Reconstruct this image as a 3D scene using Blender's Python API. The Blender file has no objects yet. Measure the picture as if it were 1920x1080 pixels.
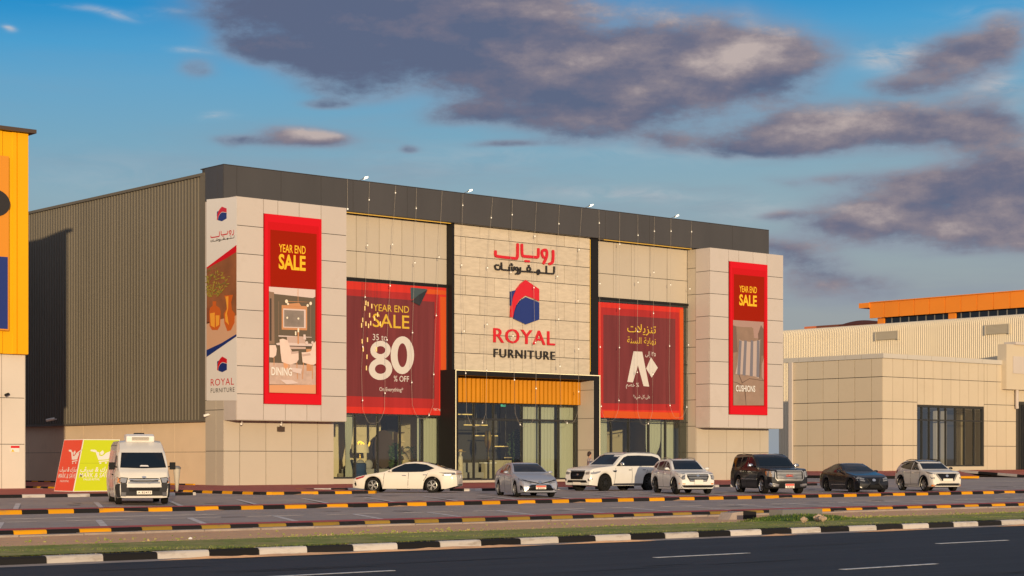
import bpy, bmesh, math, random
import numpy as np
from mathutils import Vector, Matrix, geometry
from mathutils.bvhtree import BVHTree
R = random.Random(7)
D = bpy.data
SC = bpy.context.scene
COL = SC.collection

# ------------------------------------------------------------------ camera, sky, sun, exposure
FPX, HZ, CAMZ = 3467.0, 860.0, 1.65            # focal length (px of a 1920 wide frame), horizon row, eye height
FX, FY = 0.6532, 0.7573                        # forward direction of the lens on the ground
cam_d = D.cameras.new('camera'); cam = D.objects.new('camera', cam_d); COL.objects.link(cam); SC.camera = cam
cam.location = (0, 0, CAMZ); cam.rotation_euler = (math.radians(90), 0, -math.atan2(FX, FY))
cam_d.sensor_width = 36; cam_d.lens = 36 * FPX / 1920; cam_d.shift_y = (HZ - 540) / 1920
cam_d.clip_start = 0.5; cam_d.clip_end = 9000
SC.view_settings.view_transform = 'Standard'; SC.view_settings.look = 'None'
SC.view_settings.exposure = 0.0; SC.view_settings.gamma = 1.0
SC.render.resolution_x, SC.render.resolution_y = 1024, 576
try:
    SC.cycles.max_bounces = 8; SC.cycles.transparent_max_bounces = 12; SC.cycles.diffuse_bounces = 3
    SC.cycles.use_denoising = True; SC.cycles.sample_clamp_indirect = 6
except Exception: pass
SUN_DIR = Vector((0.522, 0.849, -0.080)).normalized()     # the way the low evening sunlight travels
sun_d = D.lights.new('sun', 'SUN'); sun = D.objects.new('sun', sun_d); COL.objects.link(sun)
sun_d.energy = 4.25; sun_d.angle = math.radians(0.5); sun_d.color = (1.0, 0.76, 0.46)
sun.rotation_euler = SUN_DIR.to_track_quat('-Z', 'Y').to_euler(); sun.location = (-30, -60, 40)

def build_world():
    w = D.worlds.new('World'); SC.world = w; w.use_nodes = True
    nt = w.node_tree; N = nt.nodes; L = nt.links; N.clear()
    def nd(t, **k):
        n = N.new(t)
        for a, b in k.items(): setattr(n, a, b)
        return n
    def put(sock, v):
        if hasattr(v, 'links') or isinstance(v, bpy.types.NodeSocket): L.new(v, sock)
        else: sock.default_value = v
    def M(op, a, b=0.0, c=0.0, clamp=False):
        n = nd('ShaderNodeMath', operation=op, use_clamp=clamp)
        put(n.inputs[0], a); put(n.inputs[1], b)
        if op in ('MULTIPLY_ADD', 'SMOOTH_MIN', 'SMOOTH_MAX'): put(n.inputs[2], c)
        return n.outputs[0]
    def V(op, a, b=(0, 0, 0), out=0):
        n = nd('ShaderNodeVectorMath', operation=op); put(n.inputs[0], a); put(n.inputs[1], b)
        return n.outputs[out]
    def MIX(f, a, b):
        n = nd('ShaderNodeMix', data_type='RGBA'); put(n.inputs[0], f)
        put(n.inputs[6], a); put(n.inputs[7], b); return n.outputs[2]
    def RANGE(v, a, b, c=0.0, d=1.0, smooth=True):
        n = nd('ShaderNodeMapRange', interpolation_type='SMOOTHSTEP' if smooth else 'LINEAR')
        put(n.inputs[0], v); put(n.inputs[1], a); put(n.inputs[2], b); put(n.inputs[3], c); put(n.inputs[4], d)
        return n.outputs[0]
    sky = nd('ShaderNodeTexSky', sky_type='NISHITA'); sky.sun_disc = False
    sky.sun_elevation = math.radians(4.6); sky.sun_rotation = math.radians(212.3)
    sky.air_density = 1.0; sky.dust_density = 0.6; sky.ozone_density = 3.0
    tc = nd('ShaderNodeTexCoord').outputs['Generated']
    a = V('DOT_PRODUCT', tc, (FY, -FX, 0), 1); b = V('DOT_PRODUCT', tc, (FX, FY, 0), 1)
    sep = nd('ShaderNodeSeparateXYZ'); L.new(tc, sep.inputs[0])
    az = M('MULTIPLY', M('ARCTAN2', a, b), 57.2958)
    el = M('MULTIPLY', M('ARCSINE', sep.outputs[2]), 57.2958)
    # clear sky: deep azure higher up, pale grey cyan towards the horizon, deeper to the north west
    ramp = nd('ShaderNodeValToRGB'); cr = ramp.color_ramp
    stops = [(0.0, (.37, .375, .36)), (.154, (.355, .385, .385)), (.315, (.27, .415, .495)), (.385, (.19, .395, .54)),
             (.45, (.135, .378, .595)), (.492, (.072, .35, .635)), (.535, (.018, .28, .61)), (.75, (.06, .24, .50)), (1.0, (.20, .28, .40))]
    cr.elements[0].position = 0; cr.elements[1].position = 1
    for i, (p, c) in enumerate(stops):
        e = cr.elements[0] if i == 0 else (cr.elements[-1] if i == len(stops) - 1 else cr.elements.new(p))
        e.color = (*c, 1)
    elw = M('MULTIPLY_ADD', az, -0.03, el)
    L.new(RANGE(elw, 0.0, 26.0, smooth=False), ramp.inputs[0])
    nish = V('SCALE', sky.outputs[0]); nish.node.inputs['Scale'].default_value = 0.10
    clear = MIX(0.05, ramp.outputs[0], nish)
    # clouds: soft banks at fixed compass bearings and heights, broken up by noise
    azel = nd('ShaderNodeCombineXYZ'); L.new(az, azel.inputs[0]); L.new(el, azel.inputs[1])
    P = azel.outputs[0]
    def noise(vec, scale, detail, rough, dist=0.0):
        n = nd('ShaderNodeTexNoise'); L.new(vec, n.inputs['Vector'])
        n.inputs['Scale'].default_value = scale; n.inputs['Detail'].default_value = detail
        n.inputs['Roughness'].default_value = rough; n.inputs['Distortion'].default_value = dist
        return n.outputs[0]
    def stretched(off, sx=0.42):
        return V('MULTIPLY', V('ADD', P, (*off, 0)), (sx, 1.0, 1.0))
    n0 = noise(stretched((40, 3)), 0.70, 10, 0.60)
    n2 = noise(stretched((90, 33), .55), 2.3, 9, 0.66)
    s0 = noise(stretched((40, 3)), 0.62, 6, 0.50)
    s1 = noise(stretched((40 - 0.25, 3 + 0.55)), 0.62, 6, 0.50)
    wob = noise(stretched((7, 90)), 0.35, 3, 0.5)
    Pw = V('ADD', P, V('MULTIPLY', V('SUBTRACT', nd_comb(nd, L, wob, noise(stretched((70, 20)), 0.35, 3, 0.5)), (.5, .5, 0)), (3.0, 1.1, 0)))
    def deg(x, y):
        aa = math.atan((x - 960) / FPX); return math.degrees(aa), math.degrees(math.atan((HZ - y) / FPX * math.cos(aa)))
    K = FPX * math.pi / 180
    blobs = [(760, 10, 290, 80, 1.15), (900, 75, 230, 70, 1.0), (600, 5, 170, 45, .75), (500, 85, 110, 24, .55), (640, 120, 110, 32, .7), (660, 165, 75, 20, .6), (590, 188, 45, 9, .5),
             (1010, 110, 150, 60, .8), (1330, 90, 170, 60, 1.05), (1440, 120, 90, 48, .85), (1190, 140, 190, 50, .9), (1130, 190, 230, 32, .85), (900, 214, 90, 18, .65), (1090, 225, 120, 26, .7), (1110, 258, 60, 18, .6), (960, 268, 70, 8, .5),
             (1600, 222, 190, 28, .95), (1480, 252, 150, 26, .85), (1740, 250, 110, 30, .75), (1380, 268, 70, 14, .55), (1800, 115, 80, 38, .7), (1890, 80, 60, 48, .85), (1720, 155, 70, 14, .6), (1860, 210, 70, 30, .5),
             (1760, 375, 170, 40, .9), (1650, 425, 120, 30, .85), (1840, 440, 140, 32, .85), (1900, 310, 80, 35, .75), (1860, 262, 110, 45, .55), (1890, 400, 80, 50, .6), (1800, 340, 110, 24, .65),
             (1515, 490, 58, 30, .75), (1470, 460, 60, 18, .6), (1470, 400, 50, 10, .45), (562, 262, 62, 19, 1.15), (600, 266, 45, 12, .6), (452, 272, 36, 9, .55), (775, 276, 24, 8, .5), (345, 128, 36, 20, .5),
             (1240, 258, 50, 12, .45), (1580, 540, 110, 30, .42), (1550, 330, 110, 14, .35), (1240, 275, 60, 14, .4)]
    dens = None; rel = None
    for (x, y, rx, ry, wt) in blobs:
        cx, cy = deg(x, y)
        v = V('MULTIPLY', V('SUBTRACT', Pw, (cx, cy, 0)), (K / rx, K / ry, 0))
        g = M('MULTIPLY', M('EXPONENT', M('MULTIPLY', V('DOT_PRODUCT', v, v, 1), -1.0)), wt)
        s2 = nd('ShaderNodeSeparateXYZ'); L.new(v, s2.inputs[0])
        r = M('MULTIPLY', g, s2.outputs[1])
        dens = g if dens is None else M('ADD', dens, g); rel = r if rel is None else M('ADD', rel, r)
    # cloud cover over the rest of the sky, out of the lens
    far = RANGE(M('ABSOLUTE', az), 24, 45); high = RANGE(el, 17, 30)
    rest = M('MULTIPLY', M('MAXIMUM', far, high), RANGE(noise(stretched((0, 50)), 0.07, 6, 0.55), .42, .62))
    densr = M('ADD', dens, M('MULTIPLY', rest, 0.9))
    nz = M('MULTIPLY', M('SUBTRACT', n0, 0.5), 2.0)
    cover = M('ADD', densr, M('MULTIPLY', nz, RANGE(densr, 0.0, 0.35, 0.10, 1.0)))
    cover = M('ADD', cover, M('MULTIPLY', M('MULTIPLY', M('SUBTRACT', n2, 0.5), 0.75), RANGE(densr, 0.05, 0.45)))
    mask = RANGE(cover, 0.04, 0.92)
    # sunlit tops, dusky undersides
    emb = M('SUBTRACT', s0, s1)
    relh = M('DIVIDE', rel, M('ADD', dens, 0.2))
    lit = M('ADD', M('ADD', M('MULTIPLY', emb, 1.7), M('MULTIPLY', relh, 0.46)), 0.27)
    lit = M('ADD', lit, M('MULTIPLY', M('SUBTRACT', n0, 0.5), 0.9))
    lit = M('ADD', lit, M('MULTIPLY', M('SUBTRACT', n2, 0.5), 0.7))
    lit = M('ADD', lit, RANGE(az, -8.0, 4.5, -0.34, 0.10))
    lit = M('ADD', lit, RANGE(el, 16, 32, 0.0, 0.45))
    for (x, y, rx, ry, wt) in [(1410, 80, 90, 55, .30), (565, 258, 85, 30, .85), (1330, 130, 160, 50, .12), (1240, 150, 130, 30, .12), (1560, 205, 170, 16, .05), (1770, 410, 220, 60, .16), (1500, 455, 40, 14, .2)]:
        cx, cy = deg(x, y); v = V('MULTIPLY', V('SUBTRACT', Pw, (cx, cy, 0)), (K / rx, K / ry, 0))
        lit = M('ADD', lit, M('MULTIPLY', M('EXPONENT', M('MULTIPLY', V('DOT_PRODUCT', v, v, 1), -1.0)), wt))
    ramp2 = nd('ShaderNodeValToRGB'); c2 = ramp2.color_ramp
    c2.elements[0].position = 0.0; c2.elements[0].color = (.105, .130, .215, 1)
    c2.elements[1].position = 1.0; c2.elements[1].color = (.52, .43, .405, 1)
    e = c2.elements.new(.30); e.color = (.160, .158, .225, 1)
    e = c2.elements.new(.60); e.color = (.265, .228, .262, 1)
    L.new(lit, ramp2.inputs[0])
    ccol = MIX(M('MULTIPLY', M('SUBTRACT', 1.0, RANGE(cover, 0.12, 0.7)), 0.4), ramp2.outputs[0], (.27, .29, .37, 1))
    # high thin white wisps
    wis = None
    for (x, y, rx, ry, wt) in [(1690, 105, 75, 20, 1.1), (1760, 130, 50, 25, .7), (1890, 165, 50, 30, .9), (330, 88, 42, 7, .55), (190, 20, 70, 6, .55), (215, 27, 25, 6, .5), (30, 57, 9, 5, .9),
                               (300, 14, 40, 5, .3), (1150, 372, 150, 14, .5), (1400, 395, 120, 22, .3), (880, 300, 180, 30, .2), (1870, 25, 90, 18, .35), (1410, 40, 24, 20, .5), (420, 225, 24, 8, .4), (1250, 280, 160, 20, .25), (220, 330, 200, 40, .14)]:
        cx, cy = deg(x, y)
        v = V('MULTIPLY', V('SUBTRACT', Pw, (cx, cy, 0)), (K / rx, K / ry, 0))
        g = M('MULTIPLY', M('EXPONENT', M('MULTIPLY', V('DOT_PRODUCT', v, v, 1), -1.0)), wt)
        wis = g if wis is None else M('ADD', wis, g)
    wn = noise(V('MULTIPLY', P, (0.45, 1.5, 1)), 1.3, 8, 0.62, 0.6)
    wis = M('MULTIPLY', wis, RANGE(wn, .30, .70), clamp=True)
    col = MIX(wis, clear, (.56, .56, .58, 1))
    veil = M('MULTIPLY', RANGE(densr, 0.0, 0.45), M('ADD', 0.30, M('MULTIPLY', n0, 0.50)))
    band = noise(stretched((11, 61), .16), 0.55, 7, 0.55)
    strat = M('MULTIPLY', M('MULTIPLY', RANGE(band, .44, .72), RANGE(az, -13.0, 6.0, 0.25, 0.80)), RANGE(el, 14.5, 9.0))
    col = MIX(strat, col, (.27, .315, .385, 1))
    col = MIX(veil, col, (.265, .29, .375, 1))
    low = M('MULTIPLY', RANGE(el, 8.0, 0.5), RANGE(az, -6.0, 9.0, 0.0, 0.55))
    col = MIX(low, col, (.27, .31, .365, 1))
    col = MIX(M('MULTIPLY', mask, 0.95), col, ccol)
    west = M('MULTIPLY', RANGE(M('ABSOLUTE', az), 55, 120), RANGE(el, 60, 5, 0.35, 1.0))
    col = MIX(west, col, (.56, .56, .62, 1))
    # the low glow round the sun, behind the lens
    gnd = RANGE(el, -1.0, 0.0); col = MIX(gnd, (.16, .13, .10, 1), col)
    bg = nd('ShaderNodeBackground'); L.new(col, bg.inputs[0]); bg.inputs[1].default_value = 1.0
    out = nd('ShaderNodeOutputWorld'); L.new(bg.outputs[0], out.inputs[0])
    try: w.cycles.sampling_method = 'MANUAL'; w.cycles.sample_map_resolution = 512
    except Exception: pass
def nd_comb(nd, L, x, y):
    c = nd('ShaderNodeCombineXYZ'); L.new(x, c.inputs[0]); L.new(y, c.inputs[1]); return c.outputs[0]
build_world()

# ------------------------------------------------------------------ photo row/column -> point on a real plane
def ray(px):
    u = (px - 960) / FPX; return FX + FY * u, FY - FX * u
def dY(px, Y): return Y / ray(px)[1]
def dX(px, X): return X / ray(px)[0]
def xY(px, Y): return ray(px)[0] * dY(px, Y)                 # X of column px on the plane Y
def yX(px, X): return ray(px)[1] * dX(px, X)                 # Y of column px on the plane X
def zY(px, py, Y): return CAMZ + (HZ - py) * dY(px, Y) / FPX
def zX(px, py, X): return CAMZ + (HZ - py) * dX(px, X) / FPX
def gnd(px, py, z=0.0):
    d = FPX * (CAMZ - z) / (py - HZ); a, b = ray(px); return a * d, b * d
def atd(px, d): a, b = ray(px); return a * d, b * d

# ------------------------------------------------------------------ materials
def mat(name, col, rough=0.6, metal=0.0, var=0.0, vscale=1.0, bump=0.0, bscale=20.0, coat=0.0, spec=0.5, emit=None, estr=0.0,
        col2=None, stretch=(1, 1, 1), dirt=None, detail=6, thr=None, island=0.0):
    m = D.materials.new(name); m.use_nodes = True; nt = m.node_tree; N = nt.nodes; L = nt.links
    p = N['Principled BSDF']; p.inputs['Roughness'].default_value = rough; p.inputs['Metallic'].default_value = metal
    p.inputs['Base Color'].default_value = (*col, 1); p.inputs['Coat Weight'].default_value = coat
    p.inputs['Coat Roughness'].default_value = 0.05; p.inputs['Specular IOR Level'].default_value = spec
    if emit: p.inputs['Emission Color'].default_value = (*emit, 1); p.inputs['Emission Strength'].default_value = estr
    if var or col2 or bump or dirt:
        g = N.new('ShaderNodeNewGeometry'); mp = N.new('ShaderNodeVectorMath'); mp.operation = 'MULTIPLY'
        L.new(g.outputs['Position'], mp.inputs[0]); mp.inputs[1].default_value = stretch
        def noise(s, d=detail, r=0.6):
            n = N.new('ShaderNodeTexNoise'); L.new(mp.outputs[0], n.inputs['Vector']); n.inputs['Scale'].default_value = s
            n.inputs['Detail'].default_value = d; n.inputs['Roughness'].default_value = r; return n.outputs[0]
        def rng(v, a, b, c=0., d=1.):
            n = N.new('ShaderNodeMapRange'); L.new(v, n.inputs[0])
            for i, q in enumerate((a, b, c, d)): n.inputs[1 + i].default_value = q
            return n.outputs[0]
        cur = None
        def mix(f, a, b):
            n = N.new('ShaderNodeMix'); n.data_type = 'RGBA'
            L.new(f, n.inputs[0])
            for k, q in ((6, a), (7, b)):
                if isinstance(q, tuple): n.inputs[k].default_value = (*q, 1)
                else: L.new(q, n.inputs[k])
            return n.outputs[2]
        if col2: cur = mix(rng(noise(vscale), *(thr or (.35, .65))), col, col2)
        if var:
            lo = tuple(c * (1 - var) for c in col); hi = tuple(min(1, c * (1 + var)) for c in col)
            if cur is None: cur = mix(rng(noise(vscale), .3, .7), lo, hi)
            else:
                k = N.new('ShaderNodeMix'); k.data_type = 'RGBA'; k.blend_type = 'MULTIPLY'; k.inputs[0].default_value = 1
                L.new(cur, k.inputs[6]); L.new(mix(rng(noise(vscale * 5.3), .3, .7), (1 - var,) * 3, (1 + var * .4,) * 3), k.inputs[7]); cur = k.outputs[2]
        if dirt:                                          # (colour, scale, low, high)
            cur = mix(rng(noise(dirt[1], 8, .7), dirt[2], dirt[3]), cur or col, dirt[0])
        if island and cur is not None:
            mr = rng(g.outputs['Random Per Island'], 0, 1, 1 - island, 1 + island * .6); k = N.new('ShaderNodeMix'); k.data_type = 'RGBA'; k.blend_type = 'MULTIPLY'; k.inputs[0].default_value = 1
            L.new(cur, k.inputs[6]); L.new(mr, k.inputs[7]); cur = k.outputs[2]
        if cur is not None: L.new(cur, p.inputs['Base Color'])
        if bump:
            b = N.new('ShaderNodeBump'); b.inputs['Strength'].default_value = min(1, bump); b.inputs['Distance'].default_value = 0.03
            L.new(noise(bscale, 5), b.inputs['Height']); L.new(b.outputs[0], p.inputs['Normal'])
    return m
def glass_mat(name, tint, refl, body=0.0, bodycol=(.02, .03, .03)):
    m = D.materials.new(name); m.use_nodes = True; nt = m.node_tree; N = nt.nodes; L = nt.links; N.clear()
    o = N.new('ShaderNodeOutputMaterial'); t = N.new('ShaderNodeBsdfTransparent'); t.inputs[0].default_value = (*tint, 1)
    g = N.new('ShaderNodeBsdfGlossy'); g.inputs['Roughness'].default_value = 0.02; g.inputs[0].default_value = (.9, .95, 1, 1)
    lw = N.new('ShaderNodeFresnel'); lw.inputs[0].default_value = 1.5
    mm = N.new('ShaderNodeMath'); mm.operation = 'MULTIPLY_ADD'; L.new(lw.outputs[0], mm.inputs[0]); mm.inputs[1].default_value = 1.0; mm.inputs[2].default_value = refl
    mx = N.new('ShaderNodeMixShader'); L.new(mm.outputs[0], mx.inputs[0]); L.new(t.outputs[0], mx.inputs[1]); L.new(g.outputs[0], mx.inputs[2])
    L.new(mx.outputs[0], o.inputs[0]); return m
def emis(name, c, s):
    return mat(name, tuple(min(.8, x) for x in c), .5, emit=c, estr=s)
MT = {}
def mk(k, *a, **b): MT[k] = mat(k, *a, **b)
mk('panel', (.525, .465, .425), .45, var=.035, vscale=.35, dirt=((.40, .34, .29), .35, .56, .95), spec=.3, island=.03)
mk('panel_warm', (.485, .425, .345), .48, var=.035, vscale=.3, dirt=((.38, .32, .24), .3, .55, .95), spec=.3, island=.03)
mk('showroom_panel', (.56, .475, .355), .5, var=.035, vscale=.3, dirt=((.46, .38, .27), .3, .55, .95), spec=.3, island=.03)
mk('panel_grey', (.52, .48, .42), .45, var=.04, vscale=.4)
mk('seam', (.05, .045, .04), .8)
mk('stone', (.55, .475, .375), .85, var=.10, vscale=2.2, bump=.5, bscale=4.5, stretch=(.7, 1, 2.6), spec=.2, island=.05)
mk('anthracite', (.045, .043, .043), .38, var=.10, vscale=.5, metal=.2)
mk('parapet', (.060, .056, .055), .45, var=.12, vscale=.35, stretch=(1, 1, .3))
mk('black_metal', (.014, .013, .013), .5, spec=.2)
mk('dark_frame', (.040, .041, .040), .4, metal=.3)
mk('corr_dark', (.132, .115, .088), .6, var=.07, vscale=.5, stretch=(1, 1, .12), spec=.25, dirt=((.17, .145, .11), .35, .5, .9))
mk('corr_cream', (.70, .60, .44), .5, var=.04, vscale=.25, spec=.3)
mk('side_wall', (.74, .575, .40), .75, var=.05, vscale=.4, dirt=((.58, .44, .30), .5, .55, .9), spec=.2)
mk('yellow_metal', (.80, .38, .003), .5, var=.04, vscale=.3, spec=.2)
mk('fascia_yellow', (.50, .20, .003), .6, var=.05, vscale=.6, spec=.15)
mk('orange_metal', (.80, .235, .010), .5, var=.05, vscale=.2)
mk('dull_orange', (.62, .16, .05), .6)
mk('dark_red', (.30, .085, .05), .6)
mk('white_paint', (.62, .58, .54), .6)
mk('cream_wall', (.62, .55, .47), .65, var=.05, vscale=.3)
mk('asphalt', (.37, .31, .28), .95, var=.18, vscale=.35, bump=.25, bscale=60, col2=(.44, .36, .315), dirt=((.52, .40, .30), .16, .50, .80), spec=.12)
mk('road', (.023, .029, .041), .8, var=.30, vscale=.9, bump=.25, bscale=90, stretch=(.06, 1, 1), col2=(.034, .040, .052), spec=.25, dirt=((.050, .052, .058), 1.1, .60, .85))
mk('road_line', (.62, .62, .62), .75, dirt=((.10, .10, .11), 6, .50, .74))
mk('bay_line', (.66, .60, .56), .85, dirt=((.36, .31, .27), 2.2, .46, .66))
mk('sand', (.84, .48, .255), .97, var=.12, vscale=1.2, bump=.4, bscale=14, col2=(.72, .43, .25), dirt=((.36, .26, .13), 2.6, .62, .80), spec=.1)
mk('verge_soil', (.22, .275, .06), .97, var=.3, vscale=1.5, bump=.6, bscale=18, col2=(.40, .34, .14), spec=.1)
mk('far_sand', (.42, .32, .23), .95, var=.12, vscale=.05)
mk('red_paving', (.44, .125, .095), .92, var=.14, vscale=.8, dirt=((.48, .32, .25), .5, .56, .85), spec=.15)
mk('red_strip', (.50, .10, .095), .92, var=.16, vscale=.9, dirt=((.50, .30, .24), .9, .58, .85), spec=.15)
mk('kerb_white', (.55, .50, .46), .8, dirt=((.24, .19, .15), 3.2, .50, .74), stretch=(.5, 1, 2.2), spec=.2, island=.16)
mk('kerb_black', (.014, .013, .014), .8, dirt=((.10, .08, .065), 3.0, .60, .90), stretch=(.5, 1, 2.2), spec=.2, island=.3)
mk('kerb_yellow', (.66, .295, .006), .75, dirt=((.30, .18, .08), 3.0, .56, .84), stretch=(.6, 1, 1.6), spec=.15, island=.14)
mk('kerb_yellow_shaded', (.30, .19, .035), .8, dirt=((.17, .12, .07), 3.0, .5, .8), stretch=(.6, 1, 1.6), spec=.1, island=.2)  # yellow kerb paint with shade put into its duller colour
mk('kerb_concrete', (.33, .27, .235), .92, var=.18, vscale=2.5, bump=.4, bscale=25)
mk('banner_red', (.60, .009, .018), .6, spec=.1); mk('banner_red2', (.52, .008, .012), .6, spec=.1); mk('banner_deep', (.29, .012, .002), .6, spec=.08)
mk('win_red', (.56, .034, .024), .5, var=.10, vscale=.8, stretch=(3, 1, .2), spec=.15); mk('win_red2', (.36, .028, .028), .5, var=.10, vscale=.8, stretch=(3, 1, .2), spec=.15)
mk('win_maroon', (.155, .033, .036), .4, var=.16, vscale=.8, stretch=(3, 1, .2), spec=.2); mk('win_orange', (.56, .085, .018), .5, spec=.15)
mk('print_yellow', (.80, .46, .01), .6); mk('print_white', (.74, .70, .66), .6); mk('print_grey', (.60, .56, .52), .6); mk('win_yellow', (.62, .40, .03), .6)
mk('sign_red', (.60, .006, .012), .35, coat=.3); mk('sign_blue', (.010, .026, .17), .35, coat=.3); mk('sign_black', (.022, .018, .016), .5)
mk('logo_silver', (.5, .45, .42), .4)
mk('flap_teal', (.05, .075, .085), .5); mk('flap_dark', (.02, .022, .025), .5)
mk('hoard_red', (.66, .045, .015), .5); mk('hoard_green', (.52, .60, .005), .5)
mk('foliage', (.040, .075, .022), .7, var=.35, vscale=3); mk('foliage_olive', (.20, .17, .03), .7, var=.3, vscale=3)
mk('grass_a', (.19, .26, .045), .85, var=.3, vscale=.8, col2=(.30, .30, .08), spec=.1); mk('grass_dry', (.42, .34, .16), .9, var=.2, vscale=2, spec=.1)
mk('grass_deep', (.075, .125, .03), .85, var=.35, vscale=2, spec=.1)
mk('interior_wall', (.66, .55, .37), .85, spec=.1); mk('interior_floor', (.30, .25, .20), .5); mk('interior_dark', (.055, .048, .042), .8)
mk('curtain', (.40, .405, .34), .9, spec=.1); mk('fabric_grey', (.30, .28, .26), .9); mk('fabric_cream', (.42, .37, .28), .9, spec=.1); mk('fabric_blue', (.02, .05, .13), .9)
mk('wood_dark', (.07, .045, .03), .5); mk('mirror', (.10, .085, .075), .12, metal=.6); mk('gold', (.62, .40, .10), .3, metal=.8)
mk('pot', (.45, .40, .34), .7)
mk('tyre', (.014, .0135, .013), .9, spec=.08); mk('well', (.010, .010, .010), .9)
mk('alloy', (.40, .39, .37), .35, metal=.8); mk('alloy_dark', (.05, .05, .05), .35, metal=.7); mk('chrome', (.62, .61, .60), .22, metal=1.0)
mk('car_glass', (.006, .010, .017), .05, spec=.32); mk('trim_black', (.010, .010, .011), .6, spec=.12); mk('trim_gloss', (.008, .008, .009), .15, spec=.3)
mk('lamp_clear', (.34, .335, .33), .15, metal=.5, coat=1.0); mk('lamp_dark', (.10, .10, .11), .12, coat=1.0); mk('lamp_red', (.30, .012, .010), .15, coat=1.0); mk('lamp_amber', (.70, .20, .02), .2, coat=1)
mk('plate', (.72, .66, .58), .5); mk('plate_red', (.62, .06, .04), .5); mk('plate_ink', (.05, .04, .04), .6)
for k, c, me in (('paint_white', (.68, .66, .62), 0.0), ('paint_white_warm', (.66, .615, .54), 0.0), ('paint_silver', (.33, .345, .40), .25), ('paint_black', (.004, .004, .005), 0.0), ('paint_ink', (.006, .0065, .010), 0.0), ('paint_van', (.64, .60, .54), 0.0)):
    mk(k, c, .38, metal=me, coat=.45, var=.03, vscale=2.0, spec=.3)
mk('skin', (.40, .22, .14), .6); mk('hair', (.025, .012, .010), .7); mk('cloth_grey', (.36, .30, .28), .9); mk('cloth_dark', (.05, .05, .07), .9); mk('straw', (.50, .33, .13), .9); mk('robe', (.55, .47, .34), .9)
mk('grey_steel', (.25, .24, .22), .5, metal=.4); mk('bin_beige', (.46, .41, .33), .6); mk('van_plastic', (.035, .035, .037), .7, spec=.12); mk('louvre_cream', (.50, .435, .33), .6, spec=.2); mk('oil', (.20, .17, .15), .9, var=.2, vscale=2, spec=.15); mk('rock', (.45, .33, .24), .95, var=.25, vscale=6, bump=.6, bscale=12)
mk('shade_cream', (.66, .55, .35), .8)
mk('wire', (.33, .29, .24), .7, spec=.1)
MT['led_warm'] = emis('led_warm', (1.0, .74, .44), .5); MT['led_yellow'] = emis('led_yellow', (1.0, .50, .05), 1.0)
MT['flood'] = emis('flood', (1.0, .88, .62), 3.0); MT['bulb'] = emis('bulb', (1.0, .84, .68), .42); MT['neon'] = emis('neon', (1.0, .55, .06), 1.6)
MT['lamp_glow'] = emis('lamp_glow', (1.0, .62, .22), .4); MT['exit_green'] = emis('exit_green', (.10, .55, .30), .9)
MT['showroom_glass'] = glass_mat('showroom_glass', (.72, .74, .72), .10)
MT['shop_glass'] = glass_mat('shop_glass', (.86, .91, .84), .02)

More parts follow.
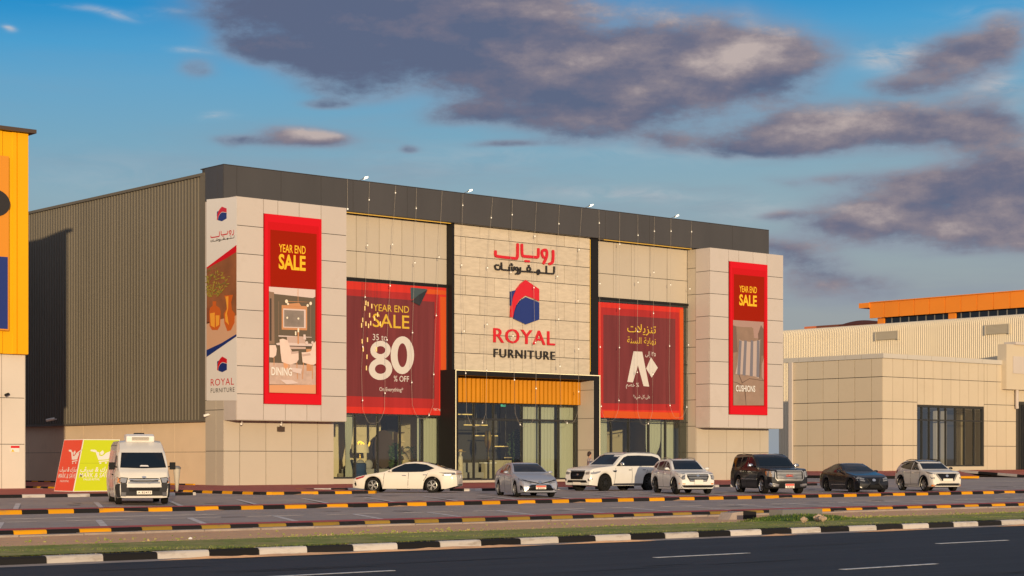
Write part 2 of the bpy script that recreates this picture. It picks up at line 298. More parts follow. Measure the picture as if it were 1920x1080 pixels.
# ------------------------------------------------------------------ mesh building
def wloc(o):
    v = Vector((0, 0, 0))
    while o is not None: v = v + o.location; o = o.parent
    return v
class MB:
    def __init__(s): s.v = []; s.f = []; s.m = []
    def add(s, vs, fs, m=0):
        n = len(s.v); s.v += [tuple(map(float, v)) for v in vs]
        for f in fs: s.f.append(tuple(i + n for i in f)); s.m.append(m)
    def box(s, x0, x1, y0, y1, z0, z1, m=0):
        x0, x1 = min(x0, x1), max(x0, x1); y0, y1 = min(y0, y1), max(y0, y1); z0, z1 = min(z0, z1), max(z0, z1)
        s.add([(x0, y0, z0), (x1, y0, z0), (x1, y1, z0), (x0, y1, z0), (x0, y0, z1), (x1, y0, z1), (x1, y1, z1), (x0, y1, z1)],
              [(0, 3, 2, 1), (4, 5, 6, 7), (0, 1, 5, 4), (1, 2, 6, 5), (2, 3, 7, 6), (3, 0, 4, 7)], m)
    def poly(s, pts, m=0): s.add(pts, [tuple(range(len(pts)))], m)
    def prism(s, pts, off, m=0):                          # closed outline + offset vector -> solid
        n = len(pts); o = Vector(off); b = [tuple(Vector(p) + o) for p in pts]
        s.add(list(pts) + b, [tuple(range(n - 1, -1, -1)), tuple(range(n, 2 * n))] + [(i, (i + 1) % n, n + (i + 1) % n, n + i) for i in range(n)], m)
    def tube(s, pts, r, n=6, m=0, closed=False):
        pts = [Vector(p) for p in pts]; k = len(pts); rings = []
        rr = r if isinstance(r, (list, tuple)) else [r] * k
        up = Vector((0, 0, 1))
        for i, p in enumerate(pts):
            t = (pts[min(i + 1, k - 1)] - pts[max(i - 1, 0)])
            if t.length < 1e-9: t = Vector((0, 0, 1))
            t.normalize(); a = t.cross(up)
            if a.length < .05: a = t.cross(Vector((1, 0, 0)))
            a.normalize(); b = t.cross(a)
            rings.append([p + (a * math.cos(q * 2 * math.pi / n) + b * math.sin(q * 2 * math.pi / n)) * rr[i] for q in range(n)])
        vs = [v for g in rings for v in g]; fs = []
        for i in range(k - 1):
            for q in range(n): fs.append((i * n + q, i * n + (q + 1) % n, (i + 1) * n + (q + 1) % n, (i + 1) * n + q))
        fs.append(tuple(range(n - 1, -1, -1))); fs.append(tuple(range((k - 1) * n, k * n)))
        s.add(vs, fs, m)
    def lathe(s, prof, c=(0, 0, 0), axis='Z', n=20, m=0, cap=True):  # profile of (radius, height)
        vs = []; k = len(prof)
        for (r, h) in prof:
            for q in range(n):
                a = q * 2 * math.pi / n; x, y = r * math.cos(a), r * math.sin(a)
                vs.append({'Z': (x, y, h), 'Y': (x, h, y), 'X': (h, x, y)}[axis])
        fs = [(i * n + q, i * n + (q + 1) % n, (i + 1) * n + (q + 1) % n, (i + 1) * n + q) for i in range(k - 1) for q in range(n)]
        if cap: fs.append(tuple(range(n - 1, -1, -1))); fs.append(tuple(range((k - 1) * n, k * n)))
        s.add([(v[0] + c[0], v[1] + c[1], v[2] + c[2]) for v in vs], fs, m)
    def ball(s, c, r, m=0, n=8, sq=(1, 1, 1)):
        prof = [(max(1e-4, math.sin(i * math.pi / n)), -math.cos(i * math.pi / n)) for i in range(n + 1)]
        k = len(s.v); s.lathe(prof, n=max(6, n), m=m)
        for i in range(k, len(s.v)):
            v = s.v[i]; s.v[i] = (c[0] + v[0] * r * sq[0], c[1] + v[1] * r * sq[1], c[2] + v[2] * r * sq[2])
    def build(s, name, mats, parent=None, smooth=False, local=False, fix=True):
        me = D.meshes.new(name)
        o0 = Vector((0, 0, 0)) if (local or parent is None) else wloc(parent)
        me.from_pydata([(a - o0.x, b - o0.y, c - o0.z) for a, b, c in s.v], [], s.f)
        for k in (mats if isinstance(mats, (list, tuple)) else [mats]): me.materials.append(MT[k] if isinstance(k, str) else k)
        if len(me.materials) > 1: me.polygons.foreach_set('material_index', s.m)
        if fix:
            bm = bmesh.new(); bm.from_mesh(me); bmesh.ops.recalc_face_normals(bm, faces=bm.faces); bm.to_mesh(me); bm.free()
        if smooth:
            me.polygons.foreach_set('use_smooth', [True] * len(me.polygons))
            if smooth is not True: me.set_sharp_from_angle(angle=math.radians(smooth))
        me.update(); o = D.objects.new(name, me); COL.objects.link(o); o.parent = parent
        return o
def tag(o, label=None, cat=None, group=None, kind=None):
    for k, v in (('label', label), ('category', cat), ('group', group), ('kind', kind)):
        if v: o[k] = v
    return o
def thing(name, label, cat, loc=(0, 0, 0), group=None):
    o = D.objects.new(name, None); COL.objects.link(o); o.location = loc; o.empty_display_size = .3
    return tag(o, label, cat, group)
def struct(name, mb, mats, **k): return tag(mb.build(name, mats, **k), kind='structure')
def dup_tree(o, parent=None):
    c = o.copy(); COL.objects.link(c); c.parent = parent
    for ch in list(o.children): dup_tree(ch, c)
    return c

# flat artwork on a wall: P(a, b, h) -> point, h metres proud of the wall
class Face:
    def __init__(s, kind, at):
        s.kind, s.at = kind, at
    def px(s, x, y, h=0.0):                                # photo column/row on this wall
        if s.kind == 'Y': return (xY(x, s.at), s.at - h, zY(x, y, s.at))
        return (s.at - h, yX(x, s.at), zX(x, y, s.at))
    def ab(s, x, y):
        p = s.px(x, y); return (p[0], p[2]) if s.kind == 'Y' else (-p[1], p[2])
    def p(s, a, b, h=0.0):
        return (a, s.at - h, b) if s.kind == 'Y' else (s.at - h, -a, b)
    def out(s, h): return (0, -h, 0) if s.kind == 'Y' else (-h, 0, 0)
def pxpoly(mb, face, pts, h, t=.004, m=0):
    mb.prism([face.px(x, y, h) for x, y in pts], face.out(t), m)
def stroke(mb, face_p, pts, w, h, t=.02, m=0, cap=True, smooth=True):
    """A stroke of even width along points (a, b), as one flat-ended solid."""
    P = [Vector(p) for p in pts]
    if smooth and len(P) > 2:                               # round the corners
        for _ in range(2):
            Q = [P[0]]
            for i in range(len(P) - 1): Q += [P[i] * .75 + P[i + 1] * .25, P[i] * .25 + P[i + 1] * .75]
            P = Q + [P[-1]]
    Lf, Rt = [], []
    for i, p in enumerate(P):
        d = P[min(i + 1, len(P) - 1)] - P[max(0, i - 1)]
        if d.length < 1e-9: continue
        d.normalize(); n = Vector((-d.y, d.x)) * w / 2
        if cap and i == 0:
            Lf.append(p - d * w * .35 + n * .6); Rt.append(p - d * w * .35 - n * .6)
        Lf.append(p + n); Rt.append(p - n)
        if cap and i == len(P) - 1:
            Lf.append(p + d * w * .35 + n * .6); Rt.append(p + d * w * .35 - n * .6)
    k = len(Lf); top = [face_p(v.x, v.y, h + t) for v in Lf + Rt]; bot = [face_p(v.x, v.y, h) for v in Lf + Rt]
    fs = [(i, i + 1, k + i + 1, k + i) for i in range(k - 1)]
    o = 2 * k
    fs += [(i, i + 1, o + i + 1, o + i) for i in range(k - 1)] + [(k + i, k + i + 1, o + k + i + 1, o + k + i) for i in range(k - 1)]
    fs += [(0, k, o + k, o), (k - 1, 2 * k - 1, o + 2 * k - 1, o + k - 1)]
    mb.add(top + bot, fs, m)
_tcache = {}
def text_mesh(body, off, sp=1.0):
    key = (body, off, sp)
    if key not in _tcache:
        c = D.curves.new('lettering', 'FONT'); c.body = body; c.offset = off; c.resolution_u = 3; c.space_character = sp
        o = D.objects.new('lettering', c); COL.objects.link(o)
        dg = bpy.context.evaluated_depsgraph_get()
        me = D.meshes.new_from_object(o.evaluated_get(dg))
        vs = [tuple(v.co) for v in me.vertices]; fs = [tuple(p.vertices) for p in me.polygons]
        D.objects.remove(o); D.curves.remove(c); D.meshes.remove(me)
        xs = [v[0] for v in vs]; _tcache[key] = (vs, fs, min(xs), max(xs))
    return _tcache[key]
def text_on(mb, fp, body, a0, a1, b0, cap, h, off=0.0, m=0, t=.0, shear=0.0, sp=1.0):
    """Lettering from a0 to a1 along the wall, baseline b0, capital height cap, h proud of the wall."""
    vs, fs, x0, x1 = text_mesh(body, off, sp); s = (a1 - a0) / (x1 - x0)
    V0 = [(a0 + (x - x0) * s, b0 + y * cap / .682) for x, y, z in vs]
    top = [fp(a + shear * (b - b0), b, h + t) for a, b in V0]
    mb.add(top, fs, m)
    if t > 0:                                               # letter sides
        cnt = {}
        for f in fs:
            for i in range(len(f)):
                e = (f[i], f[(i + 1) % len(f)]); cnt[tuple(sorted(e))] = cnt.get(tuple(sorted(e)), 0) + 1
        n = len(top); bot = [fp(a + shear * (b - b0), b, h) for a, b in V0]
        mb.add(top + bot, [(e[0], e[1], n + e[1], n + e[0]) for e, c in cnt.items() if c == 1], m)
def px_text(mb, face, body, x0, x1, ybase, ytop, h, off=0.0, m=0, t=.0, sp=1.0):
    a0, b0 = face.ab(x0, ybase); a1, _ = face.ab(x1, ybase); _, bt = face.ab(x0, ytop)
    text_on(mb, face.p, body, a0, a1, b0, bt - b0, h, off, m, t, sp=sp)
def panels_y(mb, y, xs, zs, gap=.035, t=.05, m=0):          # cladding panels on a wall that faces -Y
    for i in range(len(xs) - 1):
        for j in range(len(zs) - 1): mb.box(xs[i] + gap / 2, xs[i + 1] - gap / 2, y, y + t, zs[j] + gap / 2, zs[j + 1] - gap / 2, m)
def panels_x(mb, x, ys, zs, gap=.035, t=.05, m=0):
    for i in range(len(ys) - 1):
        for j in range(len(zs) - 1): mb.box(x, x + t, ys[i] + gap / 2, ys[i + 1] - gap / 2, zs[j] + gap / 2, zs[j + 1] - gap / 2, m)
def corrugated(mb, p0, p1, z0, z1, pitch, depth, out, m=0, prof=(0, .35, .5, .85), curve=None):
    """Ribbed sheet from p0 to p1 (x, y); out = unit normal the ribs stand out along."""
    p0 = Vector(p0); p1 = Vector(p1); d = p1 - p0; n = max(1, int(d.length / pitch)); d /= n
    line = []
    for i in range(n):
        for f, o in zip(prof, (0, 0, 1, 1)): line.append(p0 + d * (i + f) + Vector(out) * depth * o)
    line.append(p1)
    rows = curve or [(0, z0), (0, z1)]
    vs = [(q.x + out[0] * -dx, q.y + out[1] * -dx, z) for dx, z in rows for q in line]; k = len(line)
    mb.add(vs, [(r * k + i, r * k + i + 1, (r + 1) * k + i + 1, (r + 1) * k + i) for r in range(len(rows) - 1) for i in range(k - 1)], m)

# ------------------------------------------------------------------ ground, roads, kerbs, pavements
def lot_z(y):                                              # the lot rises gently towards the shops
    return 0.0 if y < 57 else .08 if y > 64 else .08 * (y - 57) / 7
def build_ground():
    b = MB(); b.poly([(-3000, -3000, -.06), (4500, -3000, -.06), (4500, 5000, -.06), (-3000, 5000, -.06)]); struct('ground', b, 'far_sand')
    b = MB(); b.poly([(-400, -40, 0), (900, -40, 0), (900, 26.5, 0), (-400, 26.5, 0)]); struct('road', b, 'road')
    b = MB()
    for y in (21.75, 17.6):
        for k in range(-3, 12):
            x0 = 14.15 + 7.75 * k + (0 if y > 20 else -.25); b.box(x0, x0 + 2.3, y - .06, y + .06, .004, .007)
    struct('road_marking', b, 'road_line')
    # verge of bare sand with a turf strip along the road
    b = MB(); prof = [(26.66, .115), (29.5, .125), (31.5, .09), (34.0, .02), (36.5, .004)]; xs = [(-60 + i * 1.5) for i in range(160)]
    vs = [(x, y, z + (R.uniform(-.025, .025) if 0 < j < 4 else 0)) for j, (y, z) in enumerate(prof) for x in xs]; k = len(xs)
    b.add(vs, [(r * k + i, r * k + i + 1, (r + 1) * k + i + 1, (r + 1) * k + i) for r in range(4) for i in range(k - 1)])
    struct('verge', b, 'sand', smooth=True)
    b = MB(); ys = [-20, 36.4, 57, 64, 260]
    b.add([(x, y, lot_z(y) + (0 if y > 0 else -.05)) for y in ys for x in (-400, 900)], [(2 * i, 2 * i + 1, 2 * i + 3, 2 * i + 2) for i in range(1, 4)])
    struct('parking_lot', b, 'asphalt')
    # angled bays with T ends
    b = MB()
    def slant(x, y0, y1, t, w=.10):
        sl = 0.5; xa, xb = x - (y1 - y0) * sl, x
        b.prism([(xa - w, y0, lot_z(y0) + .004), (xa + w, y0, lot_z(y0) + .004), (xb + w, y1, lot_z(y1) + .004), (xb - w, y1, lot_z(y1) + .004)], (0, 0, .003))
        if t: b.box(xb - .95, xb - w - .02, y1 - .12, y1, lot_z(y1) + .004, lot_z(y1) + .007); b.box(xb + w + .02, xb + .95, y1 - .12, y1, lot_z(y1) + .004, lot_z(y1) + .007)
    for k in range(-2, 26): slant(24.05 + 2.8 * k, 37.8, 44.9, True)
    for k in range(-4, 26): slant(39.0 + 3.06 * k, 52.3, 61.6, False)
    b.box(22.4, 29.2, 47.15, 47.3, .004, .007); b.box(101, 112, 74.0, 74.14, .084, .087); b.box(104, 118, 78.5, 78.7, .084, .087)
    struct('parking_marking', b, 'bay_line')
def kerb(path, mats, block, h=.13, w=.15, first=0, name='kerb', side=1, gap=.012, shade_span=None):
    """Painted kerbstones along a path of (x, y, z); the front face is on the path itself."""
    b = MB(); idx = first; rem = 0.0
    pts = [Vector(p) for p in path]
    for i in range(len(pts) - 1):
        d = pts[i + 1] - pts[i]; L = d.length; d.normalize(); n = Vector((-d.y, d.x, 0)).normalized() * side
        s = 0.0
        while s < L - 1e-4:
            step = min(block - rem, L - s); a = pts[i] + d * (s + gap / 2); c = pts[i] + d * (s + step - gap / 2)
            j = R.uniform(-.006, .006)
            sec = [(j, -.05), (j + .012, h - .035), (j + .035, h - .008 + j * .4), (.06, h + j * .4), (w, h + j * .4), (w, -.05)]
            va = [a + n * q + Vector((0, 0, z)) for q, z in sec]; vc = [c + n * q + Vector((0, 0, z)) for q, z in sec]
            m = len(sec)
            b.add(va + vc, [(q, (q + 1) % m, m + (q + 1) % m, m + q) for q in range(m)] + [tuple(range(m)), tuple(range(2 * m - 1, m - 1, -1))], 2 if (shade_span and idx % 2 == 0 and shade_span[0] < a.x < shade_span[1]) else idx % 2)  # third material: yellow blocks with painted shade, inside the span
            s += step; rem += step
            if rem >= block - 1e-4: rem = 0.0; idx += 1
    return tag(b.build(name, mats), kind='structure')
def slab(outline, z0, z1, m, name='pavement'):
    b = MB(); b.prism([(x, y, z0) for x, y in outline], (0, 0, z1 - z0)); return struct(name, b, m)
def build_kerbs():
    YB = ['kerb_yellow', 'kerb_black']; WB = ['kerb_white', 'kerb_black']
    kerb([(13.33 - .98 * 24, 26.55, 0), (110, 26.55, 0)], WB, .98, .135, .2)
    b = MB(); b.prism([(-60, 26.25, .004), (-60, 26.56, .018), (-60, 26.56, -.02)], (170, 0, 0)); struct('gutter', b, 'kerb_concrete')
    kerb([(17.57 - .766 * 40, 36.5, 0), (17.57 + .766 * 130, 36.5, 0)], YB + ['kerb_yellow_shaded'], .766, shade_span=(xY(232, 36.5), xY(1440, 36.5)))  # yellow blocks along the middle stretch have shade painted in
    b = MB()
    x = -20.0
    while x < 110:
        b.box(x + .012, x + 1.488, 36.12 + R.uniform(-.02, .02), 36.49, -.02, .045 + R.uniform(-.012, .012)); x += 1.5
    struct('gutter', b, 'kerb_concrete')
    slab([(-20, 36.66), (118, 36.66), (118, 37.65), (-20, 37.65)], -.02, .127, 'red_strip')
    x3 = xY(91, 50.9)
    kerb([(x3 - .845 * 60, 50.9, 0), (x3 + .845 * 140, 50.9, 0)], YB, .845)
    slab([(-27, 51.06), (141, 51.06), (141, 52.25), (-27, 52.25)], -.02, .127, 'red_strip')
    # pavement before the yellow warehouse
    xe = 41.6
    slab([(-80, 69.15), (xe - .15, 69.15), (xe - .15, 84.5), (-80, 84.5)], 0, .205, 'red_paving')
    xs = xY(42, 69.0); kerb([(xs - 1.0 * 60, 69.0, .08), (xe, 69.0, .08)], WB, 1.0)
    kerb([(xe, 69.0, .08), (xe, 84.5, .08)], WB, 1.0)
    # pavement round the store, with a notch where the white sedan is parked
    edge = [(44.1, 118), (44.1, 67.9), (44.5, 67.5), (49.6, 66.9), (50.0, 67.3), (50.2, 74.0), (56.3, 74.0), (56.5, 69.2), (57.0, 68.8), (87.2, 70.6), (88.6, 72.4), (91, 85.0)]
    ins = [(44.25, 118), (44.25, 67.98), (44.6, 67.66), (49.5, 67.07), (49.85, 67.4), (50.05, 74.15), (56.45, 74.15), (56.65, 69.3), (57.1, 68.96), (87.1, 70.75), (88.4, 72.5), (90.8, 85.0)]
    slab(ins + [(100, 85.0), (100, 118)], 0, .205, 'red_paving')
    kerb([(*p, .08) for p in edge[:6]], YB, .84)
    kerb([(*p, .08) for p in edge[5:]], WB, 1.0, first=1)
    kerb([(52.9, 87.8, .15), (52.9, 118, .15)], YB, .84)
    # forecourt of the beige showroom
    F1 = [(1505, 150, .18), (1600, 146, .18), (1700, 143.5, .18), (1836, 142.5, .18)]
    B1 = [(1482, 172, .55), (1655, 161.2, .6), (1722, 163.5, .6), (1800, 158, .58)]
    fr = [(*atd(p, d), z) for p, d, z in F1]; bk = [(*atd(p, d), z) for p, d, z in B1]
    b = MB(); k = len(fr); up = [(x, y, z + .12) for x, y, z in fr]
    b.add(up + bk, [(i, i + 1, k + i + 1, k + i) for i in range(k - 1)]); b.add([fr[-1], up[-1], bk[-1], (bk[-1][0], bk[-1][1], 0)], [(0, 1, 2, 3)]); struct('pavement', b, 'red_paving')
    kerb(fr, YB, 1.9, first=1)
    F2 = [(1797, 160, .52), (1850, 157, .36), (1935, 152, .10)]; B2 = [(1797, 166, .62), (1850, 170, .62), (1960, 176, .62)]
    fr = [(*atd(p, d), z) for p, d, z in F2]; bk = [(*atd(p, d), z) for p, d, z in B2]
    b = MB(); up = [(x, y, z + .12) for x, y, z in fr]
    b.add(up + bk, [(i, i + 1, 3 + i + 1, 3 + i) for i in range(2)]); struct('pavement', b, 'red_paving')
    kerb(fr, WB, 2.4, h=.16)
def build_grass():
    rs = np.random.RandomState(3)
    def lowf(x, s): return np.sin(x * s) + .6 * np.sin(x * s * 2.3 + 1.7) + .4 * np.sin(x * s * 4.1 + .4)
    N = 150000
    x = 6 + 62 * rs.rand(N) ** 1.15; y = 26.78 + 5.2 * rs.rand(N)
    lim = 29.5 + .35 * lowf(x, .35) + np.interp(x, [6, 14, 22, 34, 44, 60], [-.2, .1, .35, .9, 1.2, .2])
    dens = 1 / (1 + np.exp((y - lim) * 5.0))
    patch = .5 + .3 * lowf(x * .9 + y * 2.1, .8) + .3 * np.sin(y * 3.1 + x * .7)
    keep = rs.rand(N) < np.clip(dens * (.35 + .65 * np.clip(patch + .35, 0, 1)), 0, 1)
    x, y = x[keep], y[keep]; n = len(x)
    z = np.interp(y, [26.66, 29.5, 31.5, 34], [.115, .125, .09, .02]) - .01
    h = (.018 + .034 * rs.rand(n)) * (.7 + .5 * np.clip(patch[keep], 0, 1.2)); a = rs.rand(n) * 6.283; w = .012 + .018 * rs.rand(n)
    lx, ly = (rs.rand(n) - .5) * .07, (rs.rand(n) - .5) * .07
    v = np.zeros((n, 3, 3)); v[:, 0] = np.stack([x - np.cos(a) * w, y - np.sin(a) * w, z], 1); v[:, 1] = np.stack([x + np.cos(a) * w, y + np.sin(a) * w, z], 1)
    v[:, 2] = np.stack([x + lx, y + ly, z + h], 1)
    me = D.meshes.new('grass'); me.from_pydata(v.reshape(-1, 3).tolist(), [], np.arange(3 * n).reshape(-1, 3).tolist())
    for k in ('grass_a', 'grass_dry', 'grass_deep'): me.materials.append(MT[k])
    r = rs.rand(n); drier = np.clip((y - lim[keep]) * .25 + .25, .08, .7); mi = np.where(r < drier, 1, np.where(r > .86, 2, 0)).astype(np.int32)
    me.polygons.foreach_set('material_index', mi)
    o = D.objects.new('grass', me); COL.objects.link(o); tag(o, 'short patchy green turf along the black and white kerb', 'grass', kind='stuff')
    # thin dry soil cover under the turf
    b = MB(); xs = [5 + i * .8 for i in range(82)]; top = [29.3 + .35 * float(lowf(q, .35)) + float(np.interp(q, [6, 14, 22, 34, 44, 60], [-.2, .1, .35, .9, 1.2, .2])) for q in xs]
    for i in range(81):
        p = []
        for q, t in ((xs[i], top[i]), (xs[i + 1], top[i + 1])): p.append((q, t))
        def zz(yy): return float(np.interp(yy, [26.66, 29.5, 31.5, 34], [.115, .125, .09, .02])) + .03
        rows = [26.78, 28.2, 29.5]
        for r0, r1 in zip(rows, rows[1:] + [None]):
            a1 = r1 if r1 else min(p[0][1], 31.9); c1 = r1 if r1 else min(p[1][1], 31.9)
            b.add([(p[0][0], r0, zz(r0)), (p[1][0], r0, zz(r0)), (p[1][0], c1, zz(c1) - (0 if r1 else .03)), (p[0][0], a1, zz(a1) - (0 if r1 else .03))], [(0, 1, 2, 3)])
    struct('turf_soil', b, 'verge_soil', smooth=True)
    # pebbles and dry tufts scattered over the sand
    b = MB()
    for _ in range(650):
        q = R.uniform(8, 62); yy = R.uniform(29.8, 32.6) if R.random() < .7 else R.uniform(31, 35.6)
        s = R.uniform(.012, .035); b.ball((q, yy, float(np.interp(yy, [29.5, 31.5, 34, 36.5], [.125, .09, .02, .0])) + s * .3), s, n=4, sq=(1.3, 1, .7))
    tag(b.build('pebbles', 'verge_soil'), 'small dark pebbles and clods scattered over the bare sand', 'pebbles', kind='stuff')
def build_drifts():
    b = MB()
    def drift(x, y, w, d, z0):
        n = 14; vs = [(x + w * math.cos(k * 6.2832 / n) * R.uniform(.75, 1.1), y + d * math.sin(k * 6.2832 / n) * R.uniform(.7, 1.1), z0) for k in range(n)] + [(x, y + d * .6, z0 + .035)]
        b.add(vs, [(k, (k + 1) % n, n) for k in range(n)])
    for x in (28.2, 31.6, 35.9, 38.4, 44.5, 47.2, 52.9, 58.8, 66.0, 74.5): drift(x + R.uniform(-.4, .4), 50.80, R.uniform(.35, 1.0), R.uniform(.10, .22), .006)
    for _ in range(26): drift(R.uniform(10, 60), 26.30 + R.uniform(-.12, .05), R.uniform(.5, 1.6), R.uniform(.05, .14), .009)
    for x in (46.0, 49.0, 60.5, 71.0): drift(x, 67.2 if x < 50 else 68.85 + (x - 57) * .06, .6, .12, .088)
    tag(b.build('sand_drifts', 'sand'), 'thin drifts of wind blown sand along the foot of the kerbs', 'sand', kind='stuff')
    b = MB()
    for _ in range(90):
        x, y = R.uniform(18, 95), R.choice((R.uniform(39, 49), R.uniform(53.5, 64))); n = 9; w, d = R.uniform(.12, .7), R.uniform(.1, .5)
        b.poly([(x + w * math.cos(k * 6.2832 / n) * R.uniform(.7, 1.2), y + d * math.sin(k * 6.2832 / n) * R.uniform(.7, 1.2), lot_z(y) + (.0035 if y < 57 or y > 64 else .009)) for k in range(n)])
    for _ in range(16):                                      # sealed cracks
        x, y = R.uniform(18, 90), R.choice((R.uniform(39, 48), R.uniform(53.5, 56.5))); p = [(x, y)]
        for k in range(7): p.append((p[-1][0] + R.uniform(.3, 1.0), p[-1][1] + R.uniform(-.22, .22)))
        for a, c in zip(p, p[1:]): b.poly([(a[0], a[1] - .02, .0032), (c[0], c[1] - .02, .0032), (c[0], c[1] + .02, .0032), (a[0], a[1] + .02, .0032)])
    struct('oil_stains', b, 'oil')
    # worn tyre tracks and old patches on the dark road
    b = MB()
    for _ in range(46):
        x, y, L, w = R.uniform(5, 46), R.choice((15.6, 16.6, 18.9, 19.9, 23.1, 24.4)) + R.uniform(-.25, .25), R.uniform(1.2, 5), R.uniform(.03, .12)
        b.add([(x, y, .0035), (x + L * .5, y - w, .0035), (x + L, y + R.uniform(-.05, .05), .0035), (x + L * .5, y + w, .0035)], [(0, 1, 2, 3)], 0 if R.random() < .6 else 1)
    struct('road_wear', b, [mat('tar_streak', (.012, .013, .016), .7, spec=.2), mat('dust_streak', (.055, .058, .064), .9, spec=.1)])
build_ground(); build_kerbs(); build_grass(); build_drifts()

# things lying on the verge
def build_verge_things():
    x, y = gnd(1396, 974, .06); b = MB()
    b.prism([(x - .02, y, .0), (x + .46, y, .0), (x + .46, y, .26), (x - .02, y, .29)], (0, .45, 0), 1)
    b.prism([(x - .62, y + .02, .0), (x - .03, y + .02, .0), (x - .03, y + .02, .27), (x - .45, y + .02, .24)], (0, .4, 0), 0)
    tag(b.build('concrete_block', ['kerb_concrete', 'kerb_black']), 'loose broken kerb block, half bare and half black, dumped on the sand', 'concrete block')
    x, y = gnd(1502, 977, .12); b = MB(); n = 22
    rows = []
    for j in range(6):
        t = j / 5; rows.append([(x + (1 - t * .55) * 1.75 * math.cos(a * 2 * math.pi / n) * (1 + .10 * math.sin(a * 3)), y + (1 - t * .55) * .95 * math.sin(a * 2 * math.pi / n), .05 + .20 * math.sin(t * 1.57) + R.uniform(-.02, .02)) for a in range(n)])
    for r in rows: b.v += r
    for j in range(5):
        for a in range(n): b.f.append((j * n + a, j * n + (a + 1) % n, (j + 1) * n + (a + 1) % n, (j + 1) * n + a)); b.m.append(0)
    b.f.append(tuple(range(5 * n, 6 * n))); b.m.append(0)
    struct('grass_mound', b, 'grass_deep', smooth=True)
    b = MB()
    for _ in range(2600):
        a = R.uniform(0, 6.283); r = math.sqrt(R.random()); px, py = x + 2.1 * r * math.cos(a), y + 1.15 * r * math.sin(a)
        z = .06 + .20 * max(0, 1 - r * r) * .98; h = R.uniform(.03, .08); t = R.uniform(0, 3.14); w = .014
        b.add([(px - w * math.cos(t), py - w * math.sin(t), z), (px + w * math.cos(t), py + w * math.sin(t), z), (px + R.uniform(-.06, .06), py + R.uniform(-.06, .06), z + h)], [(0, 1, 2)], 0 if R.random() < .75 else 1)
    tag(b.build('long_grass', ['grass_deep', 'grass_a'], fix=False), 'thick dark green grass clump on the low mound', 'grass', kind='stuff')
    b = MB(); b.box(x - .55, x + .95, y + .12, y + .55, .1, .40); tag(b.build('drain_cover', 'grey_steel'), 'low grey metal box half buried in the grass mound', 'drain box')
    for (px, py, s, lab) in ((1513, 973.5, .10, 'largest pale brown stone lying against the grass mound'), (1521, 974.5, .08, 'smaller pale brown stone to the right of the largest one on the mound'), (1486, 976.5, .07, 'flat pale stone at the left foot of the grass mound')):
        q, w = gnd(px, py, .2); b = MB(); b.ball((q, w - .35, .24), s, n=7, sq=(1.5, 1, .8))
        b.v = [(vx + R.uniform(-.02, .02), vy + R.uniform(-.02, .02), vz + R.uniform(-.02, .02)) for vx, vy, vz in b.v]
        tag(b.build('stone', 'rock'), lab, 'stone', 'stones on the grass mound')
    for (px, py, lab) in ((1531, 980.5, 'crumpled white litter at the right foot of the grass mound'), (1572.5, 979.5, 'upright scrap of white paper litter in the turf, right of the mound'), (357, 1007.5, 'small scrap of white litter on the bare sand at the left')):
        q, w = gnd(px, py, .14); b = MB()
        zl = .1 if w < 31 else .02
        b.add([(q - .04, w, zl), (q + .03, w - .02, zl), (q + .045, w + .01, zl + .03), (q + .01, w + .03, zl + .045), (q - .03, w + .02, zl + .02)], [(0, 1, 2, 3, 4)])
        b.add([(q - .035, w + .004, zl), (q, w + .04, zl), (q + .008, w + .032, zl + .04)], [(0, 1, 2)])
        tag(b.build('litter', 'print_white'), lab, 'litter', 'litter on the verge')
build_verge_things()

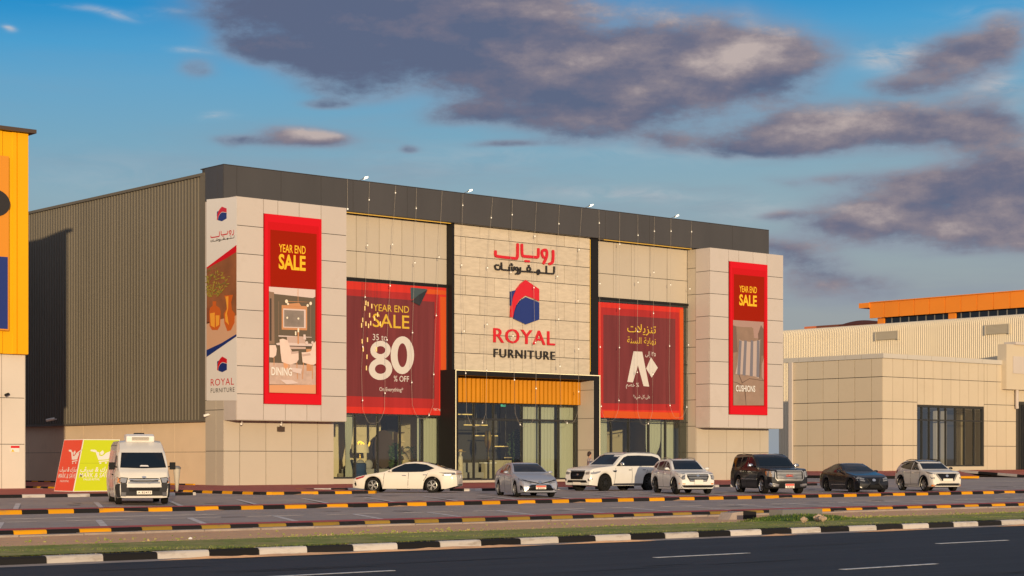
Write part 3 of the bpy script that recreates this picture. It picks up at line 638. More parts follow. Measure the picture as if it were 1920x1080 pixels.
# ------------------------------------------------------------------ the furniture store
YL, YBX, YR, YS = 85.9, 84.6, 86.7, 86.3                 # lower wall, projecting boxes, recessed wall, stone wall
XA, XB = 53.5, 97.75                                       # the two ends of the front
ZB0, ZB1, ZP0, ZP1 = 3.73, 15.72, 15.76, 17.58
FB, FLW, FRC, FST, FSD = Face('Y', YBX), Face('Y', YL), Face('Y', YR), Face('Y', YS), Face('X', XA)
store = thing('furniture_store', 'large beige and dark grey furniture store with red sale banners and stone centre', 'store', (75.6, 90, 0))
def build_store():
    xb1, xb2 = xY(650, YBX), xY(1331, YBX)                 # inner edges of the two boxes
    xl = xY(626, YL)
    zs = [.12, 2.06, 3.9]
    # lower walls of the two end piers
    b = MB(); b.box(XA + .06, xl - .02, YL + .045, YL + .5, .05, 4.2, 1)
    panels_y(b, YL, [XA] + [xY(p, YL) for p in (449.5, 498.6, 547, 596)] + [xl], zs)
    b.box(XA + .05, XA + .5, YL + .06, 87.8, .05, 4.9, 1)
    panels_x(b, XA, [YL, yX(405, XA), 87.78], [.12, 2.06, 4.3, 4.84])
    b.build('lower_wall', ['panel_warm', 'seam'], store)
    b = MB(); xr = 90.45; b.box(xr + .06, XB - .02, YL + .045, YL + .6, .05, 4.2, 1)
    panels_y(b, YL, [xr] + [xY(p, YL) for p in (1329, 1362.6, 1394, 1425)] + [XB - .02], zs)
    b.build('lower_wall', ['panel_warm', 'seam'], store)
    # projecting boxes
    zz = [ZB0] + [5.13 + 1.505 * k for k in range(7)] + [ZB1]
    def box(x0, x1, pl, pr, tops, bots, label):
        b = MB(); b.box(x0 + .06, x1 - .02, YBX + .045, YL - .002, ZB0 + .02, ZB1 - .02, 1)
        bx0, bx1 = xY(pl, YBX), xY(pr, YBX)
        panels_y(b, YBX, [x0, bx0], zz); panels_y(b, YBX, [bx1, x1], zz)
        tp = [bx0] + [xY(p, YBX) for p in tops] + [bx1]; bp = [bx0] + [xY(p, YBX) for p in bots] + [bx1]
        panels_y(b, YBX, tp, [14.92, ZB1]); panels_y(b, YBX, bp, [ZB0, 4.63])
        b.box(x0, x0 + .05, YBX + .0501, YL, ZB0, ZB1, 0) if label == 'l' else panels_x(b, x0, [YBX + .052, YL], zz)
        b.box(x1 - .018, x1 + .002, YBX + .052, YL, ZB0, ZB1, 0)
        b.box(x0 + .05, x1 - .02, YBX + .06, YL - .01, ZB0 - .012, ZB0 + .015, 2)
        b.build('projecting_box', ['panel', 'seam', 'panel_grey'], store)
    box(XA, xb1, 494, 602, (521, 561), (535, 575.5), 'l')
    box(xb2, XB, 1366, 1438, (1385, 1412), (1394.5, 1421.5), 'r')
    # left return above the lower wall, behind the printed panel
    b = MB(); b.box(XA + .002, XA + .4, YL, 87.79, 4.86, ZB1, 0); b.build('side_return', ['panel', 'seam'], store)
    # dark parapet across the whole front
    b = MB(); xs = [XA + .05] + [XA + .05 + 44.2 * k / 11 for k in range(1, 12)]
    b.box(XA + .06, XB - .2, YL + .03, 88.2, ZP0 + .02, ZP1 - .03, 1)
    panels_y(b, YL, [XA - .0] + [xY(p, YL) for p in (444, 527, 602, 662)] + [62 + 4.0 * k for k in range(9)][1:] + [XB], [ZP0, ZP1], gap=.018, t=.03)
    panels_x(b, XA, [YL + .032, 86.5, 87.85], [ZP0, ZP1], gap=.018, t=.03)
    b.box(XA, XB, YL, 88.3, ZP1 - .028, ZP1 + .02, 0)
    b.box(xb1, xb2, YL + .05, YR, ZP0 - .01, ZP0 + .015, 0)
    b.build('parapet', ['parapet', 'seam'], store)
    # light line under the parapet
    for x0, x1 in ((xb1 + .05, xY(836, YR)), (xY(1123, YR), 90.3)):
        b = MB(); b.box(x0, x1, YL + .30, YL + .36, ZP0 - .035, ZP0 - .012); b.build('light_strip', 'led_yellow', store)
    # recessed panel walls over the two big windows
    zt = 11.93
    def recess(x0, x1, pxs):
        b = MB(); b.box(x0, x1, YR + .045, YR + .4, zt, ZP0, 1)
        panels_y(b, YR, [x0] + [xY(p, YR) for p in pxs] + [x1], [zt + .16, 13.62, ZP0 - .03])
        b.box(x0, x1, YR - .12, YR + .1, zt, zt + .14, 2)
        b.build('recessed_wall', ['panel_warm', 'seam', 'black_metal'], store)
    xc0, xc1, xc2, xc3 = xY(838, YR - .02), xY(852, YS - .1), xY(1108, YS - .1), xY(1122, YS - .1)
    recess(xb1 - .05, xc0, (668, 711, 753.5, 795.5)); recess(xc3, 90.4, (1150, 1184, 1217.5, 1251))
    # return between the right window and the right box
    b = MB(); b.box(90.46, 91, YL + .05, YR + .4, .1, ZB1, 1); b.box(89.75, 90.46, YR + .045, YR + .4, .1, 11.9, 1)
    panels_x(b, 90.4, [YL, YR], [.12] + [2.06 + 1.77 * k for k in range(8)][0:8] + [ZB1])
    panels_y(b, YR, [xY(1286, YR) + .35, 90.4], [.12] + [2.06 + 1.77 * k for k in range(6)] + [zt])
    b.build('window_return', ['panel_warm', 'seam'], store)
    # stone clad centre with black uprights
    b = MB(); x0, x1 = xc1, xc2; z1, h = ZP0 - .02, 1.168
    b.box(x0, x1, YS + .05, YS + .4, 6.9, ZP0, 1)
    top = zY(852, 442, YS); za = [z1, top] + [top - h * k for k in range(1, 7)] + [6.95]
    offA = [xY(p, YS) for p in (899.7, 954, 1006.7, 1058)]; offB = [xY(p, YS) for p in (872.8, 927, 980, 1033, 1083.5)]
    for k in range(len(za) - 1):
        xs = [x0] + (offA if k % 2 == 0 else offB) + [x1]
        for i in range(len(xs) - 1):
            y = YS + R.uniform(-.008, .008); b.box(xs[i] + .018, xs[i + 1] - .018, y, YS + .055, za[k + 1] + .018, za[k] - .018, 0)
    b.build('stone_wall', ['stone', 'seam'], store)
    b = MB(); b.box(xc0, xc1, YS - .1, YS + .5, .2, ZP0 - .01); b.build('upright', 'black_metal', store)
    b = MB(); b.box(xc2, xc3, YS - .1, YS + .5, .2, ZP0 - .01); b.build('upright', 'black_metal', store)
    for x, s in ((xc1 + .012, 1), (xc2 - .012, -1)):
        b = MB(); b.box(x, x + s * .012, YS - .06, YS - .045, 7.2, ZP0 - .1); b.build('light_strip', 'led_yellow', store)
    # entrance portal
    YP = 85.2; xo0, xo1 = xY(853.5, YP), xY(1126, YP); zo = 6.95; wi = .55
    b = MB(); b.box(xo0, xo0 + .22, YP, YR + .1, .2, zo); b.box(xo1 - wi, xo1, YP, YR + .1, .2, zo); b.box(xo0 + .22, xo1 - wi, YP, YR + .1, 6.62, zo)
    b.build('portal', 'black_metal', store)
    b = MB(); q = .035
    b.box(xo0 + .02, xo0 + .02 + q, YP - .03, YP, .3, zo - .06); b.box(xo1 - .09, xo1 - .09 + q, YP - .03, YP, .3, zo - .06); b.box(xo0 + .02, xo1 - .04, YP - .031, YP - .001, zo - .06, zo - .015)
    b.build('light_strip', 'led_warm', store)
    xi = xo1 - wi
    b = MB(); b.box(xi - .02, xi, YP + .02, YR + .06, .2, 6.6, 1); panels_x(b, xi - .05, [YP + .02, YR + .05], [.25, 2.2, 4.2, 6.0, 6.6], gap=.03, t=.03)
    b.build('portal_lining', ['panel_warm', 'seam'], store)
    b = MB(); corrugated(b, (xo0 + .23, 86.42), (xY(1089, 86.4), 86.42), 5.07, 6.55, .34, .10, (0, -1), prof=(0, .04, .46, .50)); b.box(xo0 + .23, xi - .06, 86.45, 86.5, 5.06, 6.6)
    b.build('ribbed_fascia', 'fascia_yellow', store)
    # entrance glazing
    g0, g1 = xo0 + .23, xi - .06; zf = .34
    def glazing(x0, x1, z0, z1, mull, trans, y, fw=.10):
        b = MB(); b.box(x0, x0 + fw, y - .05, y + .1, z0, z1); b.box(x1 - fw, x1, y - .05, y + .1, z0, z1)
        b.box(x0 + fw, x1 - fw, y - .049, y + .1, z0, z0 + fw); b.box(x0 + fw, x1 - fw, y - .049, y + .1, z1 - fw, z1)
        for x in mull: b.box(x - fw / 2, x + fw / 2, y - .047, y + .1, z0 + fw, z1 - fw)
        for z, t in trans: b.box(x0 + fw, x1 - fw, y - .052, y + .09, z - t / 2, z + t / 2)
        o = b.build('window', 'dark_frame', store)
        b = MB(); b.poly([(x0, y + .03, z0), (x1, y + .03, z0), (x1, y + .03, z1), (x0, y + .03, z1)]); b.build('pane', 'shop_glass', o, fix=False)
        return o
    glazing(g0, g1, zf, 5.10, [xY(p, YR) for p in (888.5, 925.6, 978.7, 1012.4, 1047.4)], [(4.05, .13)], YR)
    glazing(xl + .0, xc0, .5, zt, [xY(p, YR) for p in (666, 708.5, 750, 792)], [(8.03, .05), (4.20, .06)], YR)
    glazing(xc3, xY(1291, YR), .5, zt, [xY(p, YR) for p in (1146, 1179, 1216, 1247.5)], [(7.98, .05), (4.10, .06)], YR, .12)
    b = MB(); b.box(xl, xc0, YR - .25, YR + .3, .1, .5, 0); b.box(xc3, 90.4, YR - .25, YR + .3, .1, .5, 0); b.box(g0 - .2, g1 + .2, YR - .3, YR + .3, .1, zf, 0)
    b.build('sill', 'panel_warm', store)
    # rooms behind the glass
    b = MB(); b.box(60.9, 97.4, YR + .31, 100, .05, zf - .01, 0); b.build('floor', 'interior_floor', store)
    b = MB(); b.box(60.9, 97.4, 100, 100.2, .2, 5.6, 0); b.box(60.6, 60.9, YR + .4, 100, .2, 5.6, 0); b.box(90.5, 90.8, YR + .45, 100, .2, 5.6, 0)
    b.box(70.1, 70.25, YR + .6, 92, .2, 5.6, 0); b.box(81.0, 81.2, YR + .6, 93, .2, 5.6, 0); b.box(63.2, 69.0, 92.5, 92.7, .34, 5.6, 0); b.box(84.2, 88.0, 92.0, 92.2, .34, 5.6, 0)
    b.build('interior_wall', 'interior_wall', store)
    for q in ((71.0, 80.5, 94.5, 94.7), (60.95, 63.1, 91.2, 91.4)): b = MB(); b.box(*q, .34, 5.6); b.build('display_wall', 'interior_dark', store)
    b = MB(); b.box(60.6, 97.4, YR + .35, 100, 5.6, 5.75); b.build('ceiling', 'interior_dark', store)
    # shell: ribbed dark side wall over a rendered base, roof, back
    yb = 136.0
    b = MB(); corrugated(b, (XA + .12, yb), (XA + .12, 87.95), 3.78, 17.22, .335, .055, (-1, 0)); b.box(XA - .02, XA + .25, 87.83, yb, 17.2, 17.36, 0); b.box(XA + .0, XA + .2, 87.82, yb, 3.68, 3.80, 0)
    b.box(XA - .01, XA + .1, 87.81, 88.3, 3.7, 17.3, 0)
    b.build('ribbed_wall', 'corr_dark', store)
    b = MB(); ys = [87.85 + 3.6 * k for k in range(14)]; b.box(XA + .3, XA + .6, 87.8, yb, .05, 3.75, 1); panels_x(b, XA + .24, ys, [.12, 2.02, 3.72], gap=.02)
    b.build('base_wall', ['side_wall', 'seam'], store)
    b = MB(); b.box(XA + .3, XB - .1, 88.3, yb, 17.0, 17.2); b.box(XA + .4, XB - .1, yb - .3, yb, .1, 17.0); b.box(XB - .35, XB - .08, YL + .6, yb - .4, .1, 17.0)
    b.build('roof', 'grey_steel', store)
    b = MB(); b.box(XB - .02, XB + .10, 86.6, 90.0, 15.0, 16.9); b.build('end_trim', 'panel', store)
    b = MB(); x = 97.9; b.tube([(x, 87.2, .2), (x, 87.2, 7.3)], .09, 8); b.box(x - .14, x + .14, 87.05, 87.35, 7.2, 7.7); b.tube([(x, 87.1, 3.72), (96.6, 86.05, 3.66)], .06, 6)
    b.build('downpipe', 'grey_steel', store)
    # lights and cameras under the boxes
    for p, y in ((529.6, YL),):
        b = MB(); x = xY(525, YL); b.box(x - .2, x + .2, YL - .18, YL, 3.15, 3.42); b.build('wall_light', 'wood_dark', store)
    for (x, y, z) in ((XA + .9, YL - .4, 3.66), (XA + 3.4, YL - .5, 3.66)):
        b = MB(); b.tube([(x, y, z + .06), (x, y, z - .08)], .03, 6); b.tube([(x - .12, y - .14, z - .14), (x + .05, y + .05, z - .08)], .06, 8); b.build('security_camera', 'print_white', store)
    b = MB(); b.tube([(XA - .02, 87.3, 4.05), (XA - .12, 87.3, 4.05)], .03, 6); b.tube([(XA - .34, 87.4, 3.98), (XA - .08, 87.3, 4.06)], .07, 8); b.build('security_camera', 'print_white', store)
    y = yX(105, XA); z = zX(105, 786, XA); b = MB(); b.tube([(XA + .05, y, z), (XA - .15, y, z)], .04, 6); b.tube([(XA - .5, y + .3, z - .08), (XA - .12, y - .05, z + .03)], .09, 8); b.build('security_camera', 'print_white', store)
    return dict(xb1=xb1, xb2=xb2, xl=xl, xc0=xc0, xc1=xc1, xc2=xc2, xc3=xc3, g0=g0, g1=g1, xo0=xo0, xo1=xo1)
S = build_store()

# ---- the shop sign on the stone wall
A_RED = [[(108, 380), (108, 500), (170, 522), (640, 572), (706, 575), (708, 190)], [(820, 200), (825, 510), (890, 515), (1200, 540), (1266, 542), (1268, 320)],
         [(1405, 545), (1362, 470), (1362, 355), (1480, 335), (1505, 440), (1480, 560), (1408, 705)], [(1664, 370), (1668, 560), (1650, 690), (1560, 720)]]
A_BLK = [[(1692, 800), (1690, 985), (1640, 985), (1480, 972), (1225, 950)], [(1480, 780), (1482, 960)], [(1242, 990), (1222, 930), (1262, 870), (1302, 920), (1286, 985), (1246, 1000)],
         [(1205, 945), (1010, 932), (800, 918)], [(1010, 918), (962, 890), (968, 812), (1030, 806), (1056, 870), (1018, 922)], [(780, 820), (778, 940), (752, 985), (690, 990)],
         [(716, 880), (660, 890), (640, 850), (668, 806), (718, 830), (722, 900), (700, 975), (650, 990)],
         [(612, 800), (612, 888), (560, 898), (290, 878), (272, 860), (268, 690)], [(545, 805), (545, 888)], [(480, 800), (480, 882)], [(238, 780), (236, 866), (150, 876), (105, 850), (90, 765)]]
A_BDOT = [(1008, 765), (508, 752), (560, 752), (536, 716), (130, 748), (182, 752)]
def zoom_px(p): return (920 + p[0] / 14.4, 445 + p[1] / 14.4)
def norm_logo():
    f = FST; pts = lambda L: [[f.ab(*zoom_px(p)) for p in s] for s in L]
    return pts(A_RED), pts(A_BLK), [f.ab(*zoom_px(p)) for p in A_BDOT], [f.ab(*zoom_px(p)) for p in ((930, 645), (1000, 650))]
NL = norm_logo()
def arabic_logo(red, blk, fp, tr, k, h, t):
    for s in NL[0]: stroke(red, fp, [tr(p) for p in s], .17 * k, h, t)
    for p in NL[3]:
        a, b = tr(p); stroke(red, fp, [(a - .05 * k, b), (a + .05 * k, b)], .14 * k, h, t)
    for i, s in enumerate(NL[1]): stroke(blk, fp, [tr(p) for p in s], .092 * k, h + .004 * (i % 3) * (1 if t > .01 else .3), t)
    for p in NL[2]:
        a, b = tr(p); stroke(blk, fp, [(a - .03 * k, b), (a + .03 * k, b)], .09 * k, h, t)
E_RED = [(517, 378), (608, 440), (608, 522), (560, 500), (515, 484), (480, 508), (452, 548), (438, 590), (430, 632), (413, 628), (418, 560), (432, 490), (455, 440), (484, 402)]
E_BLU = [(517, 494), (608, 530), (608, 645), (517, 678), (437, 640), (440, 596), (456, 552), (482, 517)]
E_NAV = [(415, 456), (449, 447), (430, 490), (418, 552), (415, 552)]
def ez(p): return (840 + p[0] / 3.6, 420 + p[1] / 3.6)
def emblem(mb, fp, tr, h, t):
    for pts, m, hh in ((E_RED, 0, h), (E_BLU, 1, h), (E_NAV, 1, h)):
        ab = [tr(FST.ab(*ez(p))) for p in pts]; o = Vector(fp(0, 0, t)) - Vector(fp(0, 0, 0))
        mb.prism([fp(a, b, hh) for a, b in ab], o, m)
def build_shop_sign():
    s = thing('shop_sign', 'red and black bilingual lettering with red and blue emblem on the stone wall', 'shop sign', (75.6, YS, 10))
    idt = lambda p: p; h, t = .02, .10
    red, blk = MB(), MB(); arabic_logo(red, blk, FST.p, idt, 1.0, h, t); red.build('lettering', 'sign_red', s); blk.build('lettering', 'sign_black', s)
    b = MB(); emblem(b, FST.p, idt, h, t); b.build('emblem', ['sign_red', 'sign_blue'], s)
    b = MB(); px_text(b, FST, 'ROYAL', 924, 1038.7, 641.6, 615.2, h, .004, 0, t, 1.10); b.build('lettering', 'sign_red', s)
    b = MB(); px_text(b, FST, 'FURNITURE', 924.5, 1039, 669.5, 653.8, h, .003, 0, t, 1.16); b.build('lettering', 'sign_black', s)
build_shop_sign()

# ---- printed panel on the left return (flat print)
def build_side_print():
    s = thing('printed_panel', 'white printed wall panel with amber vases, blue and red corners and shop name', 'advertising panel', (XA, 86.2, 4.86))
    f = Face('X', XA - .012); T = .004
    b = MB(); pxpoly(b, f, [(387.6, 751), (444, 751), (444, 369), (387.6, 374)], 0, .008); b.build('backing', 'print_white', s)
    def Z(x, y): return (384 + x / 2.84, 380 + y / 2.84)
    def pp(mb, pts, h, m): pxpoly(mb, f, [Z(*p) for p in pts], h, .003, m)
    mats = [mat('print_amber', (.27, .095, .03), .6, var=.25, vscale=.7), mat('print_table', (.62, .36, .22), .6), mat('print_glass', (.58, .115, .006), .5), mat('print_glass_light', (.85, .36, .03), .5), MT['banner_red'], MT['sign_blue'], MT['foliage_olive'], mat('print_shade', (.25, .07, .02), .6), mat('print_leaf', (.36, .27, .03), .7)]
    b = MB()
    pp(b, [(11, 345), (170, 225), (170, 705), (11, 820)], .012, 0)
    pp(b, [(11, 345), (170, 225), (170, 262), (110, 300), (60, 325), (11, 352)], .016, 4)
    pp(b, [(11, 640), (170, 600), (170, 705), (90, 752), (11, 785)], .016, 1); pp(b, [(11, 785), (90, 748), (170, 700), (170, 712), (11, 822)], .020, 5)
    pp(b, [(11, 560), (30, 560), (30, 640), (11, 645)], .016, 7)
    pp(b, [(44, 525), (62, 525), (62, 548), (80, 560), (86, 580), (84, 655), (70, 678), (40, 678), (27, 655), (26, 580), (30, 560), (44, 548)], .022, 2)
    pp(b, [(30, 590), (55, 585), (55, 665), (34, 655)], .026, 3); pp(b, [(60, 600), (80, 600), (78, 650), (62, 662)], .026, 3)
    pp(b, [(106, 495), (152, 490), (142, 530), (146, 570), (162, 590), (160, 640), (140, 680), (122, 684), (106, 640), (103, 590), (116, 570), (118, 530)], .022, 2)
    pp(b, [(112, 500), (128, 498), (126, 560), (120, 590), (130, 650), (112, 632), (110, 595), (121, 565)], .026, 3)
    rr = random.Random(4)
    for k in range(150):
        a = rr.uniform(-1.1, .95); L = rr.uniform(40, 175); x = 54 + math.sin(a) * L * .62; y = 525 - math.cos(a) * L + rr.uniform(-8, 8)
        if x < 14: x = 14 + rr.uniform(0, 8)
        if y < 352 - (x - 11) * .5: continue
        d = rr.uniform(0, 3.14); w = rr.uniform(1.6, 3.0); l = rr.uniform(7, 13); c, q = math.cos(d), math.sin(d)
        pp(b, [(x - c * l, y - q * l), (x - q * w, y + c * w), (x + c * l, y + q * l), (x + q * w, y - c * w)], .026 + .002 * (k % 9), 8 if rr.random() < .7 else 6)
    b.build('print', mats, s)
    def place(src, dst):                                    # facade logo box -> photo box on this wall
        (a0, b0), (a1, b1) = FST.ab(src[0], src[3]), FST.ab(src[1], src[2]); (c0, d0), (c1, d1) = f.ab(dst[0], dst[3]), f.ab(dst[1], dst[2])
        return (lambda p: (c0 + (p[0] - a0) * (c1 - c0) / (a1 - a0), d0 + (p[1] - b0) * (d1 - d0) / (b1 - b0))), (c1 - c0) / (a1 - a0)
    tr, k = place((924, 1039, 455, 515), (394.5, 440, 426, 457)); red, blk = MB(), MB(); arabic_logo(red, blk, f.p, tr, k * .7, .012, .004)
    red.build('lettering', 'sign_red', s); blk.build('lettering', 'sign_black', s)
    for dst in ((407, 425.5, 385, 417), (407.5, 426, 667, 699)):
        tr, k = place((955, 1009.5, 525, 608), dst); b = MB(); emblem(b, f.p, tr, .012, .004); b.build('emblem', ['sign_red', 'sign_blue'], s)
    b = MB(); px_text(b, f, 'ROYAL', 395.5, 439, 723.5, 711, .013, .0, sp=1.1); b.build('lettering', 'sign_red', s, fix=False)
    b = MB(); px_text(b, f, 'FURNITURE', 395.5, 440, 736.5, 728.5, .013, .004, sp=1.16); b.build('lettering', 'sign_black', s, fix=False)
build_side_print()

# ---- the two tall framed banners on the boxes
def tall_banner(label, ex, frame, inner, photo, mats):
    """frame, inner = photo columns left/right; heights in metres."""
    f = Face('Y', YBX - .0); x0, x1 = xY(frame[0], YBX), xY(frame[1], YBX); z0, z1 = 4.63, 14.92
    s = thing('sale_banner', label, 'banner', ((x0 + x1) / 2, YBX, z0))
    b = MB(); b.box(x0, x1, YBX - .10, YBX + .04, z0, z1); b.build('frame', 'banner_red', s)
    w = .34
    b = MB(); b.box(x0 + w * .55, x1 - w * .55, YBX - .106, YBX - .101, z0 + .55, z1 - .42, 0); b.box(x0 + w, x1 - w, YBX - .112, YBX - .107, z0 + .62, z1 - .85, 1)
    b.build('print', ['banner_red2', 'banner_deep'], s)
    F = Face('Y', YBX - .113)
    b = MB(); px_text(b, F, 'YEAR END', ex['ye'][0], ex['ye'][1], ex['ye'][2], ex['ye'][3], .003, .012); b.build('lettering', 'print_yellow', s, fix=False); b = MB(); px_text(b, F, 'SALE', ex['sa'][0], ex['sa'][1], ex['sa'][2], ex['sa'][3], .003, .030)
    b.build('lettering', 'print_yellow', s, fix=False)
    b = MB()
    for k, (pts, m) in enumerate(photo): pxpoly(b, F, pts, .002 + .0022 * k, .0018, m)
    b.build('picture', mats, s)
    b = MB(); px_text(b, F, ex['word'], *ex['wp'], .10, .022); b.build('lettering', 'print_white', s, fix=False)
def q4(x, y): return (500 + x / 5.14, 530 + y / 5.14)
def q5(x, y): return (1360 + x / 5.4, 580 + y / 5.4)
def build_tall_banners():
    def P(q, *pts): return [q(*p) for p in pts]
    def rect(q, x0, y0, x1, y1): return P(q, (x0, y0), (x1, y0 + (x1 - x0) * .05), (x1, y1 + (x1 - x0) * .03), (x0, y1))
    def ell(q, x, y, rx, ry, n=12): return [q(x + rx * math.cos(i * 6.2832 / n), y + ry * math.sin(i * 6.2832 / n)) for i in range(n)]
    dm = [mat('print_wall', (.115, .085, .055), .6), mat('print_ceiling', (.62, .50, .47), .6), mat('print_copper', (.52, .24, .11), .6), mat('print_mirror', (.22, .18, .155), .6, var=.2, vscale=1.5), mat('print_chair', (.70, .54, .47), .6, var=.06, vscale=2),
          mat('print_rug', (.50, .36, .30), .6, var=.12, vscale=3), mat('print_floor', (.62, .30, .15), .6), mat('print_dark', (.06, .04, .03), .6), mat('print_bulb', (.80, .70, .55), .6), mat('print_mid', (.24, .15, .10), .6), mat('print_chair_shade', (.50, .36, .31), .6)]
    ph = [(P(q4, (22, 38), (468, 68), (468, 1072), (22, 1058)), 0), (P(q4, (22, 38), (468, 68), (468, 135), (445, 148), (78, 108), (22, 82)), 1), (P(q4, (22, 85), (70, 92), (75, 590), (22, 590)), 9),
          (rect(q4, 28, 150, 46, 560), 7), (rect(q4, 112, 180, 116, 500), 9), (rect(q4, 420, 200, 424, 520), 9),
          (rect(q4, 143, 215, 388, 452), 2), (rect(q4, 158, 248, 374, 432), 1), (rect(q4, 166, 262, 358, 424), 3),
          (ell(q4, 196, 338, 9, 11), 8), (ell(q4, 303, 346, 9, 10), 8), (rect(q4, 298, 60, 302, 190), 2), (rect(q4, 185, 176, 420, 182), 2), (P(q4, (190, 205), (310, 195), (330, 225), (300, 232), (210, 222)), 2),
          (ell(q4, 188, 180, 14, 18), 8), (ell(q4, 202, 205, 10, 12), 8), (ell(q4, 420, 200, 12, 17), 8), (ell(q4, 391, 220, 11, 14), 8),
          (rect(q4, 110, 508, 430, 520), 1), (P(q4, (22, 770), (140, 775), (300, 790), (468, 800), (468, 985), (22, 980)), 5), (P(q4, (22, 985), (468, 985), (468, 1070), (22, 1058)), 6),
          (P(q4, (190, 520), (365, 520), (372, 640), (195, 640)), 10), (P(q4, (85, 585), (130, 575), (440, 590), (430, 612), (95, 602)), 1), (P(q4, (100, 603), (430, 613), (425, 622), (110, 612)), 7),
          (P(q4, (22, 602), (80, 602), (92, 640), (85, 700), (60, 722), (22, 720)), 4), (P(q4, (155, 770), (200, 780), (200, 830), (160, 825)), 6), (P(q4, (375, 640), (420, 640), (430, 850), (380, 850)), 2),
          (P(q4, (118, 548), (150, 540), (195, 555), (225, 640), (240, 665), (300, 660), (302, 740), (280, 775), (215, 790), (140, 765), (128, 680)), 4), (P(q4, (222, 650), (240, 665), (300, 660), (300, 680), (232, 690)), 10),
          (P(q4, (330, 672), (385, 670), (420, 660), (440, 590), (466, 565), (468, 780), (440, 795), (340, 770)), 4), (P(q4, (332, 690), (412, 680), (418, 700), (340, 712)), 10),
          (P(q4, (205, 785), (212, 785), (216, 850), (208, 850)), 2), (P(q4, (280, 770), (287, 770), (294, 930), (288, 930)), 2), (P(q4, (345, 770), (352, 770), (340, 930), (334, 930)), 2), (P(q4, (432, 790), (440, 790), (438, 930), (431, 930)), 2),
          (P(q4, (60, 720), (66, 720), (66, 800), (60, 800)), 2), (rect(q4, 265, 470, 278, 508), 8), (rect(q4, 290, 445, 303, 590), 2), (rect(q4, 289, 440, 304, 478), 8), (P(q4, (345, 500), (365, 500), (372, 550), (345, 550)), 1), (ell(q4, 377, 580, 14, 16), 1), (ell(q4, 432, 578, 12, 14), 1),
          (P(q4, (230, 820), (330, 830), (320, 880), (240, 860)), 1), (P(q4, (120, 935), (240, 940), (300, 970), (180, 980)), 1)]
    tall_banner('tall red year end sale banner showing a dining room, on the left box', dict(ye=(523, 573, 472, 457.5), sa=(522.5, 573, 503, 477), word='DINING', wp=(507, 545.5, 703.2, 688.8)), (495, 601), None, ph, dm)
    cm = [mat('print_sofa', (.25, .165, .12), .6, var=.12, vscale=1.2), mat('print_pinkwall', (.36, .23, .20), .6), mat('print_sofa_dark', (.16, .10, .075), .6), mat('print_stripe_light', (.44, .345, .31), .6), mat('print_stripe_blue', (.17, .16, .19), .6), mat('print_seat', (.29, .195, .145), .6, var=.10, vscale=1.5), mat('print_seam', (.12, .075, .055), .6)]
    ph = [(P(q5, (78, 108), (386, 128), (386, 972), (78, 972)), 0), (P(q5, (78, 108), (386, 128), (386, 300), (290, 290), (282, 190), (110, 172), (78, 160)), 1), (P(q5, (78, 165), (108, 172), (125, 430), (78, 440)), 2), (P(q5, (330, 250), (360, 160), (386, 200), (386, 470), (345, 470)), 2),
          (P(q5, (112, 180), (270, 180), (290, 320), (128, 330)), 0), (P(q5, (78, 440), (125, 440), (110, 650), (78, 660)), 0),
          (P(q5, (140, 305), (165, 318), (260, 330), (340, 312), (372, 300), (352, 520), (350, 710), (300, 680), (170, 660), (100, 655), (120, 560)), 3)]
    for k, (xt, xb) in enumerate(((138, 118), (190, 172), (255, 245), (318, 312))): ph.append((P(q5, (xt, 312), (xt + 26, 318), (xb + 30, 664 + k * 8), (xb, 660 + k * 8)), 4))
    ph += [(P(q5, (350, 310), (372, 300), (360, 520), (350, 710), (340, 700)), 2), (P(q5, (364, 560), (386, 490), (386, 720), (364, 690)), 1), (P(q5, (78, 662), (130, 662), (162, 740), (150, 760), (78, 735)), 5), (P(q5, (135, 664), (300, 682), (386, 720), (386, 972), (205, 972), (195, 800), (165, 745)), 5),
           (P(q5, (78, 735), (150, 755), (185, 800), (205, 972), (78, 972)), 5), (P(q5, (78, 732), (120, 742), (172, 770), (200, 830), (208, 972), (203, 972), (194, 835), (168, 778), (118, 748), (78, 738)), 6), (P(q5, (130, 662), (166, 748), (240, 705), (386, 726), (386, 720), (240, 698), (168, 738), (138, 662)), 6)]
    tall_banner('tall red year end sale banner showing a striped cushion, on the right box', dict(ye=(1386.5, 1419, 547, 535.5), sa=(1386, 1419, 571.5, 552.5), word='CUSHIONS', wp=(1377.5, 1414, 733.5, 722.5)), (1367.5, 1437), None, ph, cm)
build_tall_banners()

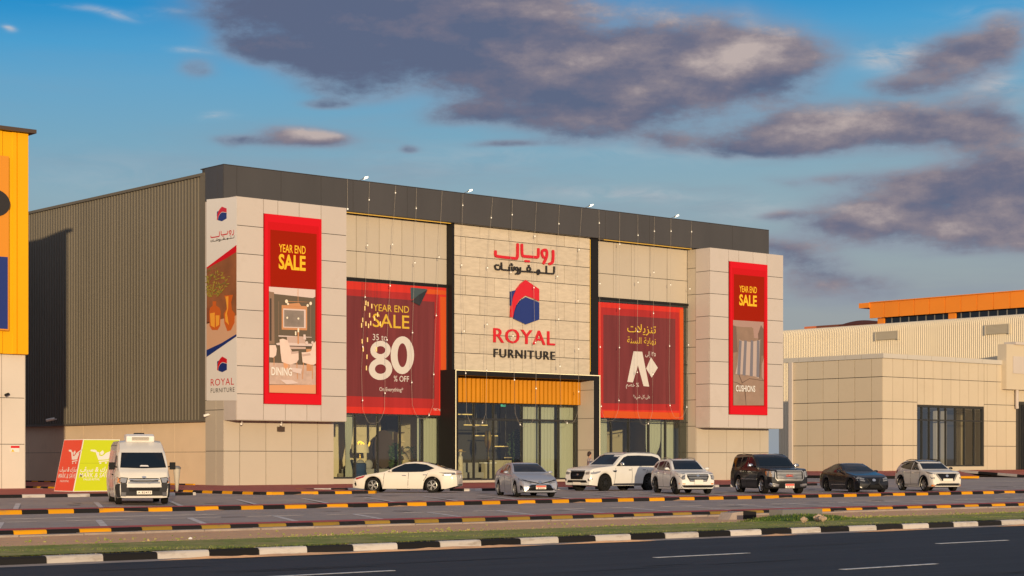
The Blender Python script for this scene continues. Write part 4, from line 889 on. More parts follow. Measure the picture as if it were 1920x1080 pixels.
# ---- the two big banners hung behind the window glass
def build_window_banners():
    y = YR - .075; f = Face('Y', y)
    def px(mb, pts, h, m): pxpoly(mb, f, pts, h, .003, m)
    s = thing('window_banner', 'huge red window banner with yellow english sale lettering and an 80', 'banner', (xY(742, y), y, 4.2))
    b = MB(); px(b, [(640, 526), (836.5, 540), (836.5, 779), (640, 774)], 0, 0); px(b, [(640, 541), (823, 553), (823, 766), (640, 762)], .006, 1); px(b, [(640, 553), (814.5, 566), (814.5, 748), (640, 742)], .012, 2); px(b, [(825, 556), (836, 557), (836, 779), (827, 779)], .012, 3); px(b, [(800, 542), (836, 545), (836, 553), (800, 551)], .016, 3)
    b.build('sheet', ['win_red', 'win_red2', 'win_maroon', 'win_orange'], s)
    for a in (('YEAR END', 699.7, 766.5, 582.5, 570, .02, .004), ('SALE', 698.5, 767, 612.5, 588, .02, .006)): b = MB(); px_text(b, f, *a); b.build('lettering', 'win_yellow', s, fix=False)
    for a in (('35 to', 698.5, 725.5, 637.5, 626, .02, .002), ('% OFF', 738, 766.5, 715, 704.5, .02, .006), ('On Everything*', 711, 755.5, 733, 726, .02, .004), ('T&C Apply', 812, 831, 769.5, 765.5, .02)): b = MB(); px_text(b, f, *a); b.build('lettering', 'print_grey', s, fix=False)
    b = MB()
    def ring(cx, cy, rx, ry, w, h):
        n = 28; c = [f.ab(cx + rx * math.cos(i * 6.2832 / n), cy + ry * math.sin(i * 6.2832 / n) - .02 * rx * math.cos(i * 6.2832 / n)) for i in range(n)]
        o = [f.p(a, bb, h) for a, bb in c]; ci = [f.ab(cx + (rx - w) * math.cos(i * 6.2832 / n), cy + (ry - w) * math.sin(i * 6.2832 / n)) for i in range(n)]; i_ = [f.p(a, bb, h) for a, bb in ci]
        b.add(o + i_, [(i, (i + 1) % n, n + (i + 1) % n, n + i) for i in range(n)])
    ring(754, 666, 22, 35.5, 13, .022); ring(713, 692, 22, 20.5, 11.5, .026); ring(713, 656.5, 19, 17.5, 10, .024)
    b.build('numeral', 'print_grey', s, fix=False)
    b = MB(); px(b, [(769, 539), (801, 542), (786, 556), (770, 562)], .03, 0); b.prism([f.px(770, 565, .05), f.px(784, 553, .09), f.px(801, 543, .05), f.px(785, 573, .12)], (0, .01, 0), 1); b.build('torn_corner', ['flap_teal', 'flap_dark'], s)
    s = thing('window_banner', 'huge red window banner with arabic sale lettering and a white diamond', 'banner', (xY(1202, y), y, 4.1))
    b = MB(); px(b, [(1121, 566), (1281, 577), (1281, 787), (1121, 783)], 0, 0); px(b, [(1127, 576), (1273, 586), (1273, 770), (1127, 768)], .006, 1); px(b, [(1131, 590), (1266, 598), (1266, 758), (1131, 756)], .012, 2); px(b, [(1274, 580), (1281, 580), (1281, 787), (1276, 787)], .012, 3); px(b, [(1131, 770), (1273.5, 774), (1273.5, 786), (1131, 783)], .012, 3)
    b.build('sheet', ['win_red', 'win_red2', 'win_maroon', 'win_orange'], s)
    b = MB(); px_text(b, f, '\ufe95\ufefc\ufef3\ufeb0\ufee8\ufe97', 1175.7, 1229.5, 622, 607, .02, .004); b.build('lettering', 'win_yellow', s, fix=False)
    b = MB(); px_text(b, f, '\ufe94\ufee8\ufeb4\ufedf\ufe8d \ufe94\ufef3\ufe8e\ufeec\ufee7', 1175.5, 1229.3, 643, 631.5, .02, .004); b.build('lettering', 'win_yellow', s, fix=False)
    def qz(x, yy): return (1080 + x / 4, 560 + yy / 4)
    b = MB(); px_text(b, f, '\ufef0\ufedf\ufe87 \u0663\u0665', 1209.5, 1229, 667, 659, .02, .004); b.build('lettering', 'print_grey', s, fix=False); b = MB(); px_text(b, f, '\ufee2\ufebc\ufea7 %', 1173.5, 1197.5, 724.5, 717, .02, .004); b.build('lettering', 'print_grey', s, fix=False); b = MB(); px_text(b, f, '*\ufe80\ufef2\ufeb7 \ufede\ufedb \ufef0\ufee0\ufecb', 1187, 1218.5, 746, 740, .02, .002)
    b.build('lettering', 'print_grey', s, fix=False)
    b = MB(); px(b, [qz(*p) for p in ((430, 395), (495, 398), (547, 660), (505, 656), (463, 500), (425, 628), (383, 624))], .02, 0); px(b, [qz(*p) for p in ((560, 440), (612, 518), (565, 592), (524, 525))], .024, 0)
    b.build('numeral', 'print_grey', s)
build_window_banners()

# ------------------------------------------------------------------ floodlights and hanging light strings on the store
def build_lights():
    first = None
    labs = ['leftmost lit floodlight on the dark parapet, above the left window banner', 'lit floodlight on the parapet near the left black upright', 'lit floodlight on the parapet above the right black upright', 'rightmost lit floodlight on the dark parapet, above the right window banner']
    for i, p in enumerate((676, 872, 1099, 1260)):
        x = xY(p, YL + .3)
        if first is None:
            t = thing('floodlight', labs[0], 'floodlight', (0, 0, 0), 'floodlights on the parapet')
            b = MB(); b.tube([(0, .2, -.02), (0, .2, .10), (.05, -.1, .16), (.1, -.2, .20)], .025, 6); b.build('arm', 'grey_steel', t, local=True)
            b = MB(); c = Vector((.22, -.34, .27)); ax = Vector((1, -.1, .32)).normalized(); up = Vector((-.3, .25, .9)); up = (up - ax * up.dot(ax)).normalized(); ou = ax.cross(up)
            def q(a, d, e): return c + ax * a + up * d + ou * e
            v = [q(a, d, e) for a in (-.20, .20) for d in (-.045, .045) for e in (-.16, .16)]
            b.add(v, [(0, 1, 3, 2), (4, 6, 7, 5), (0, 4, 5, 1), (2, 3, 7, 6), (0, 2, 6, 4), (1, 5, 7, 3)]); b.build('housing', 'grey_steel', t, local=True)
            b = MB(); v = [q(a, d, e) for a in (-.17, .17) for d in (-.06, -.048) for e in (-.14, .14)]; b.add(v, [(0, 1, 3, 2), (4, 6, 7, 5), (0, 4, 5, 1), (2, 3, 7, 6), (0, 2, 6, 4), (1, 5, 7, 3)])
            v = [q(a, d, e) for a in (-.17, .17) for d in (-.04, .04) for e in (.162, .172)]; b.add(v, [(0, 1, 3, 2), (4, 6, 7, 5), (0, 4, 5, 1), (2, 3, 7, 6), (0, 2, 6, 4), (1, 5, 7, 3)])
            b.build('lens', 'flood', t, local=True); first = t
        else: t = dup_tree(first); t['label'] = labs[i]
        t.location = (x, YL + .25, ZP1 + .02); t.scale = (.68, .68, .68)
    # strings of bulbs: each hangs from two points of the parapet and loops at the bottom
    prs = [((693, 742), (680, 721), 800, 'string of bulbs looping over the left half of the english window banner'), ((781, 829), (773, 812), 791, 'string of bulbs looping over the right half of the english window banner'),
           ((868, 924), (875, 911), 806, 'string of bulbs hanging down to a loop at the left entrance panes'), ((961, 1006), (966, 1004), 806, 'string of bulbs hanging past the emblem to the middle entrance panes'),
           ((1049, 1091), (1052, 1084), 800, 'string of bulbs hanging down to the right entrance panes'), ((1123, 1162), (1127, 1160), 795, 'string of bulbs looping over the left edge of the arabic window banner'),
           ((1196, 1227), (1196, 1223), 802, 'string of bulbs looping over the middle of the arabic window banner'), ((1258, 1297), (1256, 1288), 789, 'string of bulbs looping over the right edge of the arabic window banner')]
    for tops, bots, yb, lab in prs:
        y0 = YL - .06; y1 = YL - .05; zb = zY(sum(bots) / 2, yb, y1)
        if 850 < tops[0] < 1100: y1 = 85.05
        t = thing('string_light', lab, 'string light', (xY(tops[0], y0), y0, ZP1), 'strings of bulbs hung on the store front')
        xa, xb_ = xY(tops[0], y0), xY(tops[1], y0); xc, xd = xY(bots[0], y1), xY(bots[1], y1); zt = ZP1 - .05; lz = zb + 1.0
        path = [(xa, y0, zt), (xa + (xc - xa) * .35, y0, zt - (zt - lz) * .3), (xc - .08, y1, lz + 2.2), (xc, y1, lz)]
        for k in range(1, 8):
            s = k / 8; path.append((xc + (xd - xc) * s, y1, lz - 1.0 * (1 - (2 * s - 1) ** 2) * (.9 + .1 * math.sin(s * 9))))
        path += [(xd, y1, lz), (xd + .05, y1, lz + 2.2), (xb_ + (xd - xb_) * .35, y0, zt - (zt - lz) * .3), (xb_, y0, zt)]
        b = MB(); b.tube(path, .008, 4); b.build('cable', 'wire', t)
        P = [Vector(p) for p in path]; tot = [0]
        for a, c in zip(P, P[1:]): tot.append(tot[-1] + (c - a).length)
        s = R.uniform(.6, 1.4)
        while s < tot[-1] - .4:
            i = max(k for k in range(len(tot)) if tot[k] <= s); i = min(i, len(P) - 2); f = (s - tot[i]) / (tot[i + 1] - tot[i]); q = P[i].lerp(P[i + 1], f)
            b = MB(); b.ball((q.x, q.y - .02, q.z), .038, n=6, sq=(1, 1, 1.25)); b.tube([(q.x, q.y, q.z + .06), (q.x, q.y, q.z + .14)], .022, 5, 1); b.build('bulb', ['bulb', 'wire'], t, smooth=True)
            s += R.uniform(2.4, 4.2)
    x = xY(651.5, YL - .06); t = thing('string_light', 'single straight string with one bulb beside the left box', 'string light', (x, YL - .06, ZP1), 'strings of bulbs hung on the store front')
    b = MB(); b.tube([(x, YL - .06, ZP1), (x, YL - .06, ZP0 + .05)], .009, 4); b.build('cable', 'wire', t)
    b = MB(); b.ball((x, YL - .08, ZP0 + .1), .055, n=6); b.build('bulb', 'bulb', t, smooth=True)
build_lights()

# ------------------------------------------------------------------ things seen through the shop windows
def curtain(x0, x1, y, z0, z1, label, tie=None, amp=.06, waves=9):
    b = MB(); n = 60; rows = 10; vs = []
    for j in range(rows + 1):
        t = j / rows; z = z1 + (z0 - z1) * t
        w = 1.0 if tie is None else (1 - .62 * math.exp(-((t - tie) / .16) ** 2))
        for i in range(n + 1):
            s = i / n; xc = x0 + (x1 - x0) * (.15 + (s - .15) * w if tie is not None else s)
            vs.append((xc, y + amp * math.sin(s * waves * 6.283 + .3 * math.sin(t * 3)), z))
    b.add(vs, [(j * (n + 1) + i, j * (n + 1) + i + 1, (j + 1) * (n + 1) + i + 1, (j + 1) * (n + 1) + i) for j in range(rows) for i in range(n)])
    return tag(b.build('curtain', 'curtain', smooth=True, fix=False), label, 'curtain', 'curtains behind the shop windows')
def leafy(b, c, r, n, up=1.0, m=0, l=(.10, .2)):
    for _ in range(n):
        d = Vector((R.gauss(0, 1), R.gauss(0, 1), R.gauss(0, 1) * up)); d.normalize(); p = Vector(c) + Vector((d.x * r[0], d.y * r[1], d.z * r[2])) * R.random() ** .45
        s = R.uniform(*l); a = Vector((R.gauss(0, 1), R.gauss(0, 1), R.gauss(0, .7))).normalized(); q = a.cross(Vector((R.random(), R.random(), R.random()))).normalized()
        b.add([p - a * s, p + q * s * .3, p + a * s, p - q * s * .3], [(0, 1, 2, 3)], m)
def plant(x, y, z, h, label, kind='bush'):
    t = thing('potted_plant', label, 'plant', (x, y, z), 'potted plants in the shop')
    b = MB(); b.lathe([(.14, 0), (.22, .05), (.26, .42), (.23, .42), (.22, .36)], (x, y, z), n=14); b.build('pot', 'pot', t, smooth=40)
    b = MB(); b.tube([(x, y, z + .35), (x + .04, y, z + h * .6)], .025, 5); b.build('stem', 'wood_dark', t)
    b = MB()
    if kind == 'bush': leafy(b, (x, y, z + h * .62), (.5, .45, h * .36), 420)
    else:
        for k in range(9):
            a = k * .7; e = R.uniform(.5, .85); prev = None
            for j in range(14):
                s = j / 13; p = Vector((x + math.cos(a) * e * s, y + math.sin(a) * e * s, z + h * .55 + h * .5 * math.sin(s * 2.2) * .9))
                for sg in (-1, 1):
                    n = Vector((-math.sin(a), math.cos(a), -.4)) * sg * .22 * math.sin(s * 3.0 + .1); b.add([p, p + n + Vector((math.cos(a) * .06, math.sin(a) * .06, 0)), p + Vector((math.cos(a) * .07, math.sin(a) * .07, .01))], [(0, 1, 2)])
    b.build('foliage', 'foliage', t, fix=False)
def build_interior():
    y = YR + .55; zf = .35
    curtain(xY(653, y), xY(668, y), y + .3, zf + .2, 5.4, 'knotted pale curtain at the left edge of the left shop window', tie=.72, waves=4)
    curtain(xY(790, y), xY(830, y), y + .4, zf + .2, 5.4, 'pale curtain drawn aside at the right end of the left shop window', tie=None, waves=7)
    curtain(xY(984, y), xY(1046, y), y + .35, zf, 5.0, 'wide pale curtain behind the right entrance panes', waves=10)
    curtain(xY(1050, y), xY(1079, y), y + .25, zf, 5.0, 'narrow pale curtain behind the last entrance pane beside the portal wall', waves=6)
    curtain(xY(1218, y), xY(1246, y), y + .35, zf, 5.4, 'pale tied curtain in the right shop window', tie=.8, waves=5)
    curtain(xY(1250, y), xY(1283, y), y + .5, zf, 5.4, 'pale curtain at the far right of the right shop window', waves=6)
    curtain(xY(1128, y), xY(1144, y), y + .3, zf, 5.4, 'pale curtain beside the left frame of the right shop window', waves=4)
    # neon scribble
    y2 = 91.0; b = MB(); f = Face('Y', y2)
    pts = [(672, 838), (671, 830), (675, 827), (679, 829), (675, 839), (671, 839), (672, 832), (677, 827), (682, 831), (686, 838), (691, 839), (695, 833), (695, 827), (694, 833), (692, 839), (688, 838), (683, 830)]
    P = [Vector(f.px(*p)) for p in pts]
    for _ in range(2): P = [P[0]] + [v for i in range(len(P) - 1) for v in (P[i] * .75 + P[i + 1] * .25, P[i] * .25 + P[i + 1] * .75)] + [P[-1]]
    b.tube([(p.x, p.y + .002 * i, p.z) for i, p in enumerate(P)], .035, 6); tag(b.build('neon_sign', 'neon', smooth=True), 'glowing yellow neon scribble on the dark wall in the left shop window', 'neon sign')
    def at(p, yy): return xY(p, yy)
    # lamp, bed, armchair
    x = at(675, 89.5); t = thing('table_lamp', 'lamp with a broad cream drum shade in the left shop window', 'lamp', (x, 89.5, 1.2)); b = MB(); b.lathe([(.5, 2.05), (.55, 1.55), (.53, 1.55), (.48, 2.05)], (x, 89.5, .45), n=18); b.build('shade', 'shade_cream', t, smooth=40); b = MB(); b.lathe([(.12, .9), (.16, .92), (.05, 1.1), (.04, 1.7)], (x, 89.5, .2), n=12); b.build('base', 'gold', t, smooth=40)
    b = MB(); b.box(x - .5, x + .5, 89.2, 89.8, zf, 1.12); tag(b.build('side_table', 'wood_dark'), 'dark side table under the cream lamp', 'table')
    x = at(680, 88.6); t = thing('bed', 'grey upholstered bed with cushions low in the left shop window', 'bed', (x, 88.6, zf)); b = MB(); b.box(x - 1.2, x + 1.4, 87.9, 89.4, zf, .8); b.build('base', 'fabric_cream', t); b = MB(); b.box(x - 1.1, x + 1.5, 88.0, 89.2, .8, 1.05); b.build('mattress', 'fabric_grey', t)
    for k in range(3): b = MB(); b.ball((x - .5 + .62 * k, 89.0, 1.3), .3, n=8, sq=(1.1, .5, 1)); b.build('cushion', 'fabric_grey', t, smooth=True)
    x = at(672, 87.7); t = thing('armchair', 'dark blue velvet armchair at the left window, in front of the bed', 'armchair', (x, 87.7, zf)); b = MB(); b.box(x - .4, x + .4, 87.4, 88.0, zf + .15, .85); b.build('seat', 'fabric_blue', t); b = MB(); b.lathe([(.48, .5), (.5, 1.35), (.42, 1.4), (.40, .5)], (x, 87.75, 0), n=16); b.build('backrest', 'fabric_blue', t, smooth=40)
    # round mirror on a stand
    x, z = at(719, 89.2), zY(719, 842, 89.2); t = thing('floor_mirror', 'large dark round mirror on a stand in the left shop window', 'mirror', (x, 89.2, zf)); b = MB(); b.lathe([(.93, -.03), (1.02, -.05), (1.02, .05), (.93, .03)], (0, 0, 0), 'Y', 28); b.v = [(x + v[0] * .78, 89.2 + v[1], z + v[2] * 1.12) for v in b.v]; b.build('frame', 'wood_dark', t, smooth=40)
    b = MB(); b.lathe([(.925, -.02), (.925, .02)], (0, 0, 0), 'Y', 28); b.v = [(x + v[0] * .78, 89.2 + v[1], z + v[2] * 1.12) for v in b.v]; b.build('glass', 'mirror', t); b = MB(); b.tube([(x, 89.25, z - 1.05), (x, 89.3, zf)], .05, 6); b.lathe([(.3, 0), (.3, .04)], (x, 89.3, zf), n=12); b.build('stand', 'wood_dark', t)
    plant(at(741, 89.0), 89.0, zf, 2.3, 'bushy green plant right of the round mirror')
    plant(at(781, 88.6), 88.6, zf, 2.0, 'palm like plant with arching fronds before the glass cabinet', 'palm')
    plant(at(966, 90.0), 90.0, zf, 3.3, 'tall dense green plant in the middle of the entrance hall')
    plant(at(990, 89.6), 89.6, zf, 2.4, 'green plant just left of the wide entrance curtain')
    # lit cabinet
    x, yy = at(762, 91.5), 91.5; t = thing('display_cabinet', 'tall glazed cabinet with shelves of dark ornaments', 'cabinet', (x, yy, zf)); b = MB(); w = .72
    b.box(x - w, x + w, yy + .4, yy + .45, zf, 3.3, 0); b.box(x - w, x - w + .06, yy, yy + .4, zf, 3.3, 1); b.box(x + w - .06, x + w, yy, yy + .4, zf, 3.3, 1); b.box(x - w + .06, x + w - .06, yy, yy + .4, 3.24, 3.3, 1); b.build('carcass', ['shade_cream', 'wood_dark'], t)
    for k in range(4): b = MB(); b.box(x - w + .06, x + w - .06, yy + .02, yy + .4, .9 + .6 * k, .94 + .6 * k); b.build('shelf', 'shade_cream', t)
    b = MB(); b.box(x - .03, x + .03, yy - .03, yy, zf, 3.24); b.build('door_stile', 'gold', t)
    for k in range(8):
        vx, vz = x - .45 + .3 * (k % 4), .94 + .6 * (k // 4 + (k % 2)); b = MB(); b.lathe([(.05, 0), (.12, .06), (.13, .16), (.05, .26), (.06, .3)], (vx, yy + .2, vz), n=10); tag(b.build('vase', 'wood_dark', smooth=True), 'small dark ornament standing on a shelf of the glazed cabinet', 'vase', 'ornaments in the glazed cabinet')
    # entrance hall: linear lamps, sofas, gold vase, console
    labs = [('thin gold linear lamp, topmost in the entrance hall', 858, 885, 777), ('thin gold linear lamp, second down in the entrance hall', 870, 914, 797), ('thin gold linear lamp low over the left half of the hall', 891, 933, 817), ('thin gold linear lamp in front of the tall plant', 926, 955, 837), ('thin gold linear lamp lowest in the entrance hall', 946, 961, 858)]
    for lab, p0, p1, py in labs:
        yy = 91.5; x0, x1, z = at(p0, yy), at(p1, yy), zY((p0 + p1) / 2, py, yy); t = thing('pendant_lamp', lab, 'pendant lamp', ((x0 + x1) / 2, yy, 5.6), 'linear lamps in the entrance hall')
        b = MB(); b.box(x0, x1, yy - .03, yy + .03, z - .03, z + .03); b.build('bar', 'lamp_glow', t); b = MB(); b.tube([(x0 + .1, yy, z), (x0 + .1, yy, 5.6)], .008, 4); b.tube([(x1 - .1, yy, z), (x1 - .1, yy, 5.6)], .008, 4); b.build('cord', 'wire', t)
    x = at(914, 88.8); t = thing('console_table', 'white console table below the gold vase in the entrance hall', 'table', (x, 88.8, zf)); b = MB(); b.box(x - .5, x + .5, 88.5, 89.0, 1.35, 1.42); b.build('top', 'print_white', t); b = MB(); b.box(x - .38, x + .38, 88.55, 88.95, zf, 1.35); b.build('base', 'fabric_cream', t)
    b = MB(); b.lathe([(.08, 0), (.05, .25), (.2, .6), (.26, .95), (.2, 1.35), (.14, 1.5)], (x, 88.75, 1.9), n=14); b.lathe([(.12, 0), (.12, .03), (.05, .1), (.11, .3), (.04, .48)], (x, 88.75, 1.42), n=12); tag(b.build('vase', 'gold', smooth=40), 'tall gold vase glinting on the white console table', 'vase')
    x = at(943, 89.2); t = thing('sofa', 'cream sofa in the entrance hall, behind the silver car', 'sofa', (x, 89.2, zf)); b = MB(); b.box(x - .9, x + .9, 88.9, 89.6, zf + .1, .85); b.build('seat', 'fabric_cream', t); b = MB(); b.box(x - .9, x + .9, 89.4, 89.7, .85, 1.55); b.ball((x + .4, 89.3, 1.15), .3, n=8, sq=(1, .5, 1)); b.build('backrest', 'fabric_cream', t)
    x = at(882, 89.0); t = thing('sofa', 'grey sofa at the left side of the entrance hall', 'sofa', (x, 89, zf)); b = MB(); b.box(x - 1, x + .9, 88.7, 89.5, zf + .1, .8); b.build('seat', 'fabric_grey', t); b = MB(); b.box(x - 1, x + .9, 89.3, 89.6, .8, 1.4); b.build('backrest', 'fabric_grey', t)
    x, z = at(942.5, 88), zY(942.5, 759, 88); b = MB(); b.box(x - .16, x + .16, 87.9, 88, z - .11, z + .11, 0); b.box(x - .09, x - .01, 87.885, 87.898, z - .05, z + .06, 1); b.box(x + .04, x + .11, 87.885, 87.898, z - .07, z + .07, 1)
    tag(b.build('exit_sign', ['exit_green', 'print_white']), 'small green lit exit sign inside the entrance', 'exit sign')
    # chandelier of gilt rods hanging in front of the english window banner
    b = MB(); t = thing('chandelier', 'chandelier of short gilt rods hanging before the left window banner', 'chandelier', (xY(688, YR - .16), YR - .16, 11.8))
    rods = [(686, 568), (690, 570), (684, 578), (697, 574), (693, 591), (678, 610), (686, 607), (691, 611), (695, 606), (680, 600), (702, 597), (713, 607), (708, 590), (679, 640), (689, 637), (681, 655), (706, 655), (688, 669), (687, 690)]
    for px, py in rods:
        f = Face('Y', YR - .16); x, yy, z = f.px(px, py); b.box(x - .022, x + .022, yy - .02, yy + .02, z - .13, z + .13)
    b.build('rods', 'lamp_glow', t); b = MB()
    for px, py in rods:
        f = Face('Y', YR - .16); x, yy, z = f.px(px, py); b.tube([(x, yy, z + .13), (x, yy, 11.9)], .003, 3)
    b.build('cords', 'interior_dark', t)
build_interior()

# ------------------------------------------------------------------ neighbouring buildings
def build_yellow():
    YW = 83.5; xr = xY(53, YW); t = thing('yellow_warehouse', 'yellow ribbed metal building with cream base at the left edge', 'building', (20, 90, 0)); f = Face('Y', YW)
    zt, zm = 17.45, zY(50, 664, YW)
    b = MB(); corrugated(b, (-40, YW + .06), (xr - .55, YW + .06), zm, zt, .74, .06, (0, -1), prof=(0, .62, .68, .93)); b.box(xr - .56, xr, YW - .005, YW + .3, zm, zt); b.box(-40, xr, YW + .07, YW + .1, zm - .02, zt); b.build('ribbed_cladding', 'yellow_metal', t)
    b = MB(); b.box(-40, xr - .01, YW + .3, YW + .36, zm, zt); b.box(xr - .3, xr - .01, YW + .36, 118, zm, zt - .02); b.box(-40, xr - .02, YW + .4, 118, zt - .4, zt - .05); b.build('roof', 'grey_steel', t)
    b = MB(); b.prism([(-40, YW - .28, zt + .02), (-40, YW - .28, zt + .20), (-40, YW + .6, zt + .26), (-40, YW + .6, zt + .02)], (xr + 40 + .30, 0, 0)); b.build('coping', 'wood_dark', t)
    xl = xY(47, YW + .3); b = MB(); b.box(-40, xl, YW + .35, YW + .7, .1, zm + .02, 1)
    zs = [.12, zY(40, 833, YW + .3), 4.6, zm]; panels_y(b, YW + .3, [-40, -20, xY(3, YW + .3), xl], zs, gap=.03); b.box(xl - .02, xl + .01, YW + .3, 118, .1, zm, 0); b.build('base_wall', ['cream_wall', 'seam'], t)
    s = thing('wall_sign', 'orange over navy sign panel with a dark oval, cut off by the left edge', 'sign', (xY(5, YW - .1), YW - .1, 8)); fs = Face('Y', YW - .16)
    b = MB(); b.box(xY(-330, YW), xY(14, YW), YW - .16, YW - .06, zY(5, 620, YW), zY(5, 293, YW), 0); b.build('panel', mat('sign_orange', (.66, .25, .012), .5), s)
    x0, x1 = xY(-330, YW), xY(14, YW); b = MB(); b.box(x0 + .04, x1 - .06, YW - .166, YW - .161, zY(5, 617, YW), zY(5, 482, YW)); b.build('lower_band', 'sign_blue', s)
    b = MB(); c = Vector(fs.px(-12, 380)); b.lathe([(.66, -.02), (.66, .02)], (0, 0, 0), 'Y', 26); b.v = [(c.x + v[0] * 1.25, c.y - .03 + v[1], c.z + v[2]) for v in b.v]; b.build('oval', 'sign_black', s)
    b = MB(); fq = Face('Y', YW + .29); pxpoly(b, fq, [(20, 836), (36, 836), (36, 848), (20, 848)], .0, .02, 0); pxpoly(b, fq, [(20, 836), (36, 836), (36, 840), (20, 840)], .022, .004, 1); pxpoly(b, fq, [(23.5, 842), (27, 847), (20.5, 847)], .022, .004, 2)
    tag(b.build('warning_sign', ['print_white', 'banner_red', 'print_yellow']), 'small warning notice with red top and yellow triangle on the cream base', 'sign')
    b = MB(); x, yy, z = fq.px(9.5, 740); b.tube([(x, yy, z), (x, yy - .2, z)], .03, 6); b.tube([(x - .12, yy - .3, z - .03), (x + .1, yy - .16, z + .03)], .07, 8); tag(b.build('security_camera', 'black_metal'), 'small dark camera on the cream wall of the yellow building', 'camera')
build_yellow()
def build_showroom():
    # low panelled block in front
    x0, y0 = atd(1655, 160.5); X1 = x0 + 62; zg = .5; zt = 10.35; yb = yX(1477, x0)
    t = thing('beige_showroom', 'low beige panelled showroom with dark shop windows at the right', 'building', (x0 + 10, y0 + 5, zg)); f = Face('Y', y0); fx = Face('X', x0)
    zrow = [zg] + [zX(1655, p, x0) for p in (835, 785, 752, 706, 671)]
    b = MB(); b.box(x0 + .05, x0 + .4, y0 + .06, yb, zg, zrow[-1], 1)
    panels_x(b, x0, [y0] + [yX(p, x0) for p in (1634, 1602.5, 1571.5, 1543, 1514)] + [yb], zrow, gap=.06)
    wx0, wx1 = xY(1720, y0), xY(1845, y0); wz0, wz1 = zY(1720, 875, y0), zY(1720, 760, y0)
    cols = [x0] + [xY(p, y0) for p in (1674, 1693.5, 1712)] ; colr = [xY(p, y0) for p in (1851, 1869, 1886.5, 1905)]
    b.box(x0 + .3, wx0, y0 + .05, y0 + .4, zg, zrow[-1], 1); b.box(wx1, X1, y0 + .05, y0 + .4, zg, zrow[-1], 1); b.box(wx0, wx1, y0 + .05, y0 + .4, wz1, zrow[-1], 1); b.box(wx0, wx1, y0 - .05, y0 + .4, zg - .2, wz0, 0)
    panels_y(b, y0, cols + [wx0 - .02], zrow, gap=.05); dx1 = xY(1912, y0); panels_y(b, y0, [wx1 + .02] + colr, zrow, gap=.05)
    mid = [wx0] + [xY(p, y0) for p in (1733, 1749.5, 1766.5, 1783, 1799.5, 1816.5, 1834)] + [wx1]
    panels_y(b, y0, mid, [wz1 + .05, zrow[4], zrow[5]], gap=.05); panels_y(b, y0, [colr[-1]] + [colr[-1] + 2.2 * k for k in range(1, 18)], [7.0, zrow[5]], gap=.05)
    b.build('panel_wall', ['showroom_panel', 'seam'], t)
    b = MB(); xs = [x0 - .06] + [xY(p, y0) for p in (1700, 1745, 1790, 1840, 1886)] + [X1]
    for i in range(len(xs) - 1): b.box(xs[i] + .02, xs[i + 1] - .02, y0 - .10, y0 + .5, zrow[-1], zt + .45)
    ys = [y0 + .51] + [y0 + .51 + (yb - y0) * k / 6 for k in range(1, 7)]
    for i in range(6): b.box(x0 - .06, x0 + .5, ys[i] + .02, ys[i + 1] - .02, zrow[-1], zt + .45)
    b.build('coping', 'panel_grey', t)
    b = MB(); b.box(x0 + .4, X1, y0 + .42, yb, zrow[-1] - .3, zrow[-1] - .1); b.box(x0 + .4, X1, yb - .3, yb, zg, zrow[-1] - .3); b.build('roof', 'panel_grey', t)
    b = MB(); fw = .14
    b.box(wx0, wx0 + fw, y0 + .1, y0 + .3, wz0, wz1); b.box(wx1 - fw, wx1, y0 + .1, y0 + .3, wz0, wz1); b.box(wx0, wx1, y0 + .101, y0 + .3, wz1 - fw, wz1 - .002); b.box(wx0, wx1, y0 + .102, y0 + .29, wz0 + .002, wz0 + fw)
    for p in (1731, 1745, 1763, 1776, 1794, 1811, 1829): x = xY(p, y0); b.box(x - .05, x + .05, y0 + .104, y0 + .28, wz0, wz1)
    z = zY(1720, 787, y0); b.box(wx0, wx1, y0 + .106, y0 + .27, z - .06, z + .06); o = b.build('window', 'dark_frame', t)
    b = MB(); b.poly([(wx0, y0 + .2, wz0), (wx1, y0 + .2, wz0), (wx1, y0 + .2, wz1), (wx0, y0 + .2, wz1)]); b.build('pane', 'showroom_glass', o, fix=False)
    b = MB(); b.box(wx0 - 4, wx1 + 3, y0 + 7, y0 + 7.2, zg, 6); b.box(wx0 + 1, wx1 - 7, y0 + 3.5, y0 + 3.7, zg, 6); b.box(wx0 - 3, wx0 - 2.8, y0 + .5, y0 + 7, zg, 6); b.box(wx1 + 2, wx1 + 2.2, y0 + .5, y0 + 7, zg, 6); b.build('interior_wall', 'interior_wall', t)
    b = MB(); b.box(wx0 - 3, wx1 + 3, y0 + .45, y0 + 7, 6.1, 6.3); b.box(wx0 + 7, wx0 + 12, y0 + 4, y0 + 4.2, zg, 6); b.build('ceiling', 'interior_dark', t)
    b = MB(); b.box(wx0 - 3, wx1 + 3, y0 + .45, y0 + 7, zg, zg + .1); b.build('floor', 'interior_floor', t)
    for p in (1757, 1771): b = MB(); x = xY(p, y0 + 1.5); b.box(x - .2, x + .2, y0 + 1.4, y0 + 1.8, zg, 6); b.build('pillar', 'print_white', t)
    # taller entrance bay at the right edge
    b = MB(); bx = xY(1888, y0 - .6); b.box(bx, bx + 22, y0 - .55, y0 + .45, 8.1, 12.3, 0); b.box(bx + 1.2, bx + 22, y0 - .75, y0 + .5, 12.3, 12.55, 1); b.box(bx + 1.0, bx + 22, y0 - .62, y0 - .56, 9.6, 11.2, 1)
    b.build('entrance_bay', ['showroom_panel', 'panel'], t)
    b = MB(); x = dx1; b.box(x, x + 14, y0 - .02, y0 + .06, zg, 6.7, 0); b.build('entrance_glazing', 'car_glass', t)
